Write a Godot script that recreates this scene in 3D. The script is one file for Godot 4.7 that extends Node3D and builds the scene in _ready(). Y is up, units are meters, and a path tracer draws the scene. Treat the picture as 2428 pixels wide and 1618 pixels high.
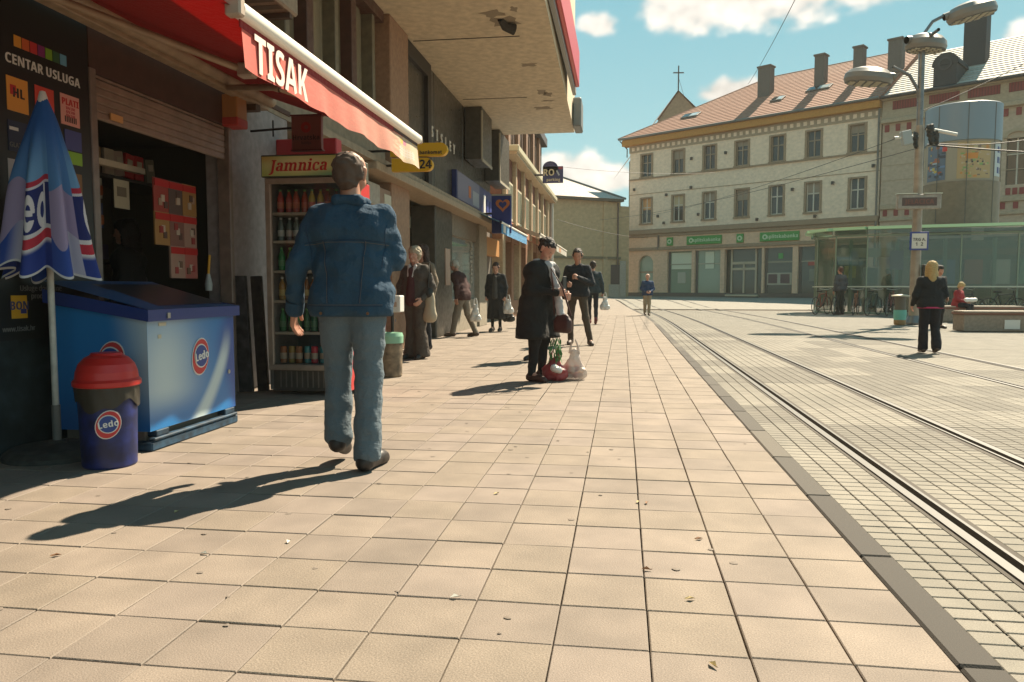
extends Node3D
# A tram street in the sun: news kiosk with red awning on the left, tram tracks and town houses on the right.
# Metres, y up; the street runs along -Z. P(x, y, d) is a point d metres down the street.

var M := {}
var T := {}
var used := {}
var rng := RandomNumberGenerator.new()

func P(x: float, y: float, d: float) -> Vector3:
	return Vector3(x, y, -d)

# ---------------------------------------------------------------- nodes
func numbered(n: String) -> String:
	if not used.has(n):
		used[n] = 0
		return n
	used[n] += 1
	return "%s_%03d" % [n, used[n]]

func thing(called: String, label: String, category: String, at := Vector3.ZERO, turn := 0.0, group := "") -> Node3D:
	var o := Node3D.new()
	o.name = numbered(called)
	add_child(o)
	o.position = at
	o.rotation.y = turn
	o.set_meta("label", label)
	o.set_meta("category", category)
	if group != "":
		o.set_meta("group", group)
	return o

func structure(called: String, label := "") -> Node3D:
	var o := Node3D.new()
	o.name = numbered(called)
	add_child(o)
	o.set_meta("kind", "structure")
	if label != "":
		o.set_meta("label", label)
	return o

func part(parent: Node3D, called: String, mesh: Mesh, mat: Material, at := Vector3.ZERO, basis := Basis()) -> MeshInstance3D:
	var o := MeshInstance3D.new()
	o.name = called
	o.mesh = mesh
	o.material_override = mat
	parent.add_child(o, true)
	o.transform = Transform3D(basis, at)
	return o

func copy_of(o: Node3D, label: String, at: Vector3, turn := 0.0) -> Node3D:
	var c: Node3D = o.duplicate()
	c.name = numbered(str(o.name).rstrip("0123456789").rstrip("_"))
	add_child(c)
	c.position = at
	c.rotation.y = turn
	c.set_meta("label", label)
	return c

# ---------------------------------------------------------------- shapes
func tool_new() -> SurfaceTool:
	var st := SurfaceTool.new()
	st.begin(Mesh.PRIMITIVE_TRIANGLES)
	return st

func quad(st: SurfaceTool, a: Vector3, b: Vector3, c: Vector3, d: Vector3) -> void:
	# a b c d run clockwise seen from the front
	var n := (c - a).cross(b - a)
	if n.length_squared() < 1e-16:
		n = (d - a).cross(c - a)
	n = n.normalized()
	var uv := [Vector2(0, 1), Vector2(0, 0), Vector2(1, 0), Vector2(1, 1)]
	var p := [a, b, c, d]
	for i in [0, 1, 2, 0, 2, 3]:
		st.set_normal(n)
		st.set_uv(uv[i])
		st.add_vertex(p[i])

func tri(st: SurfaceTool, a: Vector3, b: Vector3, c: Vector3) -> void:
	var n := (c - a).cross(b - a).normalized()
	for p in [a, b, c]:
		st.set_normal(n)
		st.set_uv(Vector2(p.x, p.z))
		st.add_vertex(p)

# box between two corners
func bx(st: SurfaceTool, lo: Vector3, hi: Vector3) -> void:
	var a := Vector3(minf(lo.x, hi.x), minf(lo.y, hi.y), minf(lo.z, hi.z))
	var b := Vector3(maxf(lo.x, hi.x), maxf(lo.y, hi.y), maxf(lo.z, hi.z))
	var v := []
	for i in 8:
		v.append(Vector3(b.x if i & 1 else a.x, b.y if i & 2 else a.y, b.z if i & 4 else a.z))
	quad(st, v[4], v[6], v[7], v[5])
	quad(st, v[1], v[3], v[2], v[0])
	quad(st, v[5], v[7], v[3], v[1])
	quad(st, v[0], v[2], v[6], v[4])
	quad(st, v[6], v[2], v[3], v[7])
	quad(st, v[0], v[4], v[5], v[1])

# bevelled box centred on c
func bevel(st: SurfaceTool, c: Vector3, size: Vector3, b: float) -> void:
	var h := size * 0.5
	var f := [[0, 1, 2], [1, 2, 0], [2, 0, 1]]
	for s in [-1.0, 1.0]:
		for k in f:
			var p := []
			for q in [[-1.0, -1.0], [-1.0, 1.0], [1.0, 1.0], [1.0, -1.0]]:
				var v := Vector3()
				v[k[0]] = s * h[k[0]]
				v[k[1]] = q[0] * (h[k[1]] - b)
				v[k[2]] = q[1] * (h[k[2]] - b)
				p.append(c + v)
			if s > 0.0:
				quad(st, p[0], p[1], p[2], p[3])
			else:
				quad(st, p[3], p[2], p[1], p[0])
	for k in f:
		for s in [-1.0, 1.0]:
			for u in [-1.0, 1.0]:
				var e := []
				for w in [-1.0, 1.0]:
					for m in 2:
						var v := Vector3()
						v[k[0]] = w * (h[k[0]] - b)
						v[k[1]] = s * (h[k[1]] - (b if m else 0.0))
						v[k[2]] = u * (h[k[2]] - (0.0 if m else b))
						e.append(c + v)
				if s * u > 0.0:
					quad(st, e[2], e[3], e[1], e[0])
				else:
					quad(st, e[0], e[1], e[3], e[2])
	for sx in [-1.0, 1.0]:
		for sy in [-1.0, 1.0]:
			for sz in [-1.0, 1.0]:
				var s := Vector3(sx, sy, sz)
				var a := c + s * (h - Vector3(0, b, b))
				var bb := c + s * (h - Vector3(b, 0, b))
				var d := c + s * (h - Vector3(b, b, 0))
				if sx * sy * sz > 0.0:
					tri(st, a, d, bb)
				else:
					tri(st, a, bb, d)

func box_mesh(size: Vector3, b := 0.0) -> ArrayMesh:
	var st := tool_new()
	if b > 0.0:
		bevel(st, Vector3.ZERO, size, b)
	else:
		bx(st, -size * 0.5, size * 0.5)
	return st.commit()

# span box as part: corners in x,y,d
func slab(parent: Node3D, called: String, mat: Material, x0: float, x1: float, y0: float, y1: float, d0: float, d1: float, b := 0.0) -> MeshInstance3D:
	var st := tool_new()
	var c := Vector3((x0 + x1) * 0.5, (y0 + y1) * 0.5, -(d0 + d1) * 0.5)
	var s := Vector3(absf(x1 - x0), absf(y1 - y0), absf(d1 - d0))
	if b > 0.0:
		bevel(st, Vector3.ZERO, s, b)
	else:
		bx(st, -s * 0.5, s * 0.5)
	return part(parent, called, st.commit(), mat, c)

func tube(st: SurfaceTool, pts: Array, r, seg := 8, caps := true) -> void:
	var rings := []
	var up := Vector3.UP
	for i in pts.size():
		var t: Vector3 = (pts[mini(i + 1, pts.size() - 1)] - pts[maxi(i - 1, 0)]).normalized()
		var u: Vector3 = up if absf(t.dot(up)) < 0.95 else Vector3.RIGHT
		var s := t.cross(u).normalized()
		u = s.cross(t)
		var rr: float = r[i] if r is Array else r
		var ring := []
		for k in seg:
			var a := TAU * k / seg
			ring.append([pts[i] + (s * cos(a) + u * sin(a)) * rr, s * cos(a) + u * sin(a)])
		rings.append(ring)
	for i in pts.size() - 1:
		for k in seg:
			var q := [rings[i][k], rings[i + 1][k], rings[i + 1][(k + 1) % seg], rings[i][(k + 1) % seg]]
			for m in [0, 2, 1, 0, 3, 2]:
				st.set_normal(q[m][1])
				st.set_uv(Vector2(float(k) / seg, float(i)))
				st.add_vertex(q[m][0])
	if caps:
		for e in [0, pts.size() - 1]:
			var n: Vector3 = (pts[0] - pts[1]).normalized() if e == 0 else (pts[-1] - pts[-2]).normalized()
			for k in range(1, seg - 1):
				var o := [rings[e][0][0], rings[e][k][0], rings[e][k + 1][0]]
				if e != 0:
					o.reverse()
				for p in o:
					st.set_normal(n)
					st.set_uv(Vector2.ZERO)
					st.add_vertex(p)

func tube_mesh(pts: Array, r, seg := 8) -> ArrayMesh:
	var st := tool_new()
	tube(st, pts, r, seg)
	return st.commit()

# profile: array of Vector2(radius, y)
func lathe(profile: Array, seg := 24, squash := 1.0) -> ArrayMesh:
	var st := tool_new()
	st.set_smooth_group(0)
	for i in profile.size() - 1:
		var a: Vector2 = profile[i]
		var b: Vector2 = profile[i + 1]
		var nn := Vector2(b.y - a.y, a.x - b.x).normalized()
		for k in seg:
			var t0 := TAU * k / seg
			var t1 := TAU * (k + 1) / seg
			var q := []
			for w in [[a, t0], [b, t0], [b, t1], [a, t1]]:
				var v: Vector2 = w[0]
				q.append([Vector3(v.x * cos(w[1]), v.y, v.x * sin(w[1]) * squash), Vector3(nn.x * cos(w[1]), nn.y, nn.x * sin(w[1]))])
			for m in [0, 2, 1, 0, 3, 2]:
				st.set_normal(q[m][1])
				st.set_uv(Vector2((k + (1.0 if m >= 2 else 0.0)) / seg, float(i) / profile.size()))
				st.add_vertex(q[m][0])
	return st.commit()

# polygon (Vector2) in the XY plane, extruded from z=0 to z=-depth
func extrude(poly: PackedVector2Array, depth: float) -> ArrayMesh:
	var st := tool_new()
	var idx := Geometry2D.triangulate_polygon(poly)
	for i in range(0, idx.size(), 3):
		var a := poly[idx[i]]
		var b := poly[idx[i + 1]]
		var c := poly[idx[i + 2]]
		if (b - a).cross(c - a) > 0.0:
			var t := b
			b = c
			c = t
		for z in [0.0, -depth]:
			var o := [a, b, c] if z == 0.0 else [a, c, b]
			for p in o:
				st.set_normal(Vector3(0, 0, 1 if z == 0.0 else -1))
				st.set_uv(p)
				st.add_vertex(Vector3(p.x, p.y, z))
	var area := 0.0
	for i in poly.size():
		area += poly[i].cross(poly[(i + 1) % poly.size()])
	for i in poly.size():
		var a := poly[i]
		var b := poly[(i + 1) % poly.size()]
		if area < 0.0:
			var t := a
			a = b
			b = t
		quad(st, Vector3(a.x, a.y, -depth), Vector3(a.x, a.y, 0), Vector3(b.x, b.y, 0), Vector3(b.x, b.y, -depth))
	return st.commit()

func disc_poly(rx: float, ry: float, n := 24) -> PackedVector2Array:
	var p := PackedVector2Array()
	for i in n:
		p.append(Vector2(rx * cos(TAU * i / n), ry * sin(TAU * i / n)))
	return p

func text_mesh(txt: String, height: float, depth := 0.004, bold := true, serif := false, italic := false) -> TextMesh:
	var key := "%s%s%s" % [bold, serif, italic]
	if not T.has("font" + key):
		var f := SystemFont.new()
		f.font_names = PackedStringArray(["Droid Serif" if serif else "Droid Sans"])
		f.font_weight = 700 if bold else 400
		f.font_italic = italic
		T["font" + key] = f
	var m := TextMesh.new()
	m.font = T["font" + key]
	m.text = txt
	m.font_size = 48
	m.pixel_size = height / 36.0
	m.depth = depth
	m.curve_step = 2.0
	return m

# ---------------------------------------------------------------- materials
func noise_tex(key: String, size: int, freq: float, lo: float, hi: float, normal := 0.0, octaves := 4, kind := FastNoiseLite.TYPE_SIMPLEX_SMOOTH) -> NoiseTexture2D:
	if T.has(key):
		return T[key]
	var n := FastNoiseLite.new()
	n.noise_type = kind
	n.seed = key.hash() % 10000
	n.frequency = freq
	n.fractal_octaves = octaves
	var t := NoiseTexture2D.new()
	t.width = size
	t.height = size
	t.seamless = true
	t.noise = n
	if normal > 0.0:
		t.as_normal_map = true
		t.bump_strength = normal
	else:
		var g := Gradient.new()
		g.set_color(0, Color(lo, lo, lo))
		g.set_color(1, Color(hi, hi, hi))
		t.color_ramp = g
	T[key] = t
	return t

func lin(r: float, g: float, b: float, a := 1.0) -> Color:
	var c := Color(r, g, b).linear_to_srgb()
	c.a = a
	return c

# kind: texture set laid over the colour
func mat(key: String, c: Color = Color.WHITE, rough := 0.8, kind := "", scale := 1.0, metal := 0.0) -> StandardMaterial3D:
	if M.has(key):
		return M[key]
	var m := StandardMaterial3D.new()
	m.resource_name = key
	m.albedo_color = c
	m.roughness = rough
	m.metallic = metal
	if kind != "":
		m.uv1_triplanar = true
		m.uv1_world_triplanar = true
		m.uv1_scale = Vector3.ONE * scale
		match kind:
			"stone":
				m.albedo_texture = noise_tex("stone", 512, 0.16, 0.74, 1.0, 0.0, 5)
				m.normal_enabled = true
				m.normal_texture = noise_tex("stone_n", 512, 0.12, 0, 1, 3.0)
				m.normal_scale = 0.35
			"plaster":
				m.albedo_texture = noise_tex("plaster", 512, 0.018, 0.84, 1.0, 0.0, 6)
				m.normal_enabled = true
				m.normal_texture = noise_tex("plaster_n", 512, 0.08, 0, 1, 2.0)
				m.normal_scale = 0.09
			"grime":
				m.albedo_texture = noise_tex("grime", 512, 0.008, 0.45, 1.0, 0.0, 6)
			"cloth":
				m.albedo_texture = noise_tex("cloth", 256, 0.25, 0.7, 1.0, 0.0, 2)
				m.normal_enabled = true
				m.normal_texture = noise_tex("cloth_n", 512, 0.011, 0, 1, 14.0, 5)
				m.normal_scale = 1.0
			"metal":
				m.albedo_texture = noise_tex("metal", 256, 0.02, 0.8, 1.0, 0.0, 4)
				m.roughness_texture = noise_tex("metal_r", 256, 0.03, 0.6, 1.0, 0.0, 4)
			"roof":
				m.albedo_texture = noise_tex("roof", 512, 0.03, 0.6, 1.0, 0.0, 5)
	M[key] = m
	return m

func glass(key: String, c: Color, alpha: float) -> StandardMaterial3D:
	if M.has(key):
		return M[key]
	var m := StandardMaterial3D.new()
	m.resource_name = key
	m.transparency = BaseMaterial3D.TRANSPARENCY_ALPHA
	m.albedo_color = Color(c.r, c.g, c.b, alpha)
	m.roughness = 0.04
	m.metallic_specular = 0.5
	M[key] = m
	return m

func print_mat(key: String, im: Image, rough := 0.6) -> StandardMaterial3D:
	var m := StandardMaterial3D.new()
	m.resource_name = key
	m.albedo_texture = ImageTexture.create_from_image(im)
	m.roughness = rough
	M[key] = m
	return m

# ---------------------------------------------------------------- people: distance fields meshed as surface nets
# bone: [a, b, radius_a, radius_b, (flatness in z)]
func field_mesh(bones: Array, cell: float, k: float, fold := 0.0, clip_low := -9.0, clip_x := 9.0, fold_freq := 5.0) -> ArrayMesh:
	var lo := Vector3.INF
	var hi := -Vector3.INF
	for b in bones:
		var r: float = maxf(b[2], b[3])
		for e in 2:
			lo = lo.min(b[e] - Vector3.ONE * r)
			hi = hi.max(b[e] + Vector3.ONE * r)
	lo -= Vector3.ONE * (3.0 * cell + fold)
	hi += Vector3.ONE * (3.0 * cell + fold)
	var nx := int((hi.x - lo.x) / cell) + 2
	var ny := int((hi.y - lo.y) / cell) + 2
	var nz := int((hi.z - lo.z) / cell) + 2
	var f := PackedFloat32Array()
	f.resize(nx * ny * nz)
	f.fill(1.0)
	for bn in bones:
		var a: Vector3 = bn[0]
		var ba: Vector3 = bn[1] - a
		var bb := maxf(ba.length_squared(), 1e-9)
		var ra: float = bn[2]
		var dr: float = bn[3] - ra
		var fl: float = bn[4] if bn.size() > 4 else 1.0
		var rm := maxf(bn[2], bn[3]) + k + 3.0 * cell + fold
		var l: Vector3 = (a.min(bn[1]) - Vector3.ONE * rm - lo) / cell
		var h: Vector3 = (a.max(bn[1]) + Vector3.ONE * rm - lo) / cell
		var x1 := mini(int(h.x) + 1, nx)
		var y1 := mini(int(h.y) + 1, ny)
		var z1 := mini(int(h.z) + 1, nz)
		for z in range(maxi(int(l.z), 0), z1):
			for y in range(maxi(int(l.y), 0), y1):
				var base := (z * ny + y) * nx
				var py := lo.y + y * cell - a.y
				var pz := (lo.z + z * cell - a.z) / fl
				for x in range(maxi(int(l.x), 0), x1):
					var p := Vector3(lo.x + x * cell - a.x, py, pz)
					var t := clampf(p.dot(ba) / bb, 0.0, 1.0)
					var d := (p - ba * t).length() - ra - dr * t
					var o := f[base + x]
					var m := k - absf(o - d)
					f[base + x] = minf(o, d) - (m * m / (4.0 * k) if m > 0.0 else 0.0)
	if fold > 0.0 or clip_low > -8.0:
		var nz_ := FastNoiseLite.new()
		nz_.seed = 7
		nz_.frequency = fold_freq
		nz_.fractal_octaves = 3
		for z in nz:
			for y in ny:
				var base := (z * ny + y) * nx
				var py := lo.y + y * cell
				for x in nx:
					var v := f[base + x]
					if absf(v) < 0.08 + 4.0 * cell:
						var px := lo.x + x * cell
						if fold > 0.0:
							v += fold * nz_.get_noise_3d(px * 0.8, py * 1.3, (lo.z + z * cell) * 0.8)
						if absf(px) < clip_x:
							v = maxf(v, clip_low - py)
						f[base + x] = v
					elif v < 0.0 and clip_low - py > 0.0 and absf(lo.x + x * cell) < clip_x:
						f[base + x] = clip_low - py
	var ids := PackedInt32Array()
	ids.resize(nx * ny * nz)
	ids.fill(-1)
	var verts := PackedVector3Array()
	var sy := nx
	var sz := nx * ny
	var off := [0, 1, sy, sy + 1, sz, sz + 1, sz + sy, sz + sy + 1]
	var lim := 5.0 * cell
	for z in nz - 1:
		for y in ny - 1:
			var row := (z * ny + y) * nx
			for x in nx - 1:
				var i := row + x
				var v0 := f[i]
				if v0 > lim or v0 < -lim:
					continue
				var c := [v0, f[i + 1], f[i + sy], f[i + sy + 1], f[i + sz], f[i + sz + 1], f[i + sz + sy], f[i + sz + sy + 1]]
				var neg := 0
				for q in 8:
					if c[q] < 0.0:
						neg += 1
				if neg == 0 or neg == 8:
					continue
				var s := Vector3.ZERO
				var n := 0
				for e in [[0, 1, 0], [2, 3, 0], [4, 5, 0], [6, 7, 0], [0, 2, 1], [1, 3, 1], [4, 6, 1], [5, 7, 1], [0, 4, 2], [1, 5, 2], [2, 6, 2], [3, 7, 2]]:
					var u: float = c[e[0]]
					var w: float = c[e[1]]
					if (u < 0.0) != (w < 0.0):
						var o: int = e[0]
						var p := Vector3(o & 1, (o >> 1) & 1, o >> 2)
						p[e[2]] += u / (u - w)
						s += p
						n += 1
				ids[i] = verts.size()
				verts.append(lo + (Vector3(x, y, z) + s / n) * cell)
	var index := PackedInt32Array()
	var axes := [[1, sy, sz], [sy, sz, 1], [sz, 1, sy]]
	for z in range(1, nz - 1):
		for y in range(1, ny - 1):
			var row := (z * ny + y) * nx
			for x in range(1, nx - 1):
				var i := row + x
				if ids[i] < 0:
					continue
				var a := f[i] < 0.0
				for ax in axes:
					var b: bool = f[i + ax[0]] < 0.0
					if a == b:
						continue
					var p0 := ids[i]
					var p1 := ids[i - ax[1]]
					var p2 := ids[i - ax[1] - ax[2]]
					var p3 := ids[i - ax[2]]
					if p1 < 0 or p2 < 0 or p3 < 0:
						continue
					if a:
						index.append_array(PackedInt32Array([p0, p2, p1, p0, p3, p2]))
					else:
						index.append_array(PackedInt32Array([p0, p1, p2, p0, p2, p3]))
	var norms := PackedVector3Array()
	norms.resize(verts.size())
	for q in range(0, index.size(), 3):
		var n := (verts[index[q + 2]] - verts[index[q]]).cross(verts[index[q + 1]] - verts[index[q]])
		for w in 3:
			norms[index[q + w]] += n
	for q in norms.size():
		norms[q] = norms[q].normalized()
	var arr := []
	arr.resize(Mesh.ARRAY_MAX)
	arr[Mesh.ARRAY_VERTEX] = verts
	arr[Mesh.ARRAY_NORMAL] = norms
	arr[Mesh.ARRAY_INDEX] = index
	var mesh := ArrayMesh.new()
	if verts.size() > 0:
		mesh.add_surface_from_arrays(Mesh.PRIMITIVE_TRIANGLES, arr)
	return mesh

var head_mesh: ArrayMesh
var hand_mesh := {}

func make_canon() -> void:
	var h := []
	h.append([Vector3(0, .045, .022), Vector3(0, .05, -.02), .080, .072])
	h.append([Vector3(0, .02, .02), Vector3(0, .01, -.035), .068, .060])
	h.append([Vector3(0, -.02, -.03), Vector3(0, -.078, -.058), .052, .030])
	h.append([Vector3(-.03, -.03, -.045), Vector3(.03, -.03, -.045), .036, .036])
	h.append([Vector3(-.028, .028, -.078), Vector3(.028, .028, -.078), .013, .013])
	h.append([Vector3(0, .016, -.088), Vector3(0, -.024, -.106), .008, .013])
	h.append([Vector3(-.017, -.053, -.087), Vector3(.017, -.053, -.087), .008, .008])
	h.append([Vector3(0, -.085, -.072), Vector3(0, -.085, -.07), .018, .018])
	for s in [-1.0, 1.0]:
		h.append([Vector3(s * .083, .028, .016), Vector3(s * .077, -.020, .006), .016, .010])
	head_mesh = field_mesh(h, 0.006, 0.018)
	for grip in [0, 1]:
		for side in [-1.0, 1.0]:
			var b := []
			for i in 4:
				var x := -.030 + .020 * i
				b.append([Vector3(x * .7, -.012, 0), Vector3(x, -.085, 0), .015, .013])
				var ln: float = [.066, .080, .086, .076][i] if side > 0 else [.066, .080, .086, .076][i]
				var c := (0.5 if grip == 0 else 1.5)
				var p := Vector3(x * 1.05, -.088, 0)
				var ang := c * 0.35
				var r := .0100
				for sgm in 3:
					ang += c * 0.5
					var q: Vector3 = p + Vector3(0, -cos(ang), -sin(ang)) * ln * [.45, .32, .26][sgm]
					b.append([p, q, r, r * .92])
					p = q
					r *= .92
			var tp := Vector3(.030, -.03, -.006)
			var tq := Vector3(.054, -.060, -.020)
			b.append([Vector3(.012, -.02, 0), tp, .016, .015])
			b.append([tp, tq, .014, .012])
			b.append([tq, tq + Vector3(.006 if grip == 0 else -.012, -.030, -.010), .012, .010])
			if side < 0.0:
				for q in b:
					q[0].x = -q[0].x
					q[1].x = -q[1].x
			hand_mesh["%d%d" % [grip, int(side)]] = field_mesh(b, 0.005, 0.006)

func skin_mat(key: String, c: Color) -> StandardMaterial3D:
	var m := mat("skin_" + key, c, 0.55)
	m.subsurf_scatter_enabled = true
	m.subsurf_scatter_strength = 0.08
	return m

func aim(dir: Vector3, palm: Vector3) -> Basis:
	# -Y along dir, -Z (palm side) towards palm
	var y := -dir.normalized()
	var z := -palm
	z = (z - y * z.dot(y)).normalized()
	return Basis(y.cross(z), y, z)

# faces -Z; turn 0 = back to the camera
func person(s: Dictionary) -> Node3D:
	var q: float = s.h / 1.75
	var g: float = s.get("girth", 1.0)
	var cell: float = s.get("cell", 0.024)
	var o := thing("person", s.label, "person", s.at, s.get("turn", 0.0), s.get("group", ""))
	var J := {
		"pel": Vector3(0, .95, 0), "che": Vector3(0, 1.27, 0), "nek": Vector3(0, 1.45, .01), "hed": Vector3(0, 1.615, -.02),
		"sl": Vector3(-.185, 1.40, .0), "el": Vector3(-.245, 1.13, .03), "wl": Vector3(-.25, .89, -.04),
		"sr": Vector3(.185, 1.40, .0), "er": Vector3(.245, 1.13, .03), "wr": Vector3(.25, .89, -.04),
		"hl": Vector3(-.09, .92, 0), "kl": Vector3(-.10, .50, -.02), "al": Vector3(-.10, .085, .02), "tl": Vector3(-.115, .035, -.15),
		"hr": Vector3(.09, .92, 0), "kr": Vector3(.10, .50, -.02), "ar": Vector3(.10, .085, .02), "tr": Vector3(.115, .035, -.15),
	}
	var jo: Dictionary = s.get("j", {})
	for k in jo:
		J[k] = jo[k]
	var lean: float = s.get("lean", 0.0)
	if lean != 0.0:
		var pv: Vector3 = J.pel
		for k in ["che", "nek", "hed", "sl", "sr", "el", "er", "wl", "wr"]:
			J[k] = pv + Basis(Vector3.RIGHT, -lean) * (J[k] - pv)
	for k in J:
		J[k] = J[k] * q
	var up: Vector3 = (J.nek - J.pel).normalized()
	var rt: Vector3 = (J.sr - J.sl).normalized()
	# body: one continuous skin under the clothes
	var b := []
	b.append([J.nek - up * .05 * q, J.hed - up * .03 * q, .056 * q, .052 * q])
	b.append([J.sl - up * .035, J.sr - up * .035, .045 * q, .045 * q])
	b.append([J.nek - up * .22, J.pel, .085 * q, .085 * q])
	for e in ["l", "r"]:
		b.append([J["s" + e] - up * .03, J["e" + e], .040 * q, .038 * q])
		b.append([J["e" + e], J["w" + e], .038 * q, .029 * q])
		b.append([J["h" + e], J["k" + e], .066 * q, .050 * q])
		b.append([J["k" + e], J["a" + e], .046 * q, .036 * q])
		b.append([J["a" + e], J["t" + e], .034 * q, .024 * q])
	var st := tool_new()
	st.append_from(field_mesh(b, maxf(cell, 0.02), 0.03), 0, Transform3D())
	var hb := Basis(Vector3.UP, s.get("look", 0.0)) * Basis(Vector3.RIGHT, -s.get("nod", 0.0) - lean * 0.6)
	st.append_from(head_mesh, 0, Transform3D(hb.scaled(Vector3.ONE * q * 1.04), J.hed))
	for e in ["l", "r"]:
		var sd := -1 if e == "l" else 1
		var grip := 1 if s.get("grip_" + e, false) else 0
		var dir: Vector3 = (J["w" + e] - J["e" + e]).normalized()
		if s.has("dir_" + e):
			dir = s["dir_" + e].normalized()
		var palm: Vector3 = s.get("palm_" + e, -rt * sd)
		# thumb side forward: hand modelled with thumb on +x for side +1
		st.append_from(hand_mesh["%d%d" % [grip, sd]], 0, Transform3D(aim(dir, palm).scaled(Vector3.ONE * q), J["w" + e]))
	part(o, "body", st.commit(), s.skin)
	var ey := tool_new()
	for sx in [-1.0, 1.0]:
		tube(ey, [Vector3(sx * .022, .016, -.0885), Vector3(sx * .042, .016, -.081)], .0055, 6)
		tube(ey, [Vector3(sx * .016, .034, -.094), Vector3(sx * .046, .036, -.084)], .004, 6)
	part(o, "eyes", ey.commit(), mat("eye_dark", lin(.03, .02, .015), .4), J.hed, hb.scaled(Vector3.ONE * q * 1.04))
	# top
	var hem: float = s.get("hem", .86) * q
	var w: float = .088 * g * q
	var fwd: Vector3 = rt.cross(up) * -1.0
	var tp := []
	for e in [[J.sl, 1.0], [J.sr, -1.0]]:
		tp.append([J.nek - up * .055 * q, e[0] + rt * e[1] * .02 * q - up * .005, .062 * q, .064 * q])
	tp.append([J.che - rt * w + up * .05, J.che + rt * w + up * .05, .118 * g * q, .118 * g * q])
	var mid: Vector3 = J.che.lerp(J.pel, .5)
	tp.append([mid - rt * w, mid + rt * w, .116 * g * q, .116 * g * q])
	tp.append([J.pel - rt * w, J.pel + rt * w, .122 * g * q, .122 * g * q])
	tp.append([J.che, J.pel, .125 * g * q, .13 * g * q])
	if s.get("belly", 0.0) > 0.0:
		tp.append([mid - up * .06 + fwd * .05, mid - up * .06 + fwd * .06, .13 * g * q, .13 * g * q])
	if hem < J.pel.y - .02:
		var fl: float = s.get("flare", 0.0)
		for sx in [-1.0, 1.0]:
			tp.append([J.pel + Vector3(sx * w, 0, 0), Vector3(J.pel.x + sx * (w + .03 * fl), hem - .08, J.pel.z), .122 * g * q, (.122 + .05 * fl) * g * q])
	tp.append([J.nek - rt * .045 * q, J.nek + rt * .045 * q, .048 * q, .048 * q])
	for e in ["l", "r"]:
		tp.append([J["s" + e], J["e" + e], .066 * q, .060 * q])
		var wv: Vector3 = J["w" + e]
		if not s.get("short_sleeve", false):
			tp.append([J["e" + e], wv, .059 * q, .047 * q])
	var tm := part(o, s.get("top_name", "jacket"), field_mesh(tp, cell, .035, s.get("fold", .012), hem, s.get("clip_x", .20 * g * q + .03 if s.get("hem", .86) > .7 else 9.0), s.get("fold_freq", 5.0)), s.top)
	s["_top"] = tm
	# trousers or skirt
	var bt := []
	var lw: float = s.get("leg_w", 1.0) * q
	bt.append([J.pel - rt * .07 * g * q - up * .0, J.pel + rt * .07 * g * q, .108 * g * q, .108 * g * q])
	if s.has("skirt"):
		for sx in [-1.0, 1.0]:
			bt.append([J.pel + Vector3(sx * .05, 0, 0), Vector3(J.pel.x + sx * .09, s.skirt * q - .08, J.pel.z), .12 * g * q, .15 * g * q])
		part(o, "skirt", field_mesh(bt, cell, .03, .015, s.skirt * q), s.bottom)
		bt = []
		for e in ["l", "r"]:
			bt.append([J["k" + e], J["a" + e], .052 * q, .040 * q])
		part(o, "stockings", field_mesh(bt, cell, .02), s.get("sock", s.bottom))
	else:
		for e in ["l", "r"]:
			bt.append([J["h" + e], J["k" + e], .094 * lw * g, .074 * lw])
			bt.append([J["k" + e], J["a" + e], .074 * lw, s.get("cuff", .062) * lw])
		part(o, "trousers", field_mesh(bt, cell, .028, s.get("leg_fold", s.get("fold", .012) * .9), s.get("cuff_y", .05) * q if not s.has("seated") else -9.0, 9.0, s.get("fold_freq", 5.0)), s.bottom)
	for e in ["l", "r"]:
		var a: Vector3 = J["a" + e]
		var t: Vector3 = J["t" + e]
		var back: Vector3 = (a - t)
		back.y = 0
		back = back.normalized()
		var fdir := (t - a).normalized()
		var sb := [[a + Vector3(0, .02, 0), a - Vector3(0, .035, 0) * q + back * .03, .046 * q, .046 * q], [a - Vector3(0, .035, 0) * q + back * .035, t, .046 * q, .040 * q], [t - fdir * .05, t + fdir * .03, .044 * q, .034 * q]]
		part(o, "shoe", field_mesh(sb, minf(cell, .016), .02), s.shoe)
	# hair
	var hr := []
	var hs: String = s.get("hair", "short")
	if hs == "short":
		hr.append([Vector3(0, .058, .026), Vector3(0, .066, -.016), .083, .070])
		hr.append([Vector3(0, .02, .035), Vector3(0, -.02, .045), .078, .057])
		for sx in [-1.0, 1.0]:
			hr.append([Vector3(sx * .058, .045, -.028), Vector3(sx * .062, .015, .012), .026, .030])
	elif hs == "bald":
		hr.append([Vector3(0, .040, .034), Vector3(0, -.025, .042), .083, .060])
		for sx in [-1.0, 1.0]:
			hr.append([Vector3(sx * .062, .02, .0), Vector3(sx * .06, .0, .03), .028, .03])
	elif hs == "full":
		hr.append([Vector3(0, .065, .022), Vector3(0, .072, -.032), .094, .074])
		hr.append([Vector3(0, .02, .035), Vector3(0, -.03, .045), .088, .062])
		for sx in [-1.0, 1.0]:
			hr.append([Vector3(sx * .06, .04, -.01), Vector3(sx * .066, -.01, .02), .034, .034])
	elif hs == "long":
		hr.append([Vector3(0, .06, .025), Vector3(0, .070, -.028), .097, .076])
		hr.append([Vector3(0, .0, .05), Vector3(0, -.20, .075), .09, .075])
		for sx in [-1.0, 1.0]:
			hr.append([Vector3(sx * .07, .03, .0), Vector3(sx * .075, -.17, .03), .036, .045])
	elif hs == "bun":
		hr.append([Vector3(0, .058, .028), Vector3(0, .066, -.014), .088, .070])
		hr.append([Vector3(0, .02, .035), Vector3(0, -.02, .045), .082, .058])
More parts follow.
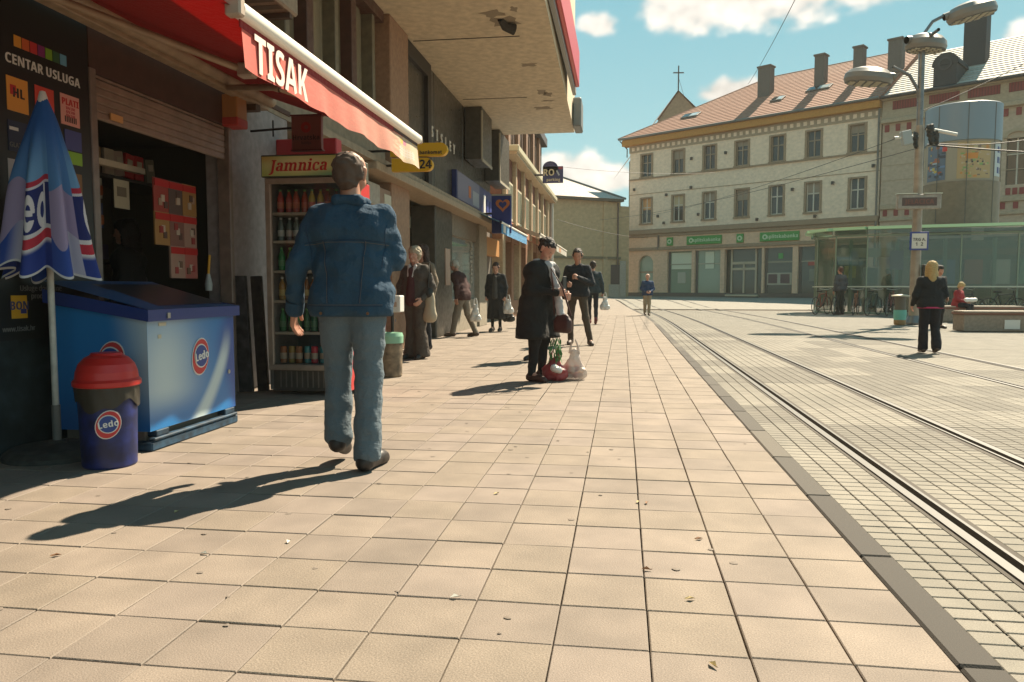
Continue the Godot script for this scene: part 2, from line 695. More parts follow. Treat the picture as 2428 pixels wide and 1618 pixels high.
		hr.append([Vector3(0, .04, .11), Vector3(0, .03, .13), .035, .03])
	if hr.size():
		part(o, "hair", field_mesh(hr, .008, .02, .012, -9.0, 9.0, 26.0), s.haircol, J.hed, hb.scaled(Vector3.ONE * q * 1.04))
	s["_J"] = J
	return o

func plastic_bag(called: String, label: String, at: Vector3, w: float, hgt: float, m: Material, handle := true) -> Node3D:
	var o := thing(called, label, "bag", at)
	var b := []
	b.append([Vector3(-w * .22, w * .30, 0), Vector3(w * .22, w * .30, 0), w * .30, w * .28, .8])
	b.append([Vector3(0, hgt * .35, 0), Vector3(0, hgt * .62, 0), w * .34, w * .20, .7])
	b.append([Vector3(-w * .2, w * .2, 0), Vector3(w * .2, w * .2, .01), w * .2, w * .2])
	part(o, "sack", field_mesh(b, .014, .04, .034, .0, 9.0, 7.5), m)
	if handle:
		for sx in [-1.0, 1.0]:
			part(o, "handle", tube_mesh([Vector3(sx * w * .16, hgt * .66, 0), Vector3(sx * w * .13, hgt * .85, .01), Vector3(sx * .012, hgt, 0)], [.022, .014, .010], 6), m)
	return o

# ---------------------------------------------------------------- camera, sky, sun
func sky_image() -> Image:
	var w := 2048
	var h := 1024
	var im := Image.create(w, h, false, Image.FORMAT_RGBF)
	var n := FastNoiseLite.new()
	n.seed = 11
	n.frequency = 2.6
	n.fractal_octaves = 5
	n.fractal_gain = 0.55
	var n2 := FastNoiseLite.new()
	n2.seed = 5
	n2.frequency = 1.1
	n2.fractal_octaves = 3
	# cumulus: azimuth (deg right of the street), elevation, half width, half height
	var cl := [[5.2, 19.4, 5.6, 3.3], [11.0, 19.8, 7.0, 4.0], [16.2, 19.6, 4.4, 2.8], [-1.9, 18.4, 1.9, 1.1], [-3.6, 8.4, 3.6, 2.0], [-.8, 7.9, 3.0, 1.6], [7.6, 13.6, 2.6, 1.2], [25.5, 15.2, 2.0, 1.0], [-14, 13, 5, 2], [31, 17, 5, 2.2], [40, 9, 5, 1.6]]
	var r := RandomNumberGenerator.new()
	r.seed = 3
	for i in 46:   # the same fair-weather clouds all round
		var az := r.randf_range(45.0, 338.0)
		cl.append([az if az < 180.0 else az - 360.0, r.randf_range(7.0, 42.0), r.randf_range(3.0, 8.0), r.randf_range(1.2, 2.8)])
	var zen := Vector3(.060, .185, .240)
	var hor := Vector3(.235, .345, .335)
	for y in h:
		var el := (0.5 - (y + 0.5) / h) * PI
		var t := pow(clampf(1.0 - sin(maxf(el, 0.0)), 0.0, 1.0), 3.0)
		var base := zen.lerp(hor, t)
		if el < 0.0:
			base = Vector3(.13, .115, .09)
		var eld := rad_to_deg(el)
		var near := []
		if eld > 3.0 and eld < 48.0:
			for c in cl:
				if absf(eld - c[1]) < c[3] * 2.2:
					near.append(c)
		for x in w:
			var col := base
			if near.size():
				var azd := (x + 0.5) / w * 360.0
				if azd > 180.0:
					azd -= 360.0
				var m := 0.0
				var bot := 0.0
				for c in near:
					var dx := absf(azd - c[0])
					if dx > 180.0:
						dx = 360.0 - dx
					dx /= c[2]
					if dx > 1.7:
						continue
					var dy: float = (eld - c[1]) / c[3]
					var v := 1.0 - sqrt(dx * dx + (dy * dy if dy > 0.0 else dy * dy * 2.2))
					if v > m:
						m = v
					bot = maxf(bot, -dy * (1.0 - dx))
				if m > -0.6:
					var az := deg_to_rad(azd)
					var dir := Vector3(sin(az) * cos(el), sin(el) * 1.6, -cos(az) * cos(el))
					var q := n.get_noise_3dv(dir * 9.0)
					var q2 := n2.get_noise_3dv(dir * 24.0)
					var a := smoothstep(0.04, 0.46, m + q * 0.48 + q2 * 0.12) if m > 0.0 else 0.0
					var lit := clampf(0.92 + q * 0.35 - bot * 0.16, 0.55, 1.05)
					col = base.lerp(Vector3(.45, .425, .385) * lit, a)
			im.set_pixel(x, y, Color(col.x, col.y, col.z))
	return im

func setup_light() -> void:
	var cam := Camera3D.new()
	cam.name = "camera"
	add_child(cam)
	cam.position = Vector3(0, 1.05, 0)
	cam.rotation_degrees = Vector3(-4.036, 8.23, 0)
	cam.fov = 48.4
	cam.near = 0.05
	cam.far = 900.0
	cam.current = true
	var env := Environment.new()
	env.background_mode = Environment.BG_SKY
	var sky := Sky.new()
	var pm := PanoramaSkyMaterial.new()
	pm.panorama = ImageTexture.create_from_image(sky_image())
	sky.sky_material = pm
	env.sky = sky
	env.tonemap_mode = Environment.TONE_MAPPER_LINEAR
	env.tonemap_exposure = 2.58
	env.sdfgi_enabled = true
	env.ssao_enabled = true
	env.ssil_enabled = true
	env.fog_enabled = true
	env.fog_density = 0.0007
	env.fog_light_color = Color(.90, .88, .82)
	var we := WorldEnvironment.new()
	we.name = "environment"
	we.environment = env
	add_child(we)
	var sun := DirectionalLight3D.new()
	sun.name = "sun"
	sun.light_energy = 1.55
	sun.light_color = Color(1.0, .935, .83)
	sun.light_angular_distance = 0.55
	sun.shadow_enabled = true
	add_child(sun)
	sun.look_at_from_position(Vector3(.3546, .743, -.5675), Vector3.ZERO, Vector3.UP)

# ---------------------------------------------------------------- ground and paving
func ground_y(d: float) -> float:
	return .30 * smoothstep(38.0, 52.0, d)

func rail_x(x0: float, d: float) -> float:
	return x0 - .0016 * pow(maxf(d - 20.0, 0.0), 2.0)

func paver(sx: float, sz: float, b: float, hgt: float) -> ArrayMesh:
	var st := tool_new()
	paver_into(st, Vector3.ZERO, sx, sz, b, hgt)
	return st.commit()

func paver_into(st: SurfaceTool, c: Vector3, sx: float, sz: float, b: float, hgt: float, sides := true) -> void:
	var o := []
	var i := []
	var l := []
	for q in [[-1, 1], [-1, -1], [1, -1], [1, 1]]:
		o.append(c + Vector3(q[0] * sx * .5, -b, q[1] * sz * .5))
		i.append(c + Vector3(q[0] * (sx * .5 - b), 0, q[1] * (sz * .5 - b)))
		l.append(c + Vector3(q[0] * sx * .5, -hgt, q[1] * sz * .5))
	quad(st, i[0], i[1], i[2], i[3])
	for k in 4:
		var k1 := (k + 1) % 4
		quad(st, o[k], o[k1], i[k1], i[k])
		if sides:
			quad(st, l[k], l[k1], o[k1], o[k])

# broad faint staining over a paving material
func stain(m: StandardMaterial3D) -> void:
	m.detail_enabled = true
	m.detail_blend_mode = BaseMaterial3D.BLEND_MODE_MUL
	m.detail_uv_layer = BaseMaterial3D.DETAIL_UV_2
	m.detail_albedo = noise_tex("stain", 512, 0.016, 0.85, 1.0, 0.0, 6)
	m.uv2_triplanar = true
	m.uv2_world_triplanar = true
	m.uv2_scale = Vector3.ONE * .31

func make_ground() -> void:
	var g := structure("ground")
	var st := tool_new()
	var ds := [-60.0, 0.0, 20.0, 38.0, 41.0, 44.0, 47.0, 50.0, 53.0, 100.0, 420.0]
	for i in ds.size() - 1:
		quad(st, P(-300, ground_y(ds[i]) - .045, ds[i]), P(-300, ground_y(ds[i + 1]) - .045, ds[i + 1]), P(300, ground_y(ds[i + 1]) - .045, ds[i + 1]), P(300, ground_y(ds[i]) - .045, ds[i]))
	part(g, "bed", st.commit(), mat("bed_sand", lin(.15, .118, .088), .95, "stone", 1.2))

	# pavement of square slabs
	var pav := structure("pavement")
	var px := .2815
	var pd := .2835
	var tone := []
	for i in 5:
		var v: float = [.965, 1.0, 1.05, .92, 1.02][i]
		var m := mat("tile_%d" % i, lin(.330 * v, .266 * v, .212 * v * (1.0 + .015 * (i - 2))), .82, "stone", 1.6 + .13 * i)
		m.normal_scale = .3
		stain(m)
		tone.append(m)
	var meshes := [paver(px - .0045, pd - .0045, .003, .04), paver(px - .006, pd - .005, .0035, .04), paver(px - .004, pd - .006, .003, .04)]
	var near := []
	var rest := []
	for k in range(-15, 3):
		for r in range(-6, 96):
			var c := P(.090 + (k + .5) * px, 0, 2.164 + (r + .5) * pd)
			var v := c - Vector3(0, 1.05, 0)
			var f := Vector3(-sin(deg_to_rad(8.23)), 0, -cos(deg_to_rad(8.23)))
			var z := v.dot(f)
			var u: float = v.dot(Vector3(-f.z, 0, f.x)) / maxf(z, .3)
			var vis := z > 1.45 and absf(u) < .70 + .3 / z
			if c.x < -3.75:
				vis = false
			if vis:
				near.append([z, c])
			else:
				rest.append(c)
	near.sort_custom(func(a, b): return a[0] < b[0])
	rng.seed = 21
	var bulk := tool_new()
	for i in near.size():
		var c: Vector3 = near[i][1]
		c.y = rng.randf_range(-.0022, .0012)
		if i < 300:
			var bs := Basis.from_euler(Vector3(rng.randf_range(-.004, .004), rng.randf_range(-.004, .004), rng.randf_range(-.004, .004)))
			part(pav, "tile", meshes[rng.randi() % 3], tone[rng.randi() % 5], c, bs)
		else:
			paver_into(bulk, c + Vector3(rng.randf_range(-.001, .001), 0, 0), px - .005, pd - .005, .003, .03, false)
	for c in rest:
		paver_into(bulk, c, px - .005, pd - .005, .003, .03, false)
	var bk := part(pav, "distant_tiles", bulk.commit(), tone[1])
	bk.set_meta("kind", "stuff")
	# the pavement goes on down the street
	st = tool_new()
	var dl := [29.3, 38.0, 41.0, 44.0, 47.0, 50.0, 53.0, 66.0]
	for i in dl.size() - 1:
		var a: float = dl[i]
		var b: float = dl[i + 1]
		quad(st, P(-9, ground_y(a) - .004, a), P(-9, ground_y(b) - .004, b), P(rail_x(.95, b), ground_y(b) - .004, b), P(rail_x(.95, a), ground_y(a) - .004, a))
	part(pav, "far_surface", st.commit(), tone[1])

	# kerb stones
	var kb := structure("kerb")
	var km := [mat("kerb_dark", lin(.062, .053, .043), .85, "stone", 3.0), mat("kerb_mid", lin(.085, .074, .060), .85, "stone", 2.6), mat("kerb_pale", lin(.145, .126, .100), .85, "stone", 2.8)]
	var kmesh := box_mesh(Vector3(.122, .16, .872), .008)
	var pick := [0, 0, 0, 0, 1, 2, 1, 0, 1, 1]
	for i in 56:
		var d := 2.198 - .88 * 2.0 + .88 * (i + .5)
		part(kb, "kerb_stone", kmesh, km[pick[i % 10]], P(rail_x(.998, d), -.078 + ground_y(d), d), Basis(Vector3.UP, .0032 * maxf(d - 20.0, 0.0)))

	# grooved concrete track slabs and plaza slabs
	var tr := structure("tramway_paving")
	var sm := [mat("sett_a", lin(.290, .264, .216), .85, "stone", 2.2), mat("sett_b", lin(.228, .206, .168), .85, "stone", 2.5), mat("sett_c", lin(.335, .304, .250), .85, "stone", 2.0)]
	var cache := {}
	var strips := [[1.064, 1.415, 3], [1.575, 2.315, 7], [2.485, 3.025, 5], [3.025, 3.565, 5], [3.565, 4.155, 5], [4.315, 5.055, 7], [5.225, 5.77, 5], [5.77, 6.31, 5], [6.31, 6.85, 5], [6.85, 7.39, 5], [7.39, 7.93, 5], [7.93, 8.47, 5], [8.47, 9.01, 5], [9.01, 9.55, 5]]
	var count := 0
	var far := tool_new()
	for s in strips:
		var wd: float = s[1] - s[0]
		var key := "%d_%.3f" % [s[2], wd]
		if not cache.has(key):
			var q := tool_new()
			var cw: float = wd / s[2]
			for a in int(s[2]):
				for b in 10:
					paver_into(q, Vector3(-wd * .5 + (a + .5) * cw, 0, -.4375 + (b + .5) * .0875), cw - (.006 if wd > .4 else .006), .0815 - (.004 if b == 0 else 0.0), .003, .02, false)
			bx(q, Vector3(-wd * .5 + .002, -.06, -.435), Vector3(wd * .5 - .002, -.009, .435))
			cache[key] = q.commit()
		for i in 42:
			var d := 2.641 - .875 * 2.0 + .875 * (i + .5)
			var xx: float = (s[0] + s[1]) * .5
			if xx / d > 1.05 or d > 36.0:
				continue
			var at := P(rail_x(xx, d), -.012 + rng.randf_range(-.002, .001), d)
			if d < 20.0 and xx < 5.4 or d < 11.0:
				part(tr, "track_slab", cache[key], sm[rng.randi() % 3], at)
				count += 1
			else:
				far.append_from(cache[key], 0, Transform3D(Basis(), at))
	part(tr, "distant_slabs", far.commit(), sm[0]).set_meta("kind", "stuff")
	print("slabs ", count, " near tiles ", near.size())
	# plaza surface beyond
	var pz := structure("square_paving")
	st = tool_new()
	var dz := [-4.0, 12.0, 24.0, 38.0, 41.0, 44.0, 47.0, 50.0, 53.0, 70.0]
	for i in dz.size() - 1:
		var a: float = dz[i]
		var b: float = dz[i + 1]
		quad(st, P(9.56, ground_y(a) - .012, a), P(9.56, ground_y(b) - .012, b), P(60, ground_y(b) - .012, b), P(60, ground_y(a) - .012, a))
	for i in range(3, dz.size() - 1):
		var a: float = maxf(dz[i], 36.0)
		var b: float = dz[i + 1]
		quad(st, P(rail_x(.95, a) + .01, ground_y(a) - .014, a), P(rail_x(.95, b) + .01, ground_y(b) - .014, b), P(9.56, ground_y(b) - .014, b), P(9.56, ground_y(a) - .014, a))
	quad(st, P(5.23, -.03, 30), P(4.9, -.03, 36.2), P(9.6, -.03, 36.2), P(9.6, -.03, 30))
	var sq := mat("square_stone", lin(.320, .290, .238), .85, "stone", .9)
	part(pz, "surface", st.commit(), sq)
	# tram rails: running head, groove floor, guard lip, rubber strips
	var names := ["nearest the pavement kerb", "second from the pavement kerb", "third from the pavement kerb", "farthest from the pavement kerb"]
	var steel := mat("rail_steel", lin(.085, .080, .072), .55)
	var rust := mat("rail_rust", lin(.085, .055, .038), .9, "grime", 2.0)
	var rubber := mat("rail_joint", lin(.10, .085, .068), .9, "stone", 4.0)
	for i in 4:
		var x0: float = [1.5, 2.4, 4.235, 5.14][i]
		var side: float = [-1.0, 1.0, -1.0, 1.0][i]
		var o := thing("tram_rail", "grooved steel tram rail set in paving, " + names[i], "rail", Vector3.ZERO, 0.0, "tram rails")
		var secs := [["head", steel, .016, .062, -.006], ["groove", rust, -.028, .016, -.05], ["lip", steel, -.045, -.028, -.007], ["joint_strip", rubber, .062, .085, -.014], ["joint_strip", rubber, -.085, -.045, -.014]]
		for q in secs:
			var s2 := tool_new()
			var d := .6
			while d < 62.0:
				var e := d + (19.0 if d < 1.0 else 2.0)
				var a0: float = q[2] * side
				var a1: float = q[3] * side
				var lo := minf(a0, a1)
				var hi := maxf(a0, a1)
				var xa := rail_x(x0, d)
				var xb := rail_x(x0, e)
				var ya: float = q[4] + ground_y(d)
				var yb: float = q[4] + ground_y(e)
				quad(s2, P(xa + lo, ya, d), P(xb + lo, yb, e), P(xb + hi, yb, e), P(xa + hi, ya, d))
				for sd in [lo, hi]:
					var n := [P(xa + sd, ya - .05, d), P(xb + sd, yb - .05, e), P(xb + sd, yb, e), P(xa + sd, ya, d)]
					if sd == hi:
						n.reverse()
					quad(s2, n[0], n[1], n[2], n[3])
				d = e
			part(o, q[0], s2.commit(), q[1])
	for m in sm:
		stain(m)
	stain(sq)
	# trodden gum spots, too many to count
	var gum := tool_new()
	rng.seed = 41
	for i in 95:
		var c := P(rng.randf_range(-3.0, .9), .0035, rng.randf_range(1.7, 9.5))
		var r := rng.randf_range(.007, .017)
		var pr := Vector3.ZERO
		for k in 9:
			var a := TAU * k / 8.0
			var q := c + Vector3(cos(a) * r * (1.0 + .3 * sin(a * 3.0 + i)), -.0015, sin(a) * r)
			if k:
				tri(gum, c, pr, q)
			pr = q
	var gm := MeshInstance3D.new()
	gm.name = "gum_spots"
	gm.mesh = gum.commit()
	gm.material_override = mat("gum", lin(.17, .137, .110), .8)
	add_child(gm)
	gm.set_meta("kind", "stuff")
	gm.set_meta("label", "small dark trodden gum spots on the paving slabs")
	gm.set_meta("category", "gum spots")
	# small litter on the slabs
	var leaf_spots := [[-2.18, 2.62, 0], [-2.05, 3.22, 1], [.10, 2.80, 0], [.09, 3.7, 1], [.13, 3.69, 0], [.33, 3.18, 0], [.26, 2.1, 1], [-.55, 2.45, 2], [-1.35, 2.9, 2], [-.62, 3.75, 1], [-1.62, 2.72, 2], [.24, 2.55, 1]]
	for i in leaf_spots.size():
		var s: Array = leaf_spots[i]
		var q := tool_new()
		var a := rng.randf() * TAU
		var u := Vector3(cos(a), 0, sin(a)) * .018
		var w := Vector3(-sin(a), 0, cos(a)) * .009
		var top := Vector3(0, .006, 0)
		tri(q, -u, w + top, u)
		tri(q, -u, u, -w + top * 1.5)
		tri(q, u, w + top, u * 1.4 + Vector3(0, .004, 0))
		var lm: Material = [mat("leaf_brown", lin(.22, .10, .04), .8), mat("leaf_tan", lin(.42, .33, .16), .8), mat("scrap_white", lin(.6, .57, .5), .8)][s[2]]
		var o := thing(["dry_leaf", "dry_leaf", "paper_scrap"][s[2]], ["tiny curled brown leaf lying on the paving slabs", "tiny tan leaf lying on the paving slabs", "tiny white paper scrap lying on the paving slabs"][s[2]], ["leaf", "leaf", "litter"][s[2]], P(s[0], .004, s[1]), 0.0, ["brown leaves on the pavement", "tan leaves on the pavement", "paper scraps on the pavement"][s[2]])
		part(o, "blade" if s[2] < 2 else "sheet", q.commit(), lm)

const ORD := ["first", "second", "third", "fourth", "fifth", "sixth", "seventh", "eighth", "ninth", "tenth"]

# ---------------------------------------------------------------- left side of the street
func letters(parent: Node3D, called: String, txt: String, hgt: float, m: Material, at: Vector3, basis: Basis, depth := .004, bold := true, serif := false, italic := false) -> MeshInstance3D:
	return part(parent, called, text_mesh(txt, hgt, depth, bold, serif, italic), m, at, basis)

# text on a wall that faces +X and is read from the street
func wall_basis() -> Basis:
	return Basis(Vector3(0, 0, -1), Vector3.UP, Vector3(1, 0, 0))

func tower_block() -> void:
	var o := thing("tower_block", "concrete tower block whose upper floors overhang the shopfronts", "building", P(-3.8, 0, 0))
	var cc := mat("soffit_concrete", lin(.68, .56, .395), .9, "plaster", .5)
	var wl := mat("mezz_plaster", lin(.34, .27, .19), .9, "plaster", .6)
	var X := 0.0 # wall plane is the node's own x
	# overhanging upper floors
	var st := tool_new()
	var a := Vector3(2.90, 5.4, 6.0)
	var b := Vector3(2.43, 5.4, -21.75)
	var c := Vector3(-7.0, 5.4, -21.95)
	var d := Vector3(-7.0, 5.4, 6.0)
	var hgt := Vector3(0, 13, 0)
	quad(st, a, b, c, d)
	quad(st, b, a, a + hgt, b + hgt)
	quad(st, c, b, b + hgt, c + hgt)
	quad(st, d + hgt, c + hgt, b + hgt, a + hgt)
	quad(st, a, d, d + hgt, a + hgt)
	part(o, "upper_floors", st.commit(), cc)
	# soffit joints, stains and a broken lamp hole
	var dark := mat("soffit_dark", lin(.035, .028, .022), .95)
	for jd in [13.37, 9.2, 17.6]:
		slab(o, "soffit_joint", dark, .1, 2.0 if jd < 17 else 1.6, 5.392, 5.3995, jd - .012, jd + .012)
	var spots := [[1.85, 12.62, .24, .10], [1.72, 12.25, .18, .07], [1.98, 17.2, .10, .10], [2.10, 17.4, .10, .09], [1.85, 18.7, .22, .07], [2.08, 12.1, .06, .05], [2.05, 18.0, .14, .03], [1.95, 15.1, .16, .05]]
	for s in spots:
		var poly := PackedVector2Array()
		for k in 11:
			var r := 1.0 + .35 * sin(k * 2.3 + s[0] * 9.0)
			poly.append(Vector2(cos(TAU * k / 11) * s[2] * r, sin(TAU * k / 11) * s[3] * 2.2 * r))
		part(o, "spalled_patch", extrude(poly, .012), mat("soffit_spall", lin(.36, .285, .20), .95, "stone", 3.0), Vector3(s[0], 5.397, -s[1]), Basis(Vector3.RIGHT, PI / 2))
	var lampst := tube_mesh([Vector3(1.80, 5.40, -12.5), Vector3(1.85, 5.33, -12.66), Vector3(2.0, 5.30, -12.75)], [.05, .07, .09], 10)
	part(o, "broken_lamp", lampst, dark)
	# mezzanine: mullioned windows with pale blinds, then pillar, then dark cladding
	var frame := mat("brown_frame", lin(.10, .040, .026), .6, "metal", 1.0)
	var gl := mat("beige_pane", lin(.20, .17, .115), .18)
	var blind := mat("old_blind", lin(.30, .255, .17), .8, "plaster", .8)
	var alu := mat("olive_alu", lin(.20, .17, .11), .5, "metal", 1.0)
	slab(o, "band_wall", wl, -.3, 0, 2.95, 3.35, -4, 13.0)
	slab(o, "back_wall", blind, -.34, -.20, 3.35, 5.4, -4, 12.0)
	var dd := -3.4
	var i := 0
	while dd < 11.8:
		slab(o, "mullion", frame if i % 2 == 0 else alu, -.2, .02 if i % 2 == 0 else -.02, 3.35, 5.4, dd, dd + (.20 if i % 2 == 0 else .12), .008)
		slab(o, "pane", gl, -.17, -.15, 3.35, 5.4, dd + .2, dd + .84)
		i += 1
		dd += [.52, 1.02][i % 2]
	slab(o, "window_head", frame, -.2, .03, 5.22, 5.39, -4, 11.9)
	slab(o, "pillar", mat("pink_pillar", lin(.36, .215, .135), .85, "plaster", .9), -.4, .10, 0, 5.4, 12.0, 13.05, .015)
	# dark cladding with long frames
	var clad := mat("dark_cladding", lin(.062, .052, .040), .42, "metal", .7)
	slab(o, "cladding_panel", clad, -.3, -.02, 2.95, 5.4, 13.05, 15.3, .01)
	slab(o, "cladding_panel", clad, -.3, -.02, 2.95, 5.4, 15.33, 18.1, .01)
	slab(o, "cladding_panel", clad, -.3, -.02, 3.72, 5.4, 18.13, 22.0, .01)
	var dfr := mat("black_frame", lin(.022, .016, .013), .5)
	slab(o, "frame_bar", dfr, -.02, .06, 5.12, 5.38, 13.1, 14.8)
	slab(o, "frame_bar", dfr, -.02, .06, 3.0, 5.12, 14.55, 14.8)
	for k in 6:
		letters(o, "letter", "SISLEY"[k], .22, mat("white_letter", lin(.62, .59, .52), .6), Vector3(.01, 4.16 - .0 * k, -15.05 - .40 * k), wall_basis(), .02)
	# dark projecting boxes
	var bxm := mat("grey_box_metal", lin(.075, .066, .052), .5, "metal", 1.0)
	var pale := mat("pale_trim", lin(.36, .32, .24), .6)
	for q in [[18.3, 19.7, 4.15], [21.0, 22.8, 4.0]]:
		slab(o, "projecting_box", bxm, 0, .42, q[2], 5.39, q[0], q[1], .01)
		slab(o, "box_trim", pale, .40, .435, q[2] - .02, 5.3, q[0] - .012, q[0] + .05)
		slab(o, "box_trim", pale, .41, .437, q[2] - .05, q[2] + .02, q[0], q[1])
	# ground-floor canopy strip
	slab(o, "canopy_strip", mat("strip_beige", lin(.40, .30, .20), .7, "plaster", 1.0), -.3, .32, 2.74, 2.86, 10.6, 23.0, .01)
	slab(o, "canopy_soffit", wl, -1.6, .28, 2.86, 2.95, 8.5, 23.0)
	# ground floor walls beyond the kiosk
	var stone := mat("shop_stone", lin(.30, .255, .19), .85, "plaster", .8)
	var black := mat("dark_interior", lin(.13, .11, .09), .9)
	slab(o, "recess_wall", stone, -1.4, -1.2, 0, 2.9, 12.6, 16.9)
	slab(o, "wall_pier", stone, -.7, -.25, 0, 2.74, 13.1, 14.0, .01)
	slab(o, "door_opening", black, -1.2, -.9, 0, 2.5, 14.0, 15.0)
	slab(o, "column", mat("column_dark", lin(.075, .065, .05), .5, "metal", .8), -.55, -.02, 0, 2.74, 15.4, 16.95, .02)
	slab(o, "notice_board", mat("notice_pink", lin(.40, .27, .20), .7), -.02, .0, 1.1, 1.9, 16.2, 16.65)
	slab(o, "shop_head", mat("shop_head_brown", lin(.20, .16, .115), .7, "plaster", .9), -.3, -.05, 2.25, 2.74, 17.0, 20.1)
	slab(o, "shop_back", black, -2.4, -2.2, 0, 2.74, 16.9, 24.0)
	slab(o, "shop_glass", glass("shop_glass", lin(.5, .5, .45), .30), -.14, -.12, .75, 2.25, 17.0, 20.05)
	slab(o, "shop_sill", stone, -.3, -.04, 0, .75, 17.0, 20.05)
	slab(o, "pier", stone, -.4, .02, 0, 2.74, 20.06, 21.2, .01)
	letters(o, "window_lettering", "omline", .26, mat("grey_letter", lin(.30, .28, .22), .6), Vector3(-.10, 1.72, -19.55), wall_basis() * Basis(Vector3(0, 0, 1), PI / 2), .004)
	var lampshape := lathe([Vector2(.02, .18), Vector2(.10, .10), Vector2(.15, 0)], 16)
	part(o, "shop_lamp", lampshape, mat("brass_lamp", lin(.55, .33, .10), .35, "", 1.0, .8), Vector3(-.5, 2.0, -18.3))
	slab(o, "orange_fascia", mat("orange_fascia", lin(.42, .20, .06), .6), -.25, -.02, 2.0, 2.5, 21.25, 23.6)
	slab(o, "window_wall", black, -.5, -.3, 0, 2.74, 21.25, 23.9)
	slab(o, "end_wall", cc, -6.9, -.2, 0, 5.39, 21.9, 22.1)
	slab(o, "end_wall", wl, -6.9, -.4, 0, 2.9, 23.9, 24.05)
	# facade above the overhang: boxes and a red sign
	var sg := thing("neon_sign", "red neon sign fixed high on the overhanging tower front", "sign", P(-1.14, 5.5, 12.6))
	slab(sg, "backing", mat("sign_grey", lin(.22, .22, .21), .5), -.05, .03, .05, 1.1, -.6, 5.6)
	slab(sg, "red_letters", mat("sign_red", lin(.52, .025, .03), .35), .03, .12, .15, .95, -.4, 5.3, .02)
	var lb := thing("wall_lamp", "grey box lamp on the far corner of the overhang", "lamp", P(-1.33, 5.3, 20.9))
	slab(lb, "case", mat("lamp_grey", lin(.16, .17, .165), .5), 0, .22, 0, .75, -.5, .5, .03)
	slab(lb, "bracket", dark, -.05, .01, .25, .45, -.1, .1)

	# air conditioner above the awning
	var ac := thing("air_conditioner", "beige air conditioner above the red awning", "air conditioner", P(-3.8, 3.70, 6.3))
	var acm := mat("ac_beige", lin(.36, .27, .18), .6, "plaster", 1.2)
	slab(ac, "case", acm, .12, .62, 0, .62, 0, 1.0, .02)
	slab(ac, "bracket", mat("bracket_brown", lin(.09, .05, .03), .7), 0, .60, -.05, -.003, .1, .16)
	slab(ac, "bracket", mat("bracket_brown"), 0, .60, -.05, -.003, .84, .90)
	part(ac, "fan_grille", lathe([Vector2(.25, 0), Vector2(.25, .02), Vector2(.20, .03), Vector2(.02, .03)], 24), mat("grille_grey", lin(.12, .09, .06), .6), Vector3(.625, .31, -.45), Basis(Vector3(0, 0, 1), -PI / 2))
	for k in 4:
		slab(ac, "vent_slot", mat("grille_grey"), .18, .58, -.004, .0, .1 + .18 * k, .2 + .18 * k)

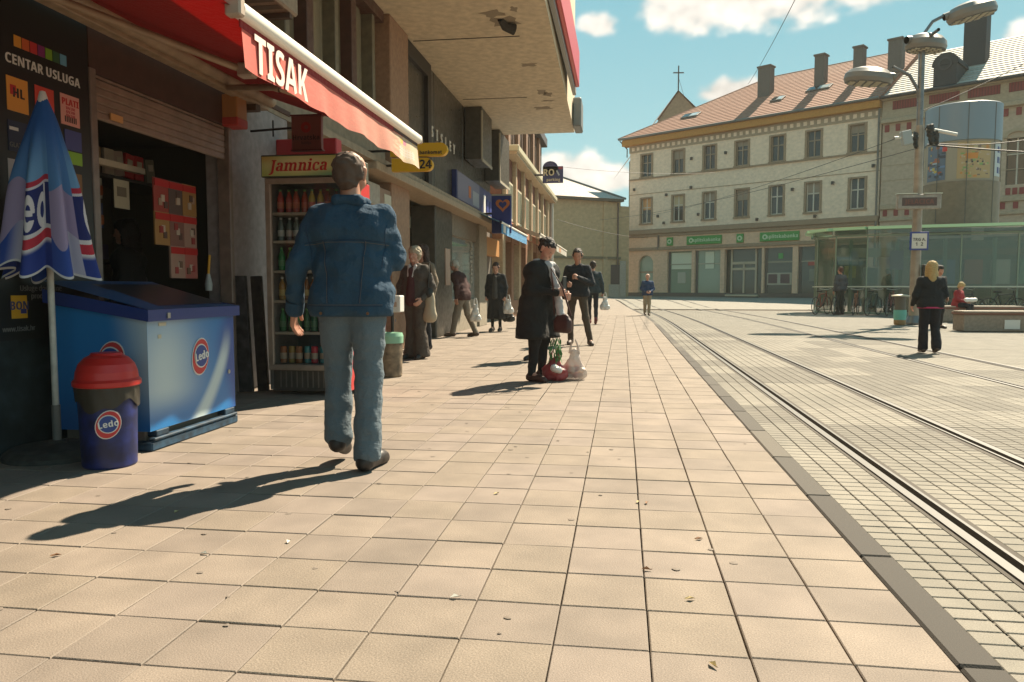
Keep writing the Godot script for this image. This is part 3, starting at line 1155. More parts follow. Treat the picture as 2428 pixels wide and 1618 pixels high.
func kiosk() -> void:
	var o := thing("news_kiosk", "news kiosk with open counter window and dark interior", "kiosk", P(-3.8, 0, 0))
	var teal := mat("kiosk_teal", lin(.040, .060, .062), .6, "grime", .8)
	var brown := mat("kiosk_brown", lin(.085, .038, .026), .7, "plaster", .8)
	var grey := mat("kiosk_grey", lin(.33, .29, .28), .75, "plaster", .9)
	var inner := mat("kiosk_inner", lin(.12, .10, .08), .9)
	slab(o, "front_wall", teal, -.25, 0, 0, 2.95, -4.0, 5.06)
	slab(o, "counter_wall", teal, -.25, 0, 0, .86, 5.06, 6.99)
	slab(o, "counter_top", mat("counter_wood", lin(.06, .045, .035), .5), -.45, .05, .86, .90, 5.07, 6.98, .008)
	slab(o, "header", brown, -.25, .01, 2.60, 3.0, 5.06, 6.99)
	slab(o, "side_wall", grey, -.25, .0, 0, 2.95, 7.02, 8.36, .01)
	slab(o, "window_post", mat("post_grey", lin(.22, .17, .14), .45, "metal", 1.0), -.1, .03, .86, 2.62, 5.04, 5.11, .006)
	slab(o, "window_post", mat("post_grey"), -.1, .03, .0, 2.62, 6.97, 7.03, .006)
	slab(o, "back_wall", inner, -2.0, -1.9, 0, 2.6, 4.0, 8.3)
	slab(o, "inner_wall", inner, -1.9, -.25, 0, 2.6, 4.1, 4.2)
	slab(o, "inner_wall", inner, -1.9, -.25, 0, 2.6, 7.9, 8.0)
	slab(o, "ceiling", inner, -1.9, -.25, 2.6, 2.7, 4.1, 8.0)
	slab(o, "floor", inner, -1.9, -.25, 0.0, .1, 4.2, 7.9)
	slab(o, "roof_edge", brown, -1.9, .02, 3.0, 3.05, -4.0, 8.4)
	# roller shutter
	var sh := part(o, "roller_shutter", box_mesh(Vector3(.02, .02, 1.86)), mat("shutter", lin(.315, .215, .165), .55, "metal", 1.0), Vector3(-.02, 2.585, -6.03))
	for k in 5:
		var sl := tool_new()
		bevel(sl, Vector3.ZERO, Vector3(.03, .058, 1.86), .008)
		part(sh, "slat", sl.commit(), mat("shutter"), Vector3(.0 + .002 * (k % 2), -.045 - .058 * k, 0))
	slab(o, "shutter_tag", mat("tag_orange", lin(.55, .28, .10), .6), .0, .012, 2.30, 2.35, 5.28, 5.42)
	# shelf inside, fluorescent batten off, magazine rail
	slab(o, "shelf", mat("shelf_dark", lin(.06, .05, .04), .7), -1.2, -.7, 2.02, 2.05, 5.0, 7.4)
	slab(o, "batten", mat("batten_white", lin(.42, .36, .26), .6), -.50, -.44, 2.06, 2.11, 5.15, 6.35)
	slab(o, "shelf", mat("shelf_dark"), -1.85, -1.3, 1.30, 1.33, 4.3, 7.6)
	slab(o, "shelf", mat("shelf_dark"), -1.85, -1.3, 1.0, 1.03, 4.3, 7.6)
	# dark stall beyond: recess, red front, pale fascia
	var st := thing("snack_stall", "red fronted stall with pale fascia behind the drinks fridge", "stall", P(-3.8, 0, 8.4))
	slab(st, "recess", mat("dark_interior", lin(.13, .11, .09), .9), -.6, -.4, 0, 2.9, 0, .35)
	slab(st, "wall", mat("stall_red", lin(.36, .045, .045), .6, "plaster", 1.0), -.4, -.02, 0, 2.05, .35, 4.2)
	slab(st, "fascia", mat("fascia_pale", lin(.42, .37, .30), .65, "plaster", .8), -.4, .10, 2.30, 2.62, .3, 3.0, .01)
	slab(st, "fascia_end", mat("fascia_brown", lin(.26, .17, .12), .7), -.4, .08, 2.30, 2.60, 3.02, 4.2, .01)
	slab(st, "cream_strip", mat("cream_strip", lin(.52, .40, .27), .6), -.4, .06, 2.06, 2.14, .3, 4.25)
	slab(st, "band", mat("band_brown", lin(.22, .15, .11), .7), -.4, .02, 2.14, 2.295, .3, 4.25)
	slab(st, "red_board", mat("board_red", lin(.52, .05, .055), .55), -.02, .05, 1.45, 2.05, 2.2, 4.2, .008)
	slab(st, "notice", mat("notice_white", lin(.50, .46, .36), .7), .082, .09, 2.32, 2.52, 3.25, 3.8)
	slab(st, "poster_blue", mat("poster_blue", lin(.16, .13, .28), .6), -.02, .005, 1.52, 1.78, 3.85, 4.18)
	slab(st, "poster_yellow", mat("poster_yellow", lin(.6, .38, .06), .6), .005, .01, 1.44, 1.50, 3.8, 4.18)
	slab(st, "poster_pink", mat("poster_pink", lin(.58, .16, .17), .6), .05, .056, .85, 1.42, 3.6, 4.18)
	for k in 5:
		slab(st, "poster_line", mat("poster_line", lin(.66, .5, .42), .6), .056, .058, .93 + .09 * k, .96 + .09 * k, 3.66, 4.12)

	# printed services board on the kiosk wall
	var bd := thing("services_board", "black services board with rows of coloured posters beside kiosk window", "sign", P(-3.775, 0, 0))
	var bk := mat("board_black", lin(.010, .011, .010), .45)
	slab(bd, "panel", bk, -.02, 0, .72, 2.95, 3.2, 5.03)
	var cols := [lin(.62, .27, .03), lin(.55, .11, .03), lin(.50, .03, .03), lin(.20, .02, .12), lin(.17, .33, .02), lin(.03, .10, .04), lin(.12, .32, .45)]
	for k in 7:
		slab(bd, "colour_square", mat("square_%d" % k, cols[k], .5), .001, .004, 2.555, 2.625, 4.36 + .066 * k, 4.36 + .066 * k + .058)
	letters(bd, "lettering", "CENTAR USLUGA", .062, mat("letter_white", lin(.62, .6, .55), .5), Vector3(.003, 2.47, -4.61), wall_basis(), .003)
	var pc := [[4.285, 4.455, 2.15, 2.36, lin(.66, .27, .04)], [4.515, 4.68, 2.16, 2.36, lin(.55, .05, .03)], [4.74, 4.92, 2.16, 2.365, lin(.60, .27, .22)],
		[4.28, 4.45, 1.90, 2.09, lin(.015, .025, .06)], [4.52, 4.66, 1.90, 2.10, lin(.55, .10, .10)], [4.77, 4.93, 1.995, 2.13, lin(.05, .06, .20)], [4.79, 4.93, 1.90, 1.985, lin(.20, .38, .03)],
		[4.27, 4.445, 1.655, 1.85, lin(.48, .46, .46)], [4.26, 4.38, 1.36, 1.59, lin(.42, .06, .04)], [4.78, 4.92, 1.65, 1.84, lin(.18, .09, .03)], [4.245, 4.37, .855, 1.0, lin(.62, .33, .02)]]
	for k in pc.size():
		var q: Array = pc[k]
		slab(bd, "poster", mat("poster_%d" % k, q[4], .55), .001, .005, q[2], q[3], q[0], q[1])
	var ink := mat("ink_dark", lin(.02, .015, .015), .6)
	var wht := mat("letter_white")
	letters(bd, "lettering", "HL", .06, ink, Vector3(.007, 2.265, -4.375), wall_basis(), .003)
	slab(bd, "red_mark", mat("mark_red", lin(.45, .02, .02), .5), .0055, .008, 2.25, 2.31, 4.31, 4.355)
	letters(bd, "lettering", "PLATI", .045, mat("mark_red"), Vector3(.007, 2.315, -4.83), wall_basis(), .003)
	for k in 3:
		letters(bd, "lettering", "RACUN", .02, mat("mark_pink", lin(.55, .12, .12), .5), Vector3(.007, 2.275 - .025 * k, -4.83), wall_basis(), .003, false)
	for k in 7:
		slab(bd, "bar_code", ink, .0055, .0075, 2.18, 2.22, 4.775 + .017 * k, 4.775 + .017 * k + .008)
	letters(bd, "lettering", "BON", .055, mat("ink_blue", lin(.05, .05, .12), .5), Vector3(.007, .935, -4.307), wall_basis(), .003)
	slab(bd, "blue_mark", mat("mark_blue", lin(.03, .04, .18), .5), .0055, .008, .885, .915, 4.315, 4.36)
	letters(bd, "lettering", "Usluge dostupne", .036, mat("letter_grey", lin(.16, .16, .15), .5), Vector3(.003, 1.045, -4.50), wall_basis(), .003, false)
	letters(bd, "lettering", "prodajnim", .036, mat("letter_grey"), Vector3(.003, .995, -4.52), wall_basis(), .003, false)
	letters(bd, "lettering", "www.tisak.hr", .034, mat("letter_grey"), Vector3(.003, .79, -4.30), wall_basis(), .003, false)
	letters(bd, "lettering", "GLAZNIC", .03, mat("letter_grey"), Vector3(.007, 1.94, -4.365), wall_basis(), .003, false)
	slab(bd, "white_mark", wht, .0055, .008, 2.03, 2.05, 4.29, 4.36)

func awning() -> void:
	var o := thing("awning", "red folding awning with white front bar and faded lettered valance", "awning", P(-3.8, 0, 0))
	var cloth := mat("awning_cloth", lin(.40, .012, .010), .8, "cloth", 3.0)
	cloth.backlight_enabled = true
	cloth.backlight = lin(.34, .010, .006)
	var n := 30
	var d0 := 2.6
	var d1 := 7.42
	# fabric from the wall tube to the front bar, sagging a little
	var st := tool_new()
	st.set_smooth_group(0)
	var pts := []
	for i in n + 1:
		var row := []
		for j in 9:
			var t := j / 8.0
			var d := lerpf(d0, d1, float(i) / n)
			var dip := -.035 * sin(PI * t) * (1.0 + .25 * sin(d * 3.1))
			row.append(Vector3(lerpf(.22, 1.79, t), lerpf(2.98, 2.50, t) + dip, -d))
		pts.append(row)
	for i in n:
		for j in 8:
			for q in [pts[i][j], pts[i][j + 1], pts[i + 1][j + 1], pts[i][j], pts[i + 1][j + 1], pts[i + 1][j]]:
				st.set_uv(Vector2(q.x, q.z))
				st.add_vertex(q)
	st.generate_normals()
	part(o, "fabric", st.commit(), cloth)
	part(o, "front_bar", tube_mesh([Vector3(1.80, 2.50, -3.82), Vector3(1.80, 2.50, -7.36)], .046, 14), mat("bar_white", lin(.80, .75, .66), .45))
	slab(o, "bar_cap", mat("cap_grey", lin(.40, .31, .24), .5), 1.755, 1.845, 2.45, 2.545, 3.765, 3.825, .01)
	slab(o, "bar_cap", mat("cap_grey"), 1.76, 1.84, 2.46, 2.54, 7.362, 7.40, .01)
	slab(o, "red_hem", mat("hem_red", lin(.36, .022, .022), .8, "cloth", 3.0), 1.797, 1.803, 2.415, 2.468, 3.84, 6.55)
	slab(o, "dark_hem", mat("hem_dark", lin(.07, .04, .035), .8), 1.797, 1.803, 2.43, 2.468, 6.56, 7.34)
	# valance: faded red, paler to the far end where the print has bleached
	var im := Image.create(512, 64, false, Image.FORMAT_RGB8)
	var ns := FastNoiseLite.new()
	ns.seed = 4
	ns.frequency = .03
	for x in 512:
		for y in 64:
			var t := x / 511.0 + ns.get_noise_2d(x, y * 3.0) * .10
			var c := Vector3(.60, .120, .090).lerp(Vector3(.60, .25, .18), smoothstep(.1, .75, t)).lerp(Vector3(.60, .47, .32), smoothstep(.74, .88, t))
			c *= .93 + .1 * ns.get_noise_2d(x * 4.0, y * 6.0)
			if x > 418 and x < 490 and y > 26 and y < 52 and (y % 7 > 2 or x % 11 > 6):
				c = Vector3(.60, .52, .44)
			if x > 425 and x < 455 and y > 6 and y < 20:
				c = Vector3(.60, .42, .10) if x < 440 else Vector3(.55, .22, .30)
			im.set_pixel(x, y, Color(c.x, c.y, c.z).linear_to_srgb())
	var vm := print_mat("valance_print", im, .85)
	vm.backlight_enabled = true
	vm.backlight = lin(.16, .04, .03)
	st = tool_new()
	st.set_smooth_group(0)
	var w := []
	for i in 73:
		var d := lerpf(3.86, 7.34, i / 72.0)
		var col := []
		for j in 7:
			var t := j / 6.0
			var wave := .014 * sin(d * 7.0 + .6 * sin(d * 2.0)) * t + .008 * sin(d * 17.0) * t
			if d < 4.9:
				wave *= .35
			col.append(Vector3(1.80 + wave + .012 * t, lerpf(2.425, 2.212 + .006 * sin(d * 9.0), t), -d))
		w.append(col)
	for i in 72:
		for j in 6:
			var q := [[i, j], [i + 1, j], [i + 1, j + 1], [i, j], [i + 1, j + 1], [i, j + 1]]
			for e in q:
				st.set_uv(Vector2(e[0] / 72.0, e[1] / 6.0))
				st.add_vertex(w[e[0]][e[1]])
	st.generate_normals()
	part(o, "valance", st.commit(), vm)
	letters(o, "lettering", "TISAK", .185, mat("valance_white", lin(.80, .66, .56), .8), Vector3(1.813, 2.318, -4.33), wall_basis() * Basis.from_scale(Vector3(1.05, 1.12, 1)), .003)
	# wall tube, arms and brackets
	var beige := mat("arm_beige", lin(.44, .31, .20), .6, "metal", 1.0)
	part(o, "wall_tube", tube_mesh([Vector3(.22, 2.95, -2.5), Vector3(.22, 2.95, -7.5)], .06, 12), beige)
	slab(o, "back_rail", beige, .10, .20, 2.86, 2.90, 2.5, 7.5, .006)
	for q in [[4.35, 5.4], [6.6, 5.9]]:
		part(o, "arm", tube_mesh([Vector3(.24, 2.86, -q[0]), Vector3(1.0, 2.66, -q[1]), Vector3(1.06, 2.64, -q[1])], .028, 8), beige)
		part(o, "arm", tube_mesh([Vector3(1.04, 2.65, -q[1]), Vector3(1.76, 2.47, -q[0])], .024, 8), beige)
	slab(o, "elbow", mat("cap_grey"), .98, 1.10, 2.60, 2.70, 5.35, 5.45, .01)
	slab(o, "bracket", mat("bracket_brown"), .0, .2, 2.80, 3.0, 7.2, 7.3)
	slab(o, "bracket", mat("bracket_brown"), .0, .2, 2.80, 3.0, 4.0, 4.1)

	# orange lottery box under the awning
	var ob := thing("orange_box", "small orange and red box on the wall under the awning", "sign", P(-3.8, 2.62, 6.9))
	slab(ob, "case", mat("orange_case", lin(.40, .17, .05), .6), .0, .16, 0, .27, 0, .20, .01)
	slab(ob, "red_base", mat("case_red", lin(.42, .04, .03), .6), -.0, .165, -.03, .055, -.005, .205, .01)
	# square lottery sign on an arm
	var sq := thing("square_sign", "square dark red sign with a round emblem over the fridge", "sign", P(-3.12, 2.42, 7.32))
	slab(sq, "panel", mat("sign_brown_red", lin(.24, .07, .05), .55), -.155, .155, 0, .33, -.03, .03, .006)
	slab(sq, "frame", mat("sign_frame", lin(.16, .02, .02), .5), -.165, .165, -.012, 0, -.035, .035)
	slab(sq, "frame", mat("sign_frame"), -.165, .165, .33, .342, -.035, .035)
	part(sq, "emblem", extrude(disc_poly(.052, .052), .004), mat("emblem_red", lin(.38, .02, .02), .5), Vector3(0, .215, .036))
	part(sq, "emblem_core", extrude(disc_poly(.02, .02), .003), mat("sign_brown_red"), Vector3(.004, .215, .040))
	letters(sq, "lettering", "Hrvatska", .05, mat("sign_ink", lin(.06, .015, .012), .5), Vector3(0, .115, .032), Basis(), .004)
	letters(sq, "lettering", "lutrija", .03, mat("sign_ink"), Vector3(0, .065, .032), Basis(), .004, false)
	part(sq, "arm", tube_mesh([Vector3(-.60, .20, .0), Vector3(-.16, .22, 0)], .012, 6), mat("black_frame"))
	part(sq, "arm", tube_mesh([Vector3(-.36, .14, .0), Vector3(-.36, .30, 0)], .008, 6), mat("black_frame"))
	var rb := thing("red_sign_box", "plain red sign box on the stall behind the square sign", "sign", P(-3.8, 2.30, 8.05))
	slab(rb, "case", mat("box_red", lin(.46, .03, .035), .5), 0, .70, 0, .38, 0, .16, .01)

func freezer() -> void:
	var o := thing("ice_cream_freezer", "blue and white ice cream chest freezer with sloping glass lid", "freezer", P(-2.97, 0, 4.41))
	# body print: blue fading to white, with a bright swoosh (printed sheet)
	var f := func(w: int, h: int, side: bool) -> Image:
		var im := Image.create(w, h, false, Image.FORMAT_RGB8)
		var blue := Vector3(.008, .150, .40)
		var deep := Vector3(.010, .060, .27)
		var white := Vector3(.48, .57, .58)
		for x in w:
			for y in h:
				var u := float(x) / w
				var v := float(y) / h
				var a := 0.0
				var c := blue
				if side:
					a = exp(-pow((u - .16) / .33, 2.0)) * smoothstep(.95, .62, v) * smoothstep(-.55, .45, v + u * .1)
					c = blue.lerp(deep, smoothstep(.78, .98, u + .08 * sin(v * 5.0)))
					var sw := absf(u - (.90 - .62 * pow(v, 1.6) + .25 * v)) / (.05 + .07 * v)
					a = maxf(a * .92, smoothstep(1.25, .2, sw) * smoothstep(.05, .5, v) * .95)
				else:
					a = smoothstep(.62, 1.12, u + (.5 - v) * .15) * smoothstep(1.0, .55, v) * .8
					c = blue.lerp(deep, smoothstep(.6, 1.0, v) * .5)
				c = c.lerp(white, clampf(a, 0.0, 1.0))
				im.set_pixel(x, y, Color(c.x, c.y, c.z).linear_to_srgb())
		return im
	var L := 1.08
	var D := .66
	var st := tool_new()
	quad(st, Vector3(0, .13, 0), Vector3(0, .84, 0), Vector3(0, .84, -L), Vector3(0, .13, -L))
	part(o, "street_side", st.commit(), print_mat("freezer_print_side", f.call(256, 192, true), .35))
	st = tool_new()
	quad(st, Vector3(-D, .13, 0), Vector3(-D, .94, 0), Vector3(0, .84, 0), Vector3(0, .13, 0))
	part(o, "end_panel", st.commit(), print_mat("freezer_print_end", f.call(192, 192, false), .35))
	st = tool_new()
	bx(st, Vector3(-D, .13, -L), Vector3(-.004, .83, -.004))
	part(o, "tank", st.commit(), mat("freezer_blue", lin(.012, .07, .22), .4))
	# rim and lid slope up towards the wall
	var rim := mat("rim_blue", lin(.010, .030, .16), .4)
	st = tool_new()
	var e := .035
	var y0 := .835
	var y1 := .955
	quad(st, Vector3(e, y0, e), Vector3(e, y0 + .075, e), Vector3(e, y0 + .075, -L - e), Vector3(e, y0, -L - e))
	quad(st, Vector3(-D - e, y1, e), Vector3(-D - e, y1 + .085, e), Vector3(e, y0 + .075, e), Vector3(e, y0, e))
	quad(st, Vector3(e, y0, -L - e), Vector3(e, y0 + .075, -L - e), Vector3(-D - e, y1 + .085, -L - e), Vector3(-D - e, y1, -L - e))
	quad(st, Vector3(-D, y1, e), Vector3(e, y0, e), Vector3(e, y0, -L - e), Vector3(-D, y1, -L - e))
	part(o, "rim", st.commit(), rim)
	st = tool_new()
	var ty := func(x: float) -> float: return lerpf(y0 + .077, y1 + .14, clampf(-x / (D + e), 0.0, 1.0))
	quad(st, Vector3(e, ty.call(e), e), Vector3(-D - e, ty.call(-D - e), e), Vector3(-D - e, ty.call(-D - e), -.38), Vector3(e, ty.call(e), -.16))
	quad(st, Vector3(e, ty.call(e), -.16), Vector3(-.06, ty.call(-.06), -.22), Vector3(-.06, ty.call(-.06), -L + .05), Vector3(e, ty.call(e), -L - e))
	quad(st, Vector3(-.58, ty.call(-.58), -.30), Vector3(-D - e, ty.call(-D - e), -.38), Vector3(-D - e, ty.call(-D - e), -L - e), Vector3(-.58, ty.call(-.58), -L))
	part(o, "lid_frame", st.commit(), mat("lid_blue", lin(.012, .085, .22), .4))
	st = tool_new()
	quad(st, Vector3(-.06, ty.call(-.06) + .003, -.18), Vector3(-.60, ty.call(-.6) + .003, -.30), Vector3(-.60, ty.call(-.6) + .003, -L), Vector3(-.06, ty.call(-.06) + .003, -L + .03))
	part(o, "glass_lid", st.commit(), mat("lid_glass_dark", lin(.020, .030, .045), .28))
	# scuffed pallet base
	var base := mat("base_blue", lin(.022, .075, .135), .7, "grime", 2.0)
	slab(o, "base", base, -D + .02, .01, 0, .065, -.0, L + .02, .01)
	slab(o, "base_rail", base, -.03, .018, .065, .085, .02, L + .0, .006)
	slab(o, "foot_block", base, -.12, .004, .085, .128, .06, .20, .006)
	slab(o, "foot_block", base, -.12, .004, .085, .128, L - .16, L - .02, .006)
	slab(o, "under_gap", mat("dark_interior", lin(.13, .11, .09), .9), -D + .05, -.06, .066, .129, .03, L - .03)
	slab(o, "latch", mat("latch_steel", lin(.4, .38, .34), .4, "", 1.0, .8), .036, .045, .85, .885, .16, .19)
	part(o, "lock", lathe([Vector2(.016, 0), Vector2(.016, .006), Vector2(.001, .008)], 12), mat("latch_steel"), Vector3(.001, .41, -.99), Basis(Vector3(0, 0, 1), -PI / 2))
	slab(o, "sticker", mat("sticker_pale", lin(.5, .45, .33), .7), .001, .004, .80, .822, .12, .20)
	slab(o, "sticker", mat("sticker_pale"), .001, .004, .72, .745, .11, .145)
	# round brand emblem: red ring, white rim, blue disc, lettering
	ledo_badge(o, Vector3(.002, .56, -.60), wall_basis(), .115)
	ledo_badge(o, Vector3(-.25, .595, .003), Basis(), .10)

func ledo_badge(o: Node3D, at: Vector3, b: Basis, r: float) -> void:
	var z := b.z
	part(o, "badge_white", extrude(disc_poly(r * .92, r * 1.18), .003), mat("badge_white", lin(.62, .60, .56), .5), at + z * .003, b * Basis(Vector3(0, 0, 1), -.35))
	part(o, "badge_red", extrude(disc_poly(r * .86, r * 1.10), .003), mat("badge_red", lin(.50, .03, .03), .5), at + z * .006, b * Basis(Vector3(0, 0, 1), -.35))
	part(o, "badge_rim", extrude(disc_poly(r * .74, r * .74), .003), mat("badge_white"), at + z * .009 + b.y * r * .05, b)
	part(o, "badge_blue", extrude(disc_poly(r * .66, r * .66), .003), mat("badge_blue", lin(.02, .05, .22), .5), at + z * .012 + b.y * r * .05, b)
	letters(o, "lettering", "Ledo", r * .50, mat("badge_text", lin(.66, .66, .62), .5), at + z * .014 + b.y * r * .05, b * Basis(Vector3(0, 0, 1), .12), .004)

func waste_bin() -> void:
	var o := thing("waste_bin", "dark blue waste bin with red domed lid and black bag", "bin", P(-3.0, 0, 4.06))
	var blue := mat("bin_blue", lin(.012, .026, .165), .45, "grime", 2.0)
	part(o, "body", lathe([Vector2(.001, .0), Vector2(.142, .0), Vector2(.148, .012), Vector2(.160, .42), Vector2(.165, .47)], 36), blue)
	part(o, "lid", lathe([Vector2(.176, .475), Vector2(.184, .482), Vector2(.184, .505), Vector2(.170, .520), Vector2(.165, .56), Vector2(.149, .605), Vector2(.118, .640), Vector2(.09, .655), Vector2(.08, .668), Vector2(.001, .672)], 36), mat("lid_red", lin(.48, .018, .014), .38))
	# bag folded over the edge
	var st := tool_new()
	st.set_smooth_group(0)
	var ring := []
	for k in 49:
		var a := TAU * k / 48.0
		var low: float = .365 + .028 * sin(a * 3.0 + .7) + .015 * sin(a * 7.0) + (.055 if sin(a) < .1 and cos(a) < -.4 else 0.0)
		var col := []
		for j in 6:
			var t := j / 5.0
			var r := lerpf(.166, .162, t) + .005 * sin(a * 13.0 + t * 4.0) * (1.0 - t * .4) + .006
			col.append(Vector3(cos(a) * r, lerpf(.485, low, t), sin(a) * r))
		ring.append(col)
	for k in 48:
		for j in 5:
			for q in [ring[k][j], ring[k][j + 1], ring[k + 1][j + 1], ring[k][j], ring[k + 1][j + 1], ring[k + 1][j]]:
				st.set_uv(Vector2.ZERO)
				st.add_vertex(q)
	st.generate_normals()
	part(o, "bag", st.commit(), mat("bag_black", lin(.028, .024, .016), .5))
	# wrapped brand print
	var dirb := Basis(Vector3.UP, .62)
	ledo_badge(o, dirb * Vector3(0, .265, .158), dirb, .072)

func parasol() -> void:
	var o := thing("parasol", "folded blue printed parasol standing before the kiosk", "parasol", P(-3.49, 0, 4.24))
	var im := Image.create(1024, 512, false, Image.FORMAT_RGB8)
	var ring := func(x: float, y: float, cx: float, cy: float, r: float, w: float) -> bool:
		return absf(Vector2(x - cx, y - cy).length() - r) < w
	for x in 1024:
		var u := x / 1024.0 * 8.0
		var pn := int(u)
		var fu := u - pn
		for y in 512:
			var v := y / 512.0 # 0 top
			var c := Vector3(.012, .085, .30).lerp(Vector3(.13, .30, .50), smoothstep(.12, .48, v) * (.9 if pn % 2 == 0 else .45))
			if pn % 2 == 0:
				var b := v + (fu - .5) * .05
				if b > .475:
					c = Vector3(.36, .025, .05)
				if b > .505:
					c = Vector3(.50, .50, .55)
				if b > .52:
					c = Vector3(.012, .022, .13)
					# lettering e d
					var lx := fu * 1.0
					var ly := (v - .635) * 1.55
					var e1: bool = ring.call(lx, ly, .30, .03, .115, .042) and not (lx > .34 and ly > .03 and ly < .09)
					e1 = e1 or (absf(ly - .03) < .026 and absf(lx - .30) < .11)
					var d1: bool = ring.call(lx, ly, .66, .03, .115, .042) or (absf(lx - .775) < .042 and ly > -.20 and ly < .18)
					if e1 or d1:
						c = Vector3(.55, .54, .56)
				if b > .76:
					c = Vector3(.55, .55, .56)
				if b > .785:
					c = Vector3(.40, .025, .045)
				if b > .84:
					c = Vector3(.55, .55, .56).lerp(Vector3(.012, .035, .21), smoothstep(.84, .875, b))
			else:
				var edge := .52 - .035 * cos((fu - .5) * 5.0)
				if v > edge:
					c = Vector3(.27, .23, .37)
				if v > .80 + .05 * sin(fu * 6.0):
					c = Vector3(.02, .06, .28).lerp(Vector3(.36, .36, .46), smoothstep(.45, .8, fu))
			if v > .985:
				c = Vector3(.5, .5, .5)
			im.set_pixel(x, y, Color(c.x, c.y, c.z).linear_to_srgb())
	var st := tool_new()
	st.set_smooth_group(0)
	var seg := 160
	var rows := 28
	var g := []
	for i in rows + 1:
		var t := float(i) / rows
		var row := []
		for k in seg + 1:
			var a := TAU * k / seg
			var fold := cos(a * 8.0)
			var base := lerpf(.022, .258, pow(t, .92)) + .02 * sin(t * 5.0)
			var r := base * (1.0 + (.22 * fold + .07 * sin(a * 3.0 + 1.0) + .05 * sin(a * 13.0)) * smoothstep(.05, .6, t))
			var drop := 1.06 + .03 * fold + .028 * sin(a * 2.0 + .5) + .02 * sin(a * 5.0)
			row.append(Vector3(cos(a) * r * 1.06, 2.20 - drop * t, sin(a) * r * .9))
		g.append(row)
	for i in rows:
		for k in seg:
			for e in [[i, k], [i + 1, k], [i + 1, k + 1], [i, k], [i + 1, k + 1], [i, k + 1]]:
				st.set_uv(Vector2(1.0 - float(e[1]) / seg + .035, float(e[0]) / rows))
				st.add_vertex(g[e[0]][e[1]])
	st.generate_normals()
	var m := print_mat("parasol_print", im, .85)
	part(o, "canopy", st.commit(), m)
	part(o, "finial", lathe([Vector2(.032, 2.165), Vector2(.026, 2.20), Vector2(.016, 2.235), Vector2(.001, 2.24)], 14), mat("finial_white", lin(.6, .58, .54), .5))
	part(o, "pole", tube_mesh([Vector3(0, .05, 0), Vector3(0, 2.15, 0)], .019, 12), mat("pole_white", lin(.56, .54, .48), .45, "metal", 2.0))
	part(o, "pole_sleeve", tube_mesh([Vector3(0, .06, 0), Vector3(0, .32, 0)], .025, 12), mat("sleeve_grey", lin(.12, .12, .11), .5))
	part(o, "base", lathe([Vector2(.30, 0), Vector2(.30, .03), Vector2(.26, .06), Vector2(.06, .085), Vector2(.04, .10), Vector2(.001, .10)], 32), mat("parasol_base", lin(.055, .055, .048), .8, "grime", 2.0))
	for s in o.get_children():
		s.rotation.y = .12

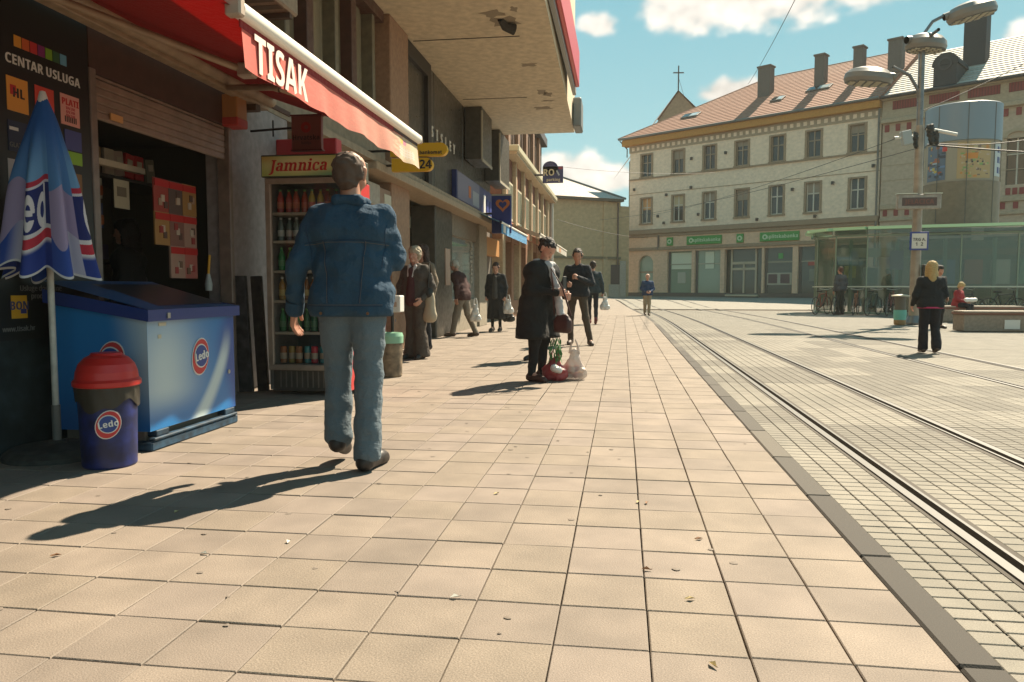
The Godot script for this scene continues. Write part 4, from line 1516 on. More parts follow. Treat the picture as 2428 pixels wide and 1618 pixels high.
func fridge() -> void:
	var o := thing("drinks_fridge", "tall glass door drinks fridge with lettered green header", "fridge", P(-3.0, 0, 7.0))
	var w := .415
	var steel := mat("fridge_grey", lin(.20, .175, .155), .5, "metal", 1.0)
	var inner := mat("fridge_inner", lin(.09, .09, .08), .6)
	slab(o, "cabinet_side", steel, -w, -w + .04, .05, 2.10, 0, .62, .005)
	slab(o, "cabinet_side", mat("fridge_red", lin(.50, .03, .03), .4), w - .04, w, .05, 2.10, 0, .62, .005)
	slab(o, "cabinet_back", inner, -w + .04, w - .04, .05, 2.10, .58, .62)
	slab(o, "cabinet_top", steel, -w + .04, w - .04, 2.07, 2.10, .0, .58)
	slab(o, "cabinet_floor", inner, -w + .04, w - .04, .27, .30, .0, .58)
	var kick := slab(o, "kick_panel", mat("kick_dark", lin(.075, .060, .048), .6, "metal", 1.2), -w + .04, w - .04, .04, .27, -.005, .03, .004)
	for k in 12:
		part(kick, "grille_slot", box_mesh(Vector3(.012, .16, .006)), mat("dark_interior", lin(.13, .11, .09), .9), Vector3(-.30 + .055 * k, 0, .019))
	var fr := mat("door_frame", lin(.33, .25, .19), .45, "metal", 1.0)
	var door := slab(o, "door_rail", fr, -w + .01, w - .01, 2.04, 2.095, -.05, -.006, .006)
	door.name = "door"
	for q in [[-w + .01, -w + .065, .30, 2.04], [w - .065, w - .01, .30, 2.04], [-w + .01, w - .01, .245, .30]]:
		var sl := slab(o, "x", fr, q[0], q[1], q[2], q[3], -.05, -.006, .006)
		sl.position -= door.position
		o.remove_child(sl)
		sl.name = "door_rail"
		door.add_child(sl, true)
	var pane := slab(o, "x", glass("fridge_pane", lin(.06, .07, .06), .06), -w + .064, w - .064, .30, 2.04, -.03, -.024)
	pane.position -= door.position
	o.remove_child(pane)
	pane.name = "pane"
	door.add_child(pane, true)
	# header sign: printed green and yellow panel with red script
	var im := Image.create(256, 64, false, Image.FORMAT_RGB8)
	for x in 256:
		for y in 64:
			var u := x / 255.0
			var v := y / 63.0
			var c := Vector3(.36, .46, .12).lerp(Vector3(.82, .76, .42), exp(-pow((u - .47) / .42, 2.0) - pow((v - .42) / .42, 2.0) * .8))
			c = c.lerp(Vector3(.05, .30, .22), smoothstep(.55, 1.05, v) * smoothstep(.35, .9, u) * .8)
			c = c.lerp(Vector3(.55, .20, .04), smoothstep(.5, .0, v) * smoothstep(.3, .0, u) * .5)
			im.set_pixel(x, y, Color(c.x, c.y, c.z).linear_to_srgb())
	var st := tool_new()
	quad(st, Vector3(-.42, 2.11, .067), Vector3(-.42, 2.295, .067), Vector3(.42, 2.295, .067), Vector3(.42, 2.11, .067))
	part(o, "header_print", st.commit(), print_mat("header_print", im, .4))
	slab(o, "header_case", mat("header_dark", lin(.05, .055, .035), .5), -.43, .43, 2.10, 2.31, -.066, .55, .008)
	letters(o, "lettering", "Jamnica", .105, mat("script_red", lin(.45, .025, .02), .5), Vector3(-.04, 2.205, .071), Basis(Vector3(1, 0, 0), Vector3(.22, 1.05, 0), Vector3(0, 0, 1)), .006, true, true, true)
	var shelf := mat("shelf_wire", lin(.36, .30, .22), .5)
	var ys := [.305, .62, .93, 1.22, 1.51, 1.78]
	for k in range(1, 6):
		slab(o, "shelf", shelf, -w + .045, w - .045, ys[k] - .03, ys[k] - .005, .03, .55)
	# bottles and cans, one thing each
	var prof := [Vector2(.001, 0), Vector2(.031, 0), Vector2(.033, .01), Vector2(.033, .13), Vector2(.026, .16), Vector2(.013, .19), Vector2(.012, .215), Vector2(.001, .216)]
	var can := [Vector2(.001, 0), Vector2(.030, 0), Vector2(.033, .01), Vector2(.033, .15), Vector2(.028, .165), Vector2(.001, .166)]
	var bm := lathe(prof, 12)
	var cm := lathe(can, 12)
	var lab := lathe([Vector2(.0338, .04), Vector2(.0338, .10)], 12)
	var capm := lathe([Vector2(.0145, .205), Vector2(.0145, .223), Vector2(.001, .224)], 10)
	var rows := [
		["can", "lowest", [lin(.30, .10, .03), lin(.45, .02, .03), lin(.35, .22, .05), lin(.05, .25, .25)], lin(.4, .3, .2)],
		["bottle", "second lowest", [lin(.02, .13, .03), lin(.03, .11, .04)], lin(.05, .14, .05)],
		["bottle", "third lowest", [lin(.30, .16, .04), lin(.26, .10, .03)], lin(.40, .28, .08)],
		["bottle", "third highest", [lin(.02, .17, .04), lin(.02, .13, .04)], lin(.06, .20, .07)],
		["bottle", "second highest", [lin(.10, .13, .11), lin(.16, .18, .15)], lin(.38, .38, .32)],
		["bottle", "highest", [lin(.38, .035, .02), lin(.36, .05, .02), lin(.42, .30, .03), lin(.14, .03, .02)], lin(.45, .10, .04)]]
	var words := ["coloured can from the left on the lowest shelf of the drinks fridge", "dark green bottle from the left on the second lowest fridge shelf", "amber bottle from the left on the third lowest fridge shelf", "bright green bottle from the left on the third highest fridge shelf", "clear bottle from the left on the second highest fridge shelf", "soft drink bottle from the left on the top fridge shelf"]
	for k in 6:
		for i in 9:
			var r: Array = rows[k]
			var b := thing("drink_can" if k == 0 else "drink_bottle", ORD[i] + " " + words[k], "can" if k == 0 else "bottle", P(-3.0 - .325 + .081 * i, ys[k] + (.0 if k else .0), 7.0 + .12 + .02 * (i % 2)), 0.0, r[1] + " fridge shelf drinks")
			var col: Color = r[2][(i * 7 / 3) % r[2].size()]
			if k == 5:
				col = r[2][clampi(i / 2, 0, 3)]
			var key := "drink_%d_%s" % [k, col.to_html()]
			part(b, "can_body" if k == 0 else "bottle_body", cm if k == 0 else bm, mat(key, col, .25))
			part(b, "paper_label", lab, mat("drinklabel_%d" % k, r[3], .5))
			if k > 0:
				part(b, "cap", capm, mat("drinkcap_%d" % (k % 2), [lin(.45, .42, .36), lin(.10, .25, .06)][k % 2], .5))
	# dark boards leaning beside the fridge
	for k in 2:
		var bd := thing("leaning_board", ["dark grey board leaning on the wall left of the fridge", "brown board tucked between grey board and fridge"][k], "board", P(-3.72 + .13 * k, 0, 7.1 + .10 * k))
		part(bd, "plank", box_mesh(Vector3(.14 - .03 * k, 1.16, .05), .005), mat("board_dark_%d" % k, [lin(.075, .07, .072), lin(.06, .045, .038)][k], .7, "grime", 1.5), Vector3(-.02, .585, 0), Basis(Vector3(0, 0, 1), .045))

func kiosk_goods() -> void:
	# magazines hanging in the kiosk window
	var cols := [lin(.30, .05, .04), lin(.36, .12, .10), lin(.34, .22, .17), lin(.20, .10, .08), lin(.32, .18, .06), lin(.10, .07, .06)]
	var n := 0
	rng.seed = 77
	for r in 3:
		for c in 3:
			if r == 2 and c == 0:
				continue
			var label: String = "%s magazine hanging in the %s row of the kiosk rack" % [["left", "middle", "right"][c], ["top", "middle", "bottom"][r]]
			var o := thing("magazine", label, "magazine", P(-4.02 + .0 * c, 1.86 - .29 * r, 6.24 + .215 * c), 0.0, "magazines hanging in the kiosk window")
			var bcol: Color = cols[(n * 5 + r) % 6]
			slab(o, "cover", mat("cover_%d" % ((n * 5 + r) % 6), bcol, .5), -.012, .003 * ((n + r) % 3), -.145, .145, -.112, .112)
			slab(o, "title_band", mat("title_red", lin(.42, .02, .02), .5), .004, .010, .075, .135, -.105, .105)
			for k in 3:
				var x0 := rng.randf_range(-.08, .03)
				var y0 := rng.randf_range(-.12, .0)
				slab(o, "picture", mat("pic_%d" % (k + r), [lin(.36, .24, .17), lin(.10, .06, .05), lin(.45, .38, .3), lin(.28, .04, .04), lin(.15, .09, .06)][(k + r) % 5], .5), .004, .0105 + .001 * k, y0, y0 + .06, x0, x0 + .05)
			n += 1
	var bks := [[5.2, lin(.30, .10, .04)], [5.32, lin(.35, .08, .03)], [5.5, lin(.26, .16, .05)], [5.68, lin(.20, .12, .05)], [5.86, lin(.40, .34, .26)], [5.99, lin(.36, .27, .22)], [6.14, lin(.38, .03, .03)], [6.28, lin(.35, .02, .02)], [6.45, lin(.16, .15, .11)]]
	for k in bks.size():
		var o := thing("book", "%s book from the left on the high kiosk shelf" % ORD[k], "book", P(-4.55, 2.05, bks[k][0] + .35), 0.0, "books on the high kiosk shelf")
		part(o, "cover", box_mesh(Vector3(.03, .22, .13), .003), mat("book_%d" % k, bks[k][1], .6), Vector3(.05, .11, 0), Basis(Vector3.RIGHT, .12 * ((k % 3) - 1)))
		part(o, "spine_label", box_mesh(Vector3(.004, .06, .07)), mat("book_label", lin(.40, .34, .26), .6), Vector3(.067, .14, 0), Basis(Vector3.RIGHT, .12 * ((k % 3) - 1)))
	var pl := thing("price_card", "pale price card hanging below the white batten", "card", P(-4.22, 1.84, 5.98))
	slab(pl, "card", mat("card_pale", lin(.33, .30, .21), .7), 0, .004, -.12, .12, -.10, .10)
	slab(pl, "print", mat("card_ink", lin(.12, .10, .07), .7), .004, .006, -.02, .06, -.06, .06)
	var rp := thing("red_toy_pack", "red rounded pack hanging behind the window post", "package", P(-3.98, 1.30, 5.17))
	part(rp, "pack", extrude(disc_poly(.085, .24), .03), mat("pack_red", lin(.55, .05, .03), .5), Vector3(.0, .22, 0), wall_basis())
	var pt := thing("white_slips", "white paper slips hanging under the red pack", "paper", P(-3.98, .95, 5.2))
	slab(pt, "slip", mat("slip_white", lin(.45, .42, .34), .7), 0, .004, .0, .32, -.03, .0)
	slab(pt, "slip", mat("slip_white"), .006, .01, .02, .30, .02, .05)
	var br := thing("brush", "yellow handled brush hung at the right of the kiosk opening", "brush", P(-3.92, 1.02, 6.80))
	part(br, "handle", tube_mesh([Vector3(0, .16, 0), Vector3(.0, .34, -.03)], .012, 8), mat("brush_yellow", lin(.60, .33, .02), .5))
	part(br, "bristles", lathe([Vector2(.03, .0), Vector2(.035, .06), Vector2(.015, .16)], 12), mat("brush_white", lin(.35, .42, .42), .7))
	for k in 12:
		var o := thing("blister_pack", "%s hanging blister pack in the %s row left of the price card" % [ORD[k % 6], "upper" if k < 6 else "lower"], "package", P(-4.6, 1.95 - .26 * (k / 6), 5.55 + .13 * (k % 6)), 0.0, "blister packs hanging in the kiosk")
		slab(o, "card", mat("blister_%d" % (k % 4), [lin(.10, .20, .10), lin(.38, .38, .30), lin(.30, .08, .06), lin(.08, .10, .20)][k % 4], .5), 0, .004, -.11, .11, -.05, .05)
		part(o, "bubble", box_mesh(Vector3(.03, .09, .06), .01), mat("blister_in_%d" % (k % 3), [lin(.42, .40, .30), lin(.12, .24, .16), lin(.36, .12, .05)][k % 3], .3), Vector3(.018, -.04, 0))
	# jars and packs on the inner shelves
	for k in 14:
		var o := thing("grocery_pack", "%s dim packet on the %s inner shelf of the kiosk" % [ORD[k / 2], "upper" if k % 2 else "lower"], "package", P(-5.4, 1.33 if k % 2 else 1.03, 4.7 + .2 * k), 0.0, "packets on inner kiosk shelves")
		part(o, "carton", box_mesh(Vector3(.08, .14 + .03 * (k % 3), .11), .004), mat("pk_%d" % (k % 5), [lin(.14, .07, .05), lin(.07, .10, .08), lin(.20, .15, .10), lin(.08, .06, .10), lin(.22, .05, .04)][k % 5], .6), Vector3(0, .07 + .015 * (k % 3), 0))

func litter_bin_near() -> void:
	var o := thing("litter_bin", "slim tan litter bin with pale green liner behind the man", "bin", P(-2.70, 0, 8.62))
	part(o, "body", lathe([Vector2(.001, 0), Vector2(.13, 0), Vector2(.14, .02), Vector2(.15, .46)], 20), mat("bin_tan", lin(.33, .24, .15), .7, "grime", 2.0))
	part(o, "liner", lathe([Vector2(.156, .40), Vector2(.158, .48), Vector2(.145, .52), Vector2(.11, .50)], 20), mat("liner_green", lin(.22, .42, .28), .5))
	part(o, "post", tube_mesh([Vector3(-.02, .0, -.17), Vector3(-.02, .75, -.17)], .02, 8), mat("black_frame"))
	var tb := thing("white_crate", "white box standing on the post behind the man", "box", P(-2.72, .62, 8.80))
	part(tb, "case", box_mesh(Vector3(.24, .20, .18), .01), mat("crate_white", lin(.58, .56, .52), .6), Vector3(0, .235, 0))
	slab(tb, "label_strip", mat("notice_pink"), -.08, .08, .2, .26, -.094, -.091)

func street_signs() -> void:
	# capsule shaped cash machine signs
	var yel := mat("bank_yellow", lin(.66, .36, .01), .45)
	var ink := mat("ink_dark")
	var cap := func(l: float, h: float) -> PackedVector2Array:
		var p := PackedVector2Array()
		p.append(Vector2(-l * .5, -h * .5))
		for k in 13:
			var a := -PI / 2 + PI * k / 12.0
			p.append(Vector2(l * .5 - h * .5 + cos(a) * h * .5, sin(a) * h * .5))
		p.append(Vector2(-l * .5, h * .5))
		return p
	for k in 2:
		var o := thing("cash_machine_sign", ["long yellow rounded sign reading bankomat", "short yellow rounded sign reading 24"][k], "sign", P(-2.98, 3.07 - .215 * k, 11.0))
		var pl := part(o, "panel", extrude(cap.call(.86 if k == 0 else .62, .19), .10), yel, Vector3(.0 if k == 0 else -.10, 0, 0))
		pl.name = "panel"
		if k == 0:
			letters(o, "lettering", "bankomat", .052, ink, Vector3(.185, -.045, .004), Basis(), .006)
		else:
			letters(o, "lettering", "24", .13, ink, Vector3(.105, 0, .004), Basis(), .006)
		part(o, "arm", tube_mesh([Vector3(-.85, 0, -.05), Vector3(-.3, 0, -.05)], .018, 8), mat("black_frame"))
	# bank fascia
	var b := thing("bank_fascia", "long blue and grey bank fascia above the shop door", "sign", P(-3.8, 0, 0))
	slab(b, "base", mat("bank_blue", lin(.012, .022, .125), .4), -.02, .10, 2.90, 3.70, 16.9, 22.4, .01)
	slab(b, "grey_field", mat("bank_grey", lin(.17, .165, .24), .45), .10, .112, 3.06, 3.68, 16.95, 19.6)
	slab(b, "flame_mark", mat("bank_orange", lin(.50, .14, .03), .5), .112, .118, 3.22, 3.50, 18.2, 18.45)
	slab(b, "pale_panel", mat("bank_pale", lin(.34, .34, .36), .5), .112, .116, 3.10, 3.45, 18.7, 19.5)
	slab(b, "white_stripe", mat("badge_white"), .10, .116, 3.0, 3.52, 20.2, 20.5)
	for k in 3:
		slab(b, "blue_bar", mat("bank_bar", lin(.03, .045, .22), .5), .10, .114, 3.05, 3.45, 20.7 + .5 * k, 20.95 + .5 * k)
	var hb := thing("heart_sign", "dark blue projecting sign with an orange heart", "sign", P(-3.16, 2.80, 20.0))
	slab(hb, "panel", mat("heart_blue", lin(.014, .025, .15), .4), -.27, .25, -.32, .66, -.06, .06, .01)
	var heart := func(s: float) -> PackedVector2Array:
		var p := PackedVector2Array()
		for k in 40:
			var t := TAU * k / 40.0
			p.append(Vector2(16.0 * pow(sin(t), 3.0), 13.0 * cos(t) - 5.0 * cos(2.0 * t) - 2.0 * cos(3.0 * t) - cos(4.0 * t)) * s)
		return p
	part(hb, "heart_outer", extrude(heart.call(.0118), .006), mat("heart_orange", lin(.52, .14, .03), .5), Vector3(.03, .42, .067))
	part(hb, "heart_inner", extrude(heart.call(.0066), .006), mat("heart_blue"), Vector3(.03, .425, .071))
	slab(hb, "top_light", mat("pale_trim"), -.27, .25, .66, .70, -.06, .06)
	part(hb, "arm", tube_mesh([Vector3(-.6, .2, 0), Vector3(-.25, .2, 0)], .03, 8), mat("black_frame"))
	# light blue awning
	var aw := thing("blue_awning", "light blue shop awning beyond the bank sign", "awning", P(-3.8, 0, 0))
	var bl := mat("awning_blue", lin(.10, .34, .62), .8, "cloth", 2.0)
	var st := tool_new()
	quad(st, P(0, 3.0, 18.6), P(0, 3.0, 23.6), P(.85, 2.66, 23.6), P(.85, 2.66, 18.6))
	part(aw, "fabric", st.commit(), bl)
	st = tool_new()
	for k in 10:
		var a := 18.6 + .5 * k
		var w0 := .012 * (k % 2)
		quad(st, P(.85 + w0, 2.38, a), P(.85, 2.63, a), P(.85, 2.63, a + .5), P(.862 - w0, 2.38, a + .5))
	part(aw, "valance", st.commit(), bl)
	part(aw, "front_bar", tube_mesh([P(.85, 2.65, 18.5), P(.85, 2.65, 23.7)], .03, 8), mat("bar_white"))
	slab(aw, "white_mark", mat("badge_white"), .863, .868, 2.42, 2.60, 18.8, 19.2)
	# pale awnings farther along
	var wh := mat("awning_white", lin(.62, .58, .50), .8, "cloth", 2.0)
	for k in 2:
		var o := thing("white_awning", ["cream shop awning beyond the light blue one", "farthest cream shop awning on the left side"][k], "awning", P(-3.8, 0, 24.6 + 6.4 * k))
		st = tool_new()
		quad(st, P(0, 3.2, 0), P(0, 3.2, 5.6), P(1.15, 2.78, 5.6), P(1.15, 2.78, 0))
		quad(st, P(1.15, 2.52, 0), P(1.15, 2.78, 0), P(1.15, 2.78, 5.6), P(1.15, 2.52, 5.6))
		part(o, "fabric", st.commit(), wh)
		part(o, "front_bar", tube_mesh([P(1.15, 2.79, 0), P(1.15, 2.79, 5.6)], .03, 8), mat("bar_white"))
		slab(o, "print_mark", mat("valance_mark", lin(.42, .22, .12), .8), 1.152, 1.157, 2.56, 2.72, 1.2, 2.2)
	# RO sign
	var ro := thing("blue_hanging_sign", "dark blue square sign lettered RO over the far shops", "sign", P(-2.72, 5.15, 30.0))
	slab(ro, "panel", mat("ro_blue", lin(.022, .028, .10), .45), -.40, .40, -.02, .62, -.06, .06, .01)
	part(ro, "arch_top", extrude(disc_poly(.30, .26), .12), mat("ro_blue"), Vector3(-.10, .56, .06))
	letters(ro, "lettering", "RO", .26, mat("ro_cream", lin(.50, .42, .28), .5), Vector3(-.16, .38, .064), Basis(), .01)
	letters(ro, "lettering", "parking", .11, mat("ro_cream"), Vector3(.02, .10, .064), Basis(), .01)
	part(ro, "slash_mark", box_mesh(Vector3(.06, .22, .01)), mat("ro_pale", lin(.30, .32, .34), .5), Vector3(.20, .36, .066), Basis(Vector3(0, 0, 1), .5))
	slab(ro, "corner_mark", mat("ro_red", lin(.25, .05, .07), .5), .22, .38, .50, .60, -.07, -.061)
	part(ro, "arm", tube_mesh([Vector3(-1.1, .3, 0), Vector3(-.4, .3, 0)], .04, 8), mat("black_frame"))

func low_row() -> void:
	# two storey shops in the sun beyond the tower
	var o := thing("low_shop_row", "two storey row of shops with brown panels and pale gutter", "building", P(-3.8, 0, 24.05))
	var red := mat("panel_red_brown", lin(.185, .075, .050), .7, "plaster", .8)
	var cream := mat("pier_cream", lin(.44, .34, .22), .8, "plaster", .8)
	var rail := mat("rail_terracotta", lin(.34, .13, .065), .75)
	slab(o, "upper_wall", red, -.4, -.02, 2.95, 5.5, 0, 15.6)
	slab(o, "spandrel", rail, -.3, .04, 2.95, 3.28, 0, 15.6, .01)
	for k in 7:
		var d := .1 + 2.3 * k
		slab(o, "pier", cream, -.02, .12, 2.95, 5.5, d, d + .24, .01)
		slab(o, "pier", rail, -.02, .10, 2.95, 5.5, d + .27, d + .52, .01)
		if k < 6:
			var wn := slab(o, "window", mat("sill_white", lin(.52, .46, .34), .6), -.02, .03, 3.32, 4.60, d + .75, d + 2.15, .01)
			part(wn, "pane", box_mesh(Vector3(.01, 1.12, .58)), mat("window_sky", lin(.16, .18, .14), .12), Vector3(.026, .0, .33))
			part(wn, "pane", box_mesh(Vector3(.01, 1.12, .58)), mat("window_sky"), Vector3(.026, .0, -.33))
	slab(o, "gutter", mat("gutter_pale", lin(.46, .42, .29), .6), -.1, .42, 5.50, 5.72, .9, 15.8, .03)
	slab(o, "soffit_board", cream, -.1, .36, 5.40, 5.50, .9, 15.7)
	slab(o, "roof_back", red, -4, -.1, 5.5, 5.7, 0, 15.7)
	slab(o, "end_gable", mat("mezz_plaster"), -6, -.4, 0, 5.5, 15.4, 15.6)
	# ground floor: timber fronts and dark glass
	var wood := mat("shop_timber", lin(.235, .115, .060), .65, "plaster", .9)
	slab(o, "shop_back", mat("dark_interior", lin(.13, .11, .09), .9), -1.6, -1.5, 0, 2.95, 0, 15.6)
	for k in 8:
		var d := .05 + 1.95 * k
		slab(o, "timber_pier", wood if k % 2 else cream, -.4, .02, 0, 2.95, d, d + .55, .01)
		slab(o, "shop_pane", glass("shop_glass", Color.WHITE, .3), -.2, -.18, .6, 2.6, d + .55, d + 1.95)
		slab(o, "stall_riser", wood, -.3, -.02, 0, .6, d + .55, d + 1.95, .01)
	slab(o, "shop_fascia", wood, -.4, .0, 2.6, 2.95, 0, 15.6)
	part(o, "downpipe", tube_mesh([Vector3(.16, .2, -15.5), Vector3(.16, 5.5, -15.5)], .10, 10), mat("pipe_pale", lin(.46, .44, .38), .5))
	# brown block behind
	var b := thing("brown_block", "taller brown brick block behind the low shop row", "building", P(-4.3, 0, 24.3))
	var brk := mat("brick_brown", lin(.14, .078, .052), .85, "plaster", .7)
	slab(b, "wall", brk, -8, 0, 0, 8.7, 0, 16.4)
	slab(b, "cornice", mat("cornice_dark", lin(.05, .05, .06), .7), -8, .28, 8.5, 8.95, -.1, 16.7, .03)
	for k in 6:
		slab(b, "pilaster", mat("pilaster_brown", lin(.26, .15, .095), .8, "plaster", 1.0), 0, .14, 5.7, 8.5, 1.0 + 2.6 * k, 1.5 + 2.6 * k, .01)
		slab(b, "window", mat("window_dark", lin(.03, .03, .03), .15), 0, .02, 6.1, 7.9, 1.9 + 2.6 * k, 3.1 + 2.6 * k)

# ---------------------------------------------------------------- far side of the square
# facade frame: s runs along the front to the right, y up, o is distance in front of the wall
var FO := Vector3(.581, 0, -66.94)
var FA := Vector3(.81466, 0, .57994)
var FN := Vector3(-.57994, 0, .81466)

func facade_node(called: String, label: String, category: String, s: float, o := 0.0, y := 0.0) -> Node3D:
	var n := thing(called, label, category, FO + FA * s + FN * o + Vector3(0, y, 0))
	n.basis = Basis(FA, Vector3.UP, FN)
	return n

# box in facade coordinates relative to its node
func fbox(parent: Node3D, called: String, m: Material, s0: float, s1: float, y0: float, y1: float, o0: float, o1: float, b := 0.0) -> MeshInstance3D:
	return slab(parent, called, m, s0, s1, y0, y1, -o1, -o0, b)

func sash(parent: Node3D, s: float, y: float, w: float, h: float, fr: Material, surround: Material, gl: Material, blind: Material, blind_part: float) -> void:
	# opening with moulded surround, sill, frame bars and two tiers of panes
	var wn := fbox(parent, "window", gl, s + .10, s + w - .10, y + .06, y + h - .10, -.20, -.18)
	var c: Vector3 = wn.position
	var put := func(nm: String, m: Material, s0: float, s1: float, y0: float, y1: float, o0: float, o1: float):
		var p := fbox(parent, "tmp", m, s0, s1, y0, y1, o0, o1)
		parent.remove_child(p)
		p.position -= c
		p.name = nm
		wn.add_child(p, true)
	put.call("surround", surround, s - .06, s + .10, y - .02, y + h + .02, -.2, .05)
	put.call("surround", surround, s + w - .10, s + w + .06, y - .02, y + h + .02, -.2, .05)
	put.call("lintel", surround, s + .10, s + w - .10, y + h - .10, y + h + .02, -.2, .055)
	put.call("sill", surround, s - .10, s + w + .10, y - .06, y + .06, -.2, .10)
	put.call("stile", fr, s + .10, s + .17, y + .06, y + h - .10, -.18, -.13)
	put.call("stile", fr, s + w - .17, s + w - .10, y + .06, y + h - .10, -.18, -.13)
	put.call("mullion", fr, s + w * .5 - .045, s + w * .5 + .045, y + .06, y + h - .10, -.18, -.12)
	put.call("transom", fr, s + .17, s + w * .5 - .045, y + h * .60, y + h * .60 + .08, -.18, -.125)
	put.call("transom", fr, s + w * .5 + .045, s + w - .17, y + h * .60, y + h * .60 + .08, -.18, -.125)
	put.call("rail", fr, s + .17, s + w - .17, y + .06, y + .14, -.18, -.13)
	if blind_part > 0.0:
		put.call("blind", blind, s + .17, s + w - .17, y + h - .10 - (h - .2) * blind_part, y + h - .10, -.175, -.14)

func town_house() -> void:
	var o := facade_node("town_house", "cream three storey town house with red tiled hip roof", "building", 0.0)
	var plaster := mat("house_cream", lin(.84, .655, .475), .9, "plaster", .35)
	var peach := mat("house_peach", lin(.78, .51, .33), .9, "plaster", .4)
	var trim := mat("house_trim", lin(.34, .235, .145), .85, "plaster", .6)
	var ochre := mat("house_ochre", lin(.50, .235, .045), .85, "plaster", .6)
	var L := 20.4
	var B := -11.0
	# shell: wall strips round the window openings so that openings are real
	var ups := [[1.10, 10.32], [4.16, 10.32], [7.0, 10.32], [9.75, 10.32], [12.57, 10.32], [15.27, 10.32], [18.28, 10.32]]
	var lows := [1.12, 4.2, 7.03, 9.82, 12.58, 15.3, 18.38]
	var w := 1.17
	var hu := 2.0
	var hl := 2.24
	var strip := func(y0: float, y1: float, starts: Array, m: Material):
		var s := 0.0
		for a in starts:
			fbox(o, "wall", m, s, a, y0, y1, -.35, 0)
			s = a + w
		fbox(o, "wall", m, s, L, y0, y1, -.35, 0)
	var us := []
	for u in ups:
		us.append(u[0])
	fbox(o, "wall", plaster, 0, L, 10.32 + hu, 12.5, -.35, 0)
	strip.call(10.32, 10.32 + hu, us, plaster)
	fbox(o, "wall", plaster, 0, L, 6.42 + hl, 10.32, -.35, 0)
	strip.call(6.42, 6.42 + hl, lows, plaster)
	fbox(o, "wall", plaster, 0, L, 5.9, 6.42, -.35, 0)
	fbox(o, "side_wall", plaster, 0, .3, .3, 13.3, B, -.36)
	fbox(o, "rear_mass", mat("dark_interior"), .3, L, .4, 13.3, -1.4, -1.2)
	fbox(o, "party_wall", plaster, L - .1, L + .1, .3, 13.3, B, -.36)
	fbox(o, "floor_slab", trim, .3, L, 5.6, 5.8, -1.2, -.36)
	fbox(o, "floor_slab", trim, .3, L, 9.3, 9.5, -1.2, -.36)
	# bands and cornice
	fbox(o, "string_course", trim, -.05, L, 10.18, 10.30, 0, .10)
	fbox(o, "first_floor_cornice", trim, -.08, L, 5.55, 5.95, -.35, .22, .03)
	fbox(o, "first_floor_cornice", trim, -.05, L, 5.30, 5.55, -.35, .10, .02)
	fbox(o, "fine_line", trim, 0, L, 8.95, 8.99, 0, .03)
	fbox(o, "frieze", mat("frieze_stone", lin(.40, .315, .215), .85, "plaster", .5), -.06, L, 12.5, 13.1, -.35, .06)
	for k in 41:
		fbox(o, "frieze_block", plaster, .25 + .495 * k, .50 + .495 * k, 12.66, 12.94, .06, .10)
	fbox(o, "eaves_board", ochre, -.55, L, 13.10, 13.62, -.35, .50, .03)
	part(o, "gutter", tube_mesh([Vector3(-.75, 13.70, .62), Vector3(L, 13.70, .62)], .10, 8), mat("gutter_grey", lin(.12, .115, .10), .5))
	# surviving windows
	var fr := mat("sash_brown", lin(.26, .19, .125), .6)
	var frw := mat("sash_white", lin(.52, .47, .38), .6)
	var gl := mat("house_pane", lin(.030, .036, .036), .10)
	var bl := mat("blind_cream", lin(.46, .36, .21), .8)
	var blo := mat("blind_orange", lin(.52, .28, .12), .8)
	var cur := mat("curtain_grey", lin(.26, .21, .155), .8)
	for k in 7:
		sash(o, ups[k][0], 10.32, w, hu, fr, trim, gl, cur, [.0, .35, .0, .2, .0, .0, .3][k])
		sash(o, lows[k], 6.42, w, hl, frw if k != 3 else fr, trim, gl, [blo, bl, cur, cur, gl, cur, gl][k], [.46, .42, .38, .40, 0.0, .40, 0.0][k])
	# ground floor: peach piers, shop windows, arch
	fbox(o, "fascia_wall", peach, 0, L, 4.42, 5.30, -.35, .02)
	fbox(o, "fascia_cornice", trim, 0, L, 4.16, 4.42, -.35, .16, .02)
	fbox(o, "lintel_band", peach, 0, L, 4.02, 4.16, -.35, .04)
	var piers := [[0.0, 1.02], [2.48, 3.86], [6.14, 6.42], [8.70, 9.05], [12.14, 12.32], [14.52, 14.92], [17.05, 17.5], [19.8, 20.4]]
	for p in piers:
		fbox(o, "pier", peach, p[0], p[1], .62, 4.02, -.35, .03)
	# arched window: spandrel built from an outline
	var poly := PackedVector2Array([Vector2(1.02, 4.02), Vector2(1.02, 3.05)])
	for k in 13:
		var a := PI - PI * k / 12.0
		poly.append(Vector2(1.75 + cos(a) * .73, 3.05 + sin(a) * .73))
	poly.append(Vector2(2.48, 4.02))
	part(o, "arch_head", extrude(poly, .38), peach, Vector3(0, 0, .03))
	var gp := mat("shop_pane_green", lin(.25, .30, .21), .06)
	var gd := mat("shop_pane_dark", lin(.05, .065, .05), .06)
	fbox(o, "arch_window", gp, 1.02, 2.48, .62, 3.8, -.24, -.22)
	fbox(o, "arch_bar", trim, 1.02, 2.48, 2.3, 2.42, -.22, -.18)
	var shops := [[3.86, 6.14, gp], [6.42, 8.70, gp], [12.32, 14.52, gd], [14.92, 17.05, gd], [17.5, 19.8, gd]]
	var pale := mat("pane_blind_pale", lin(.60, .60, .44), .7)
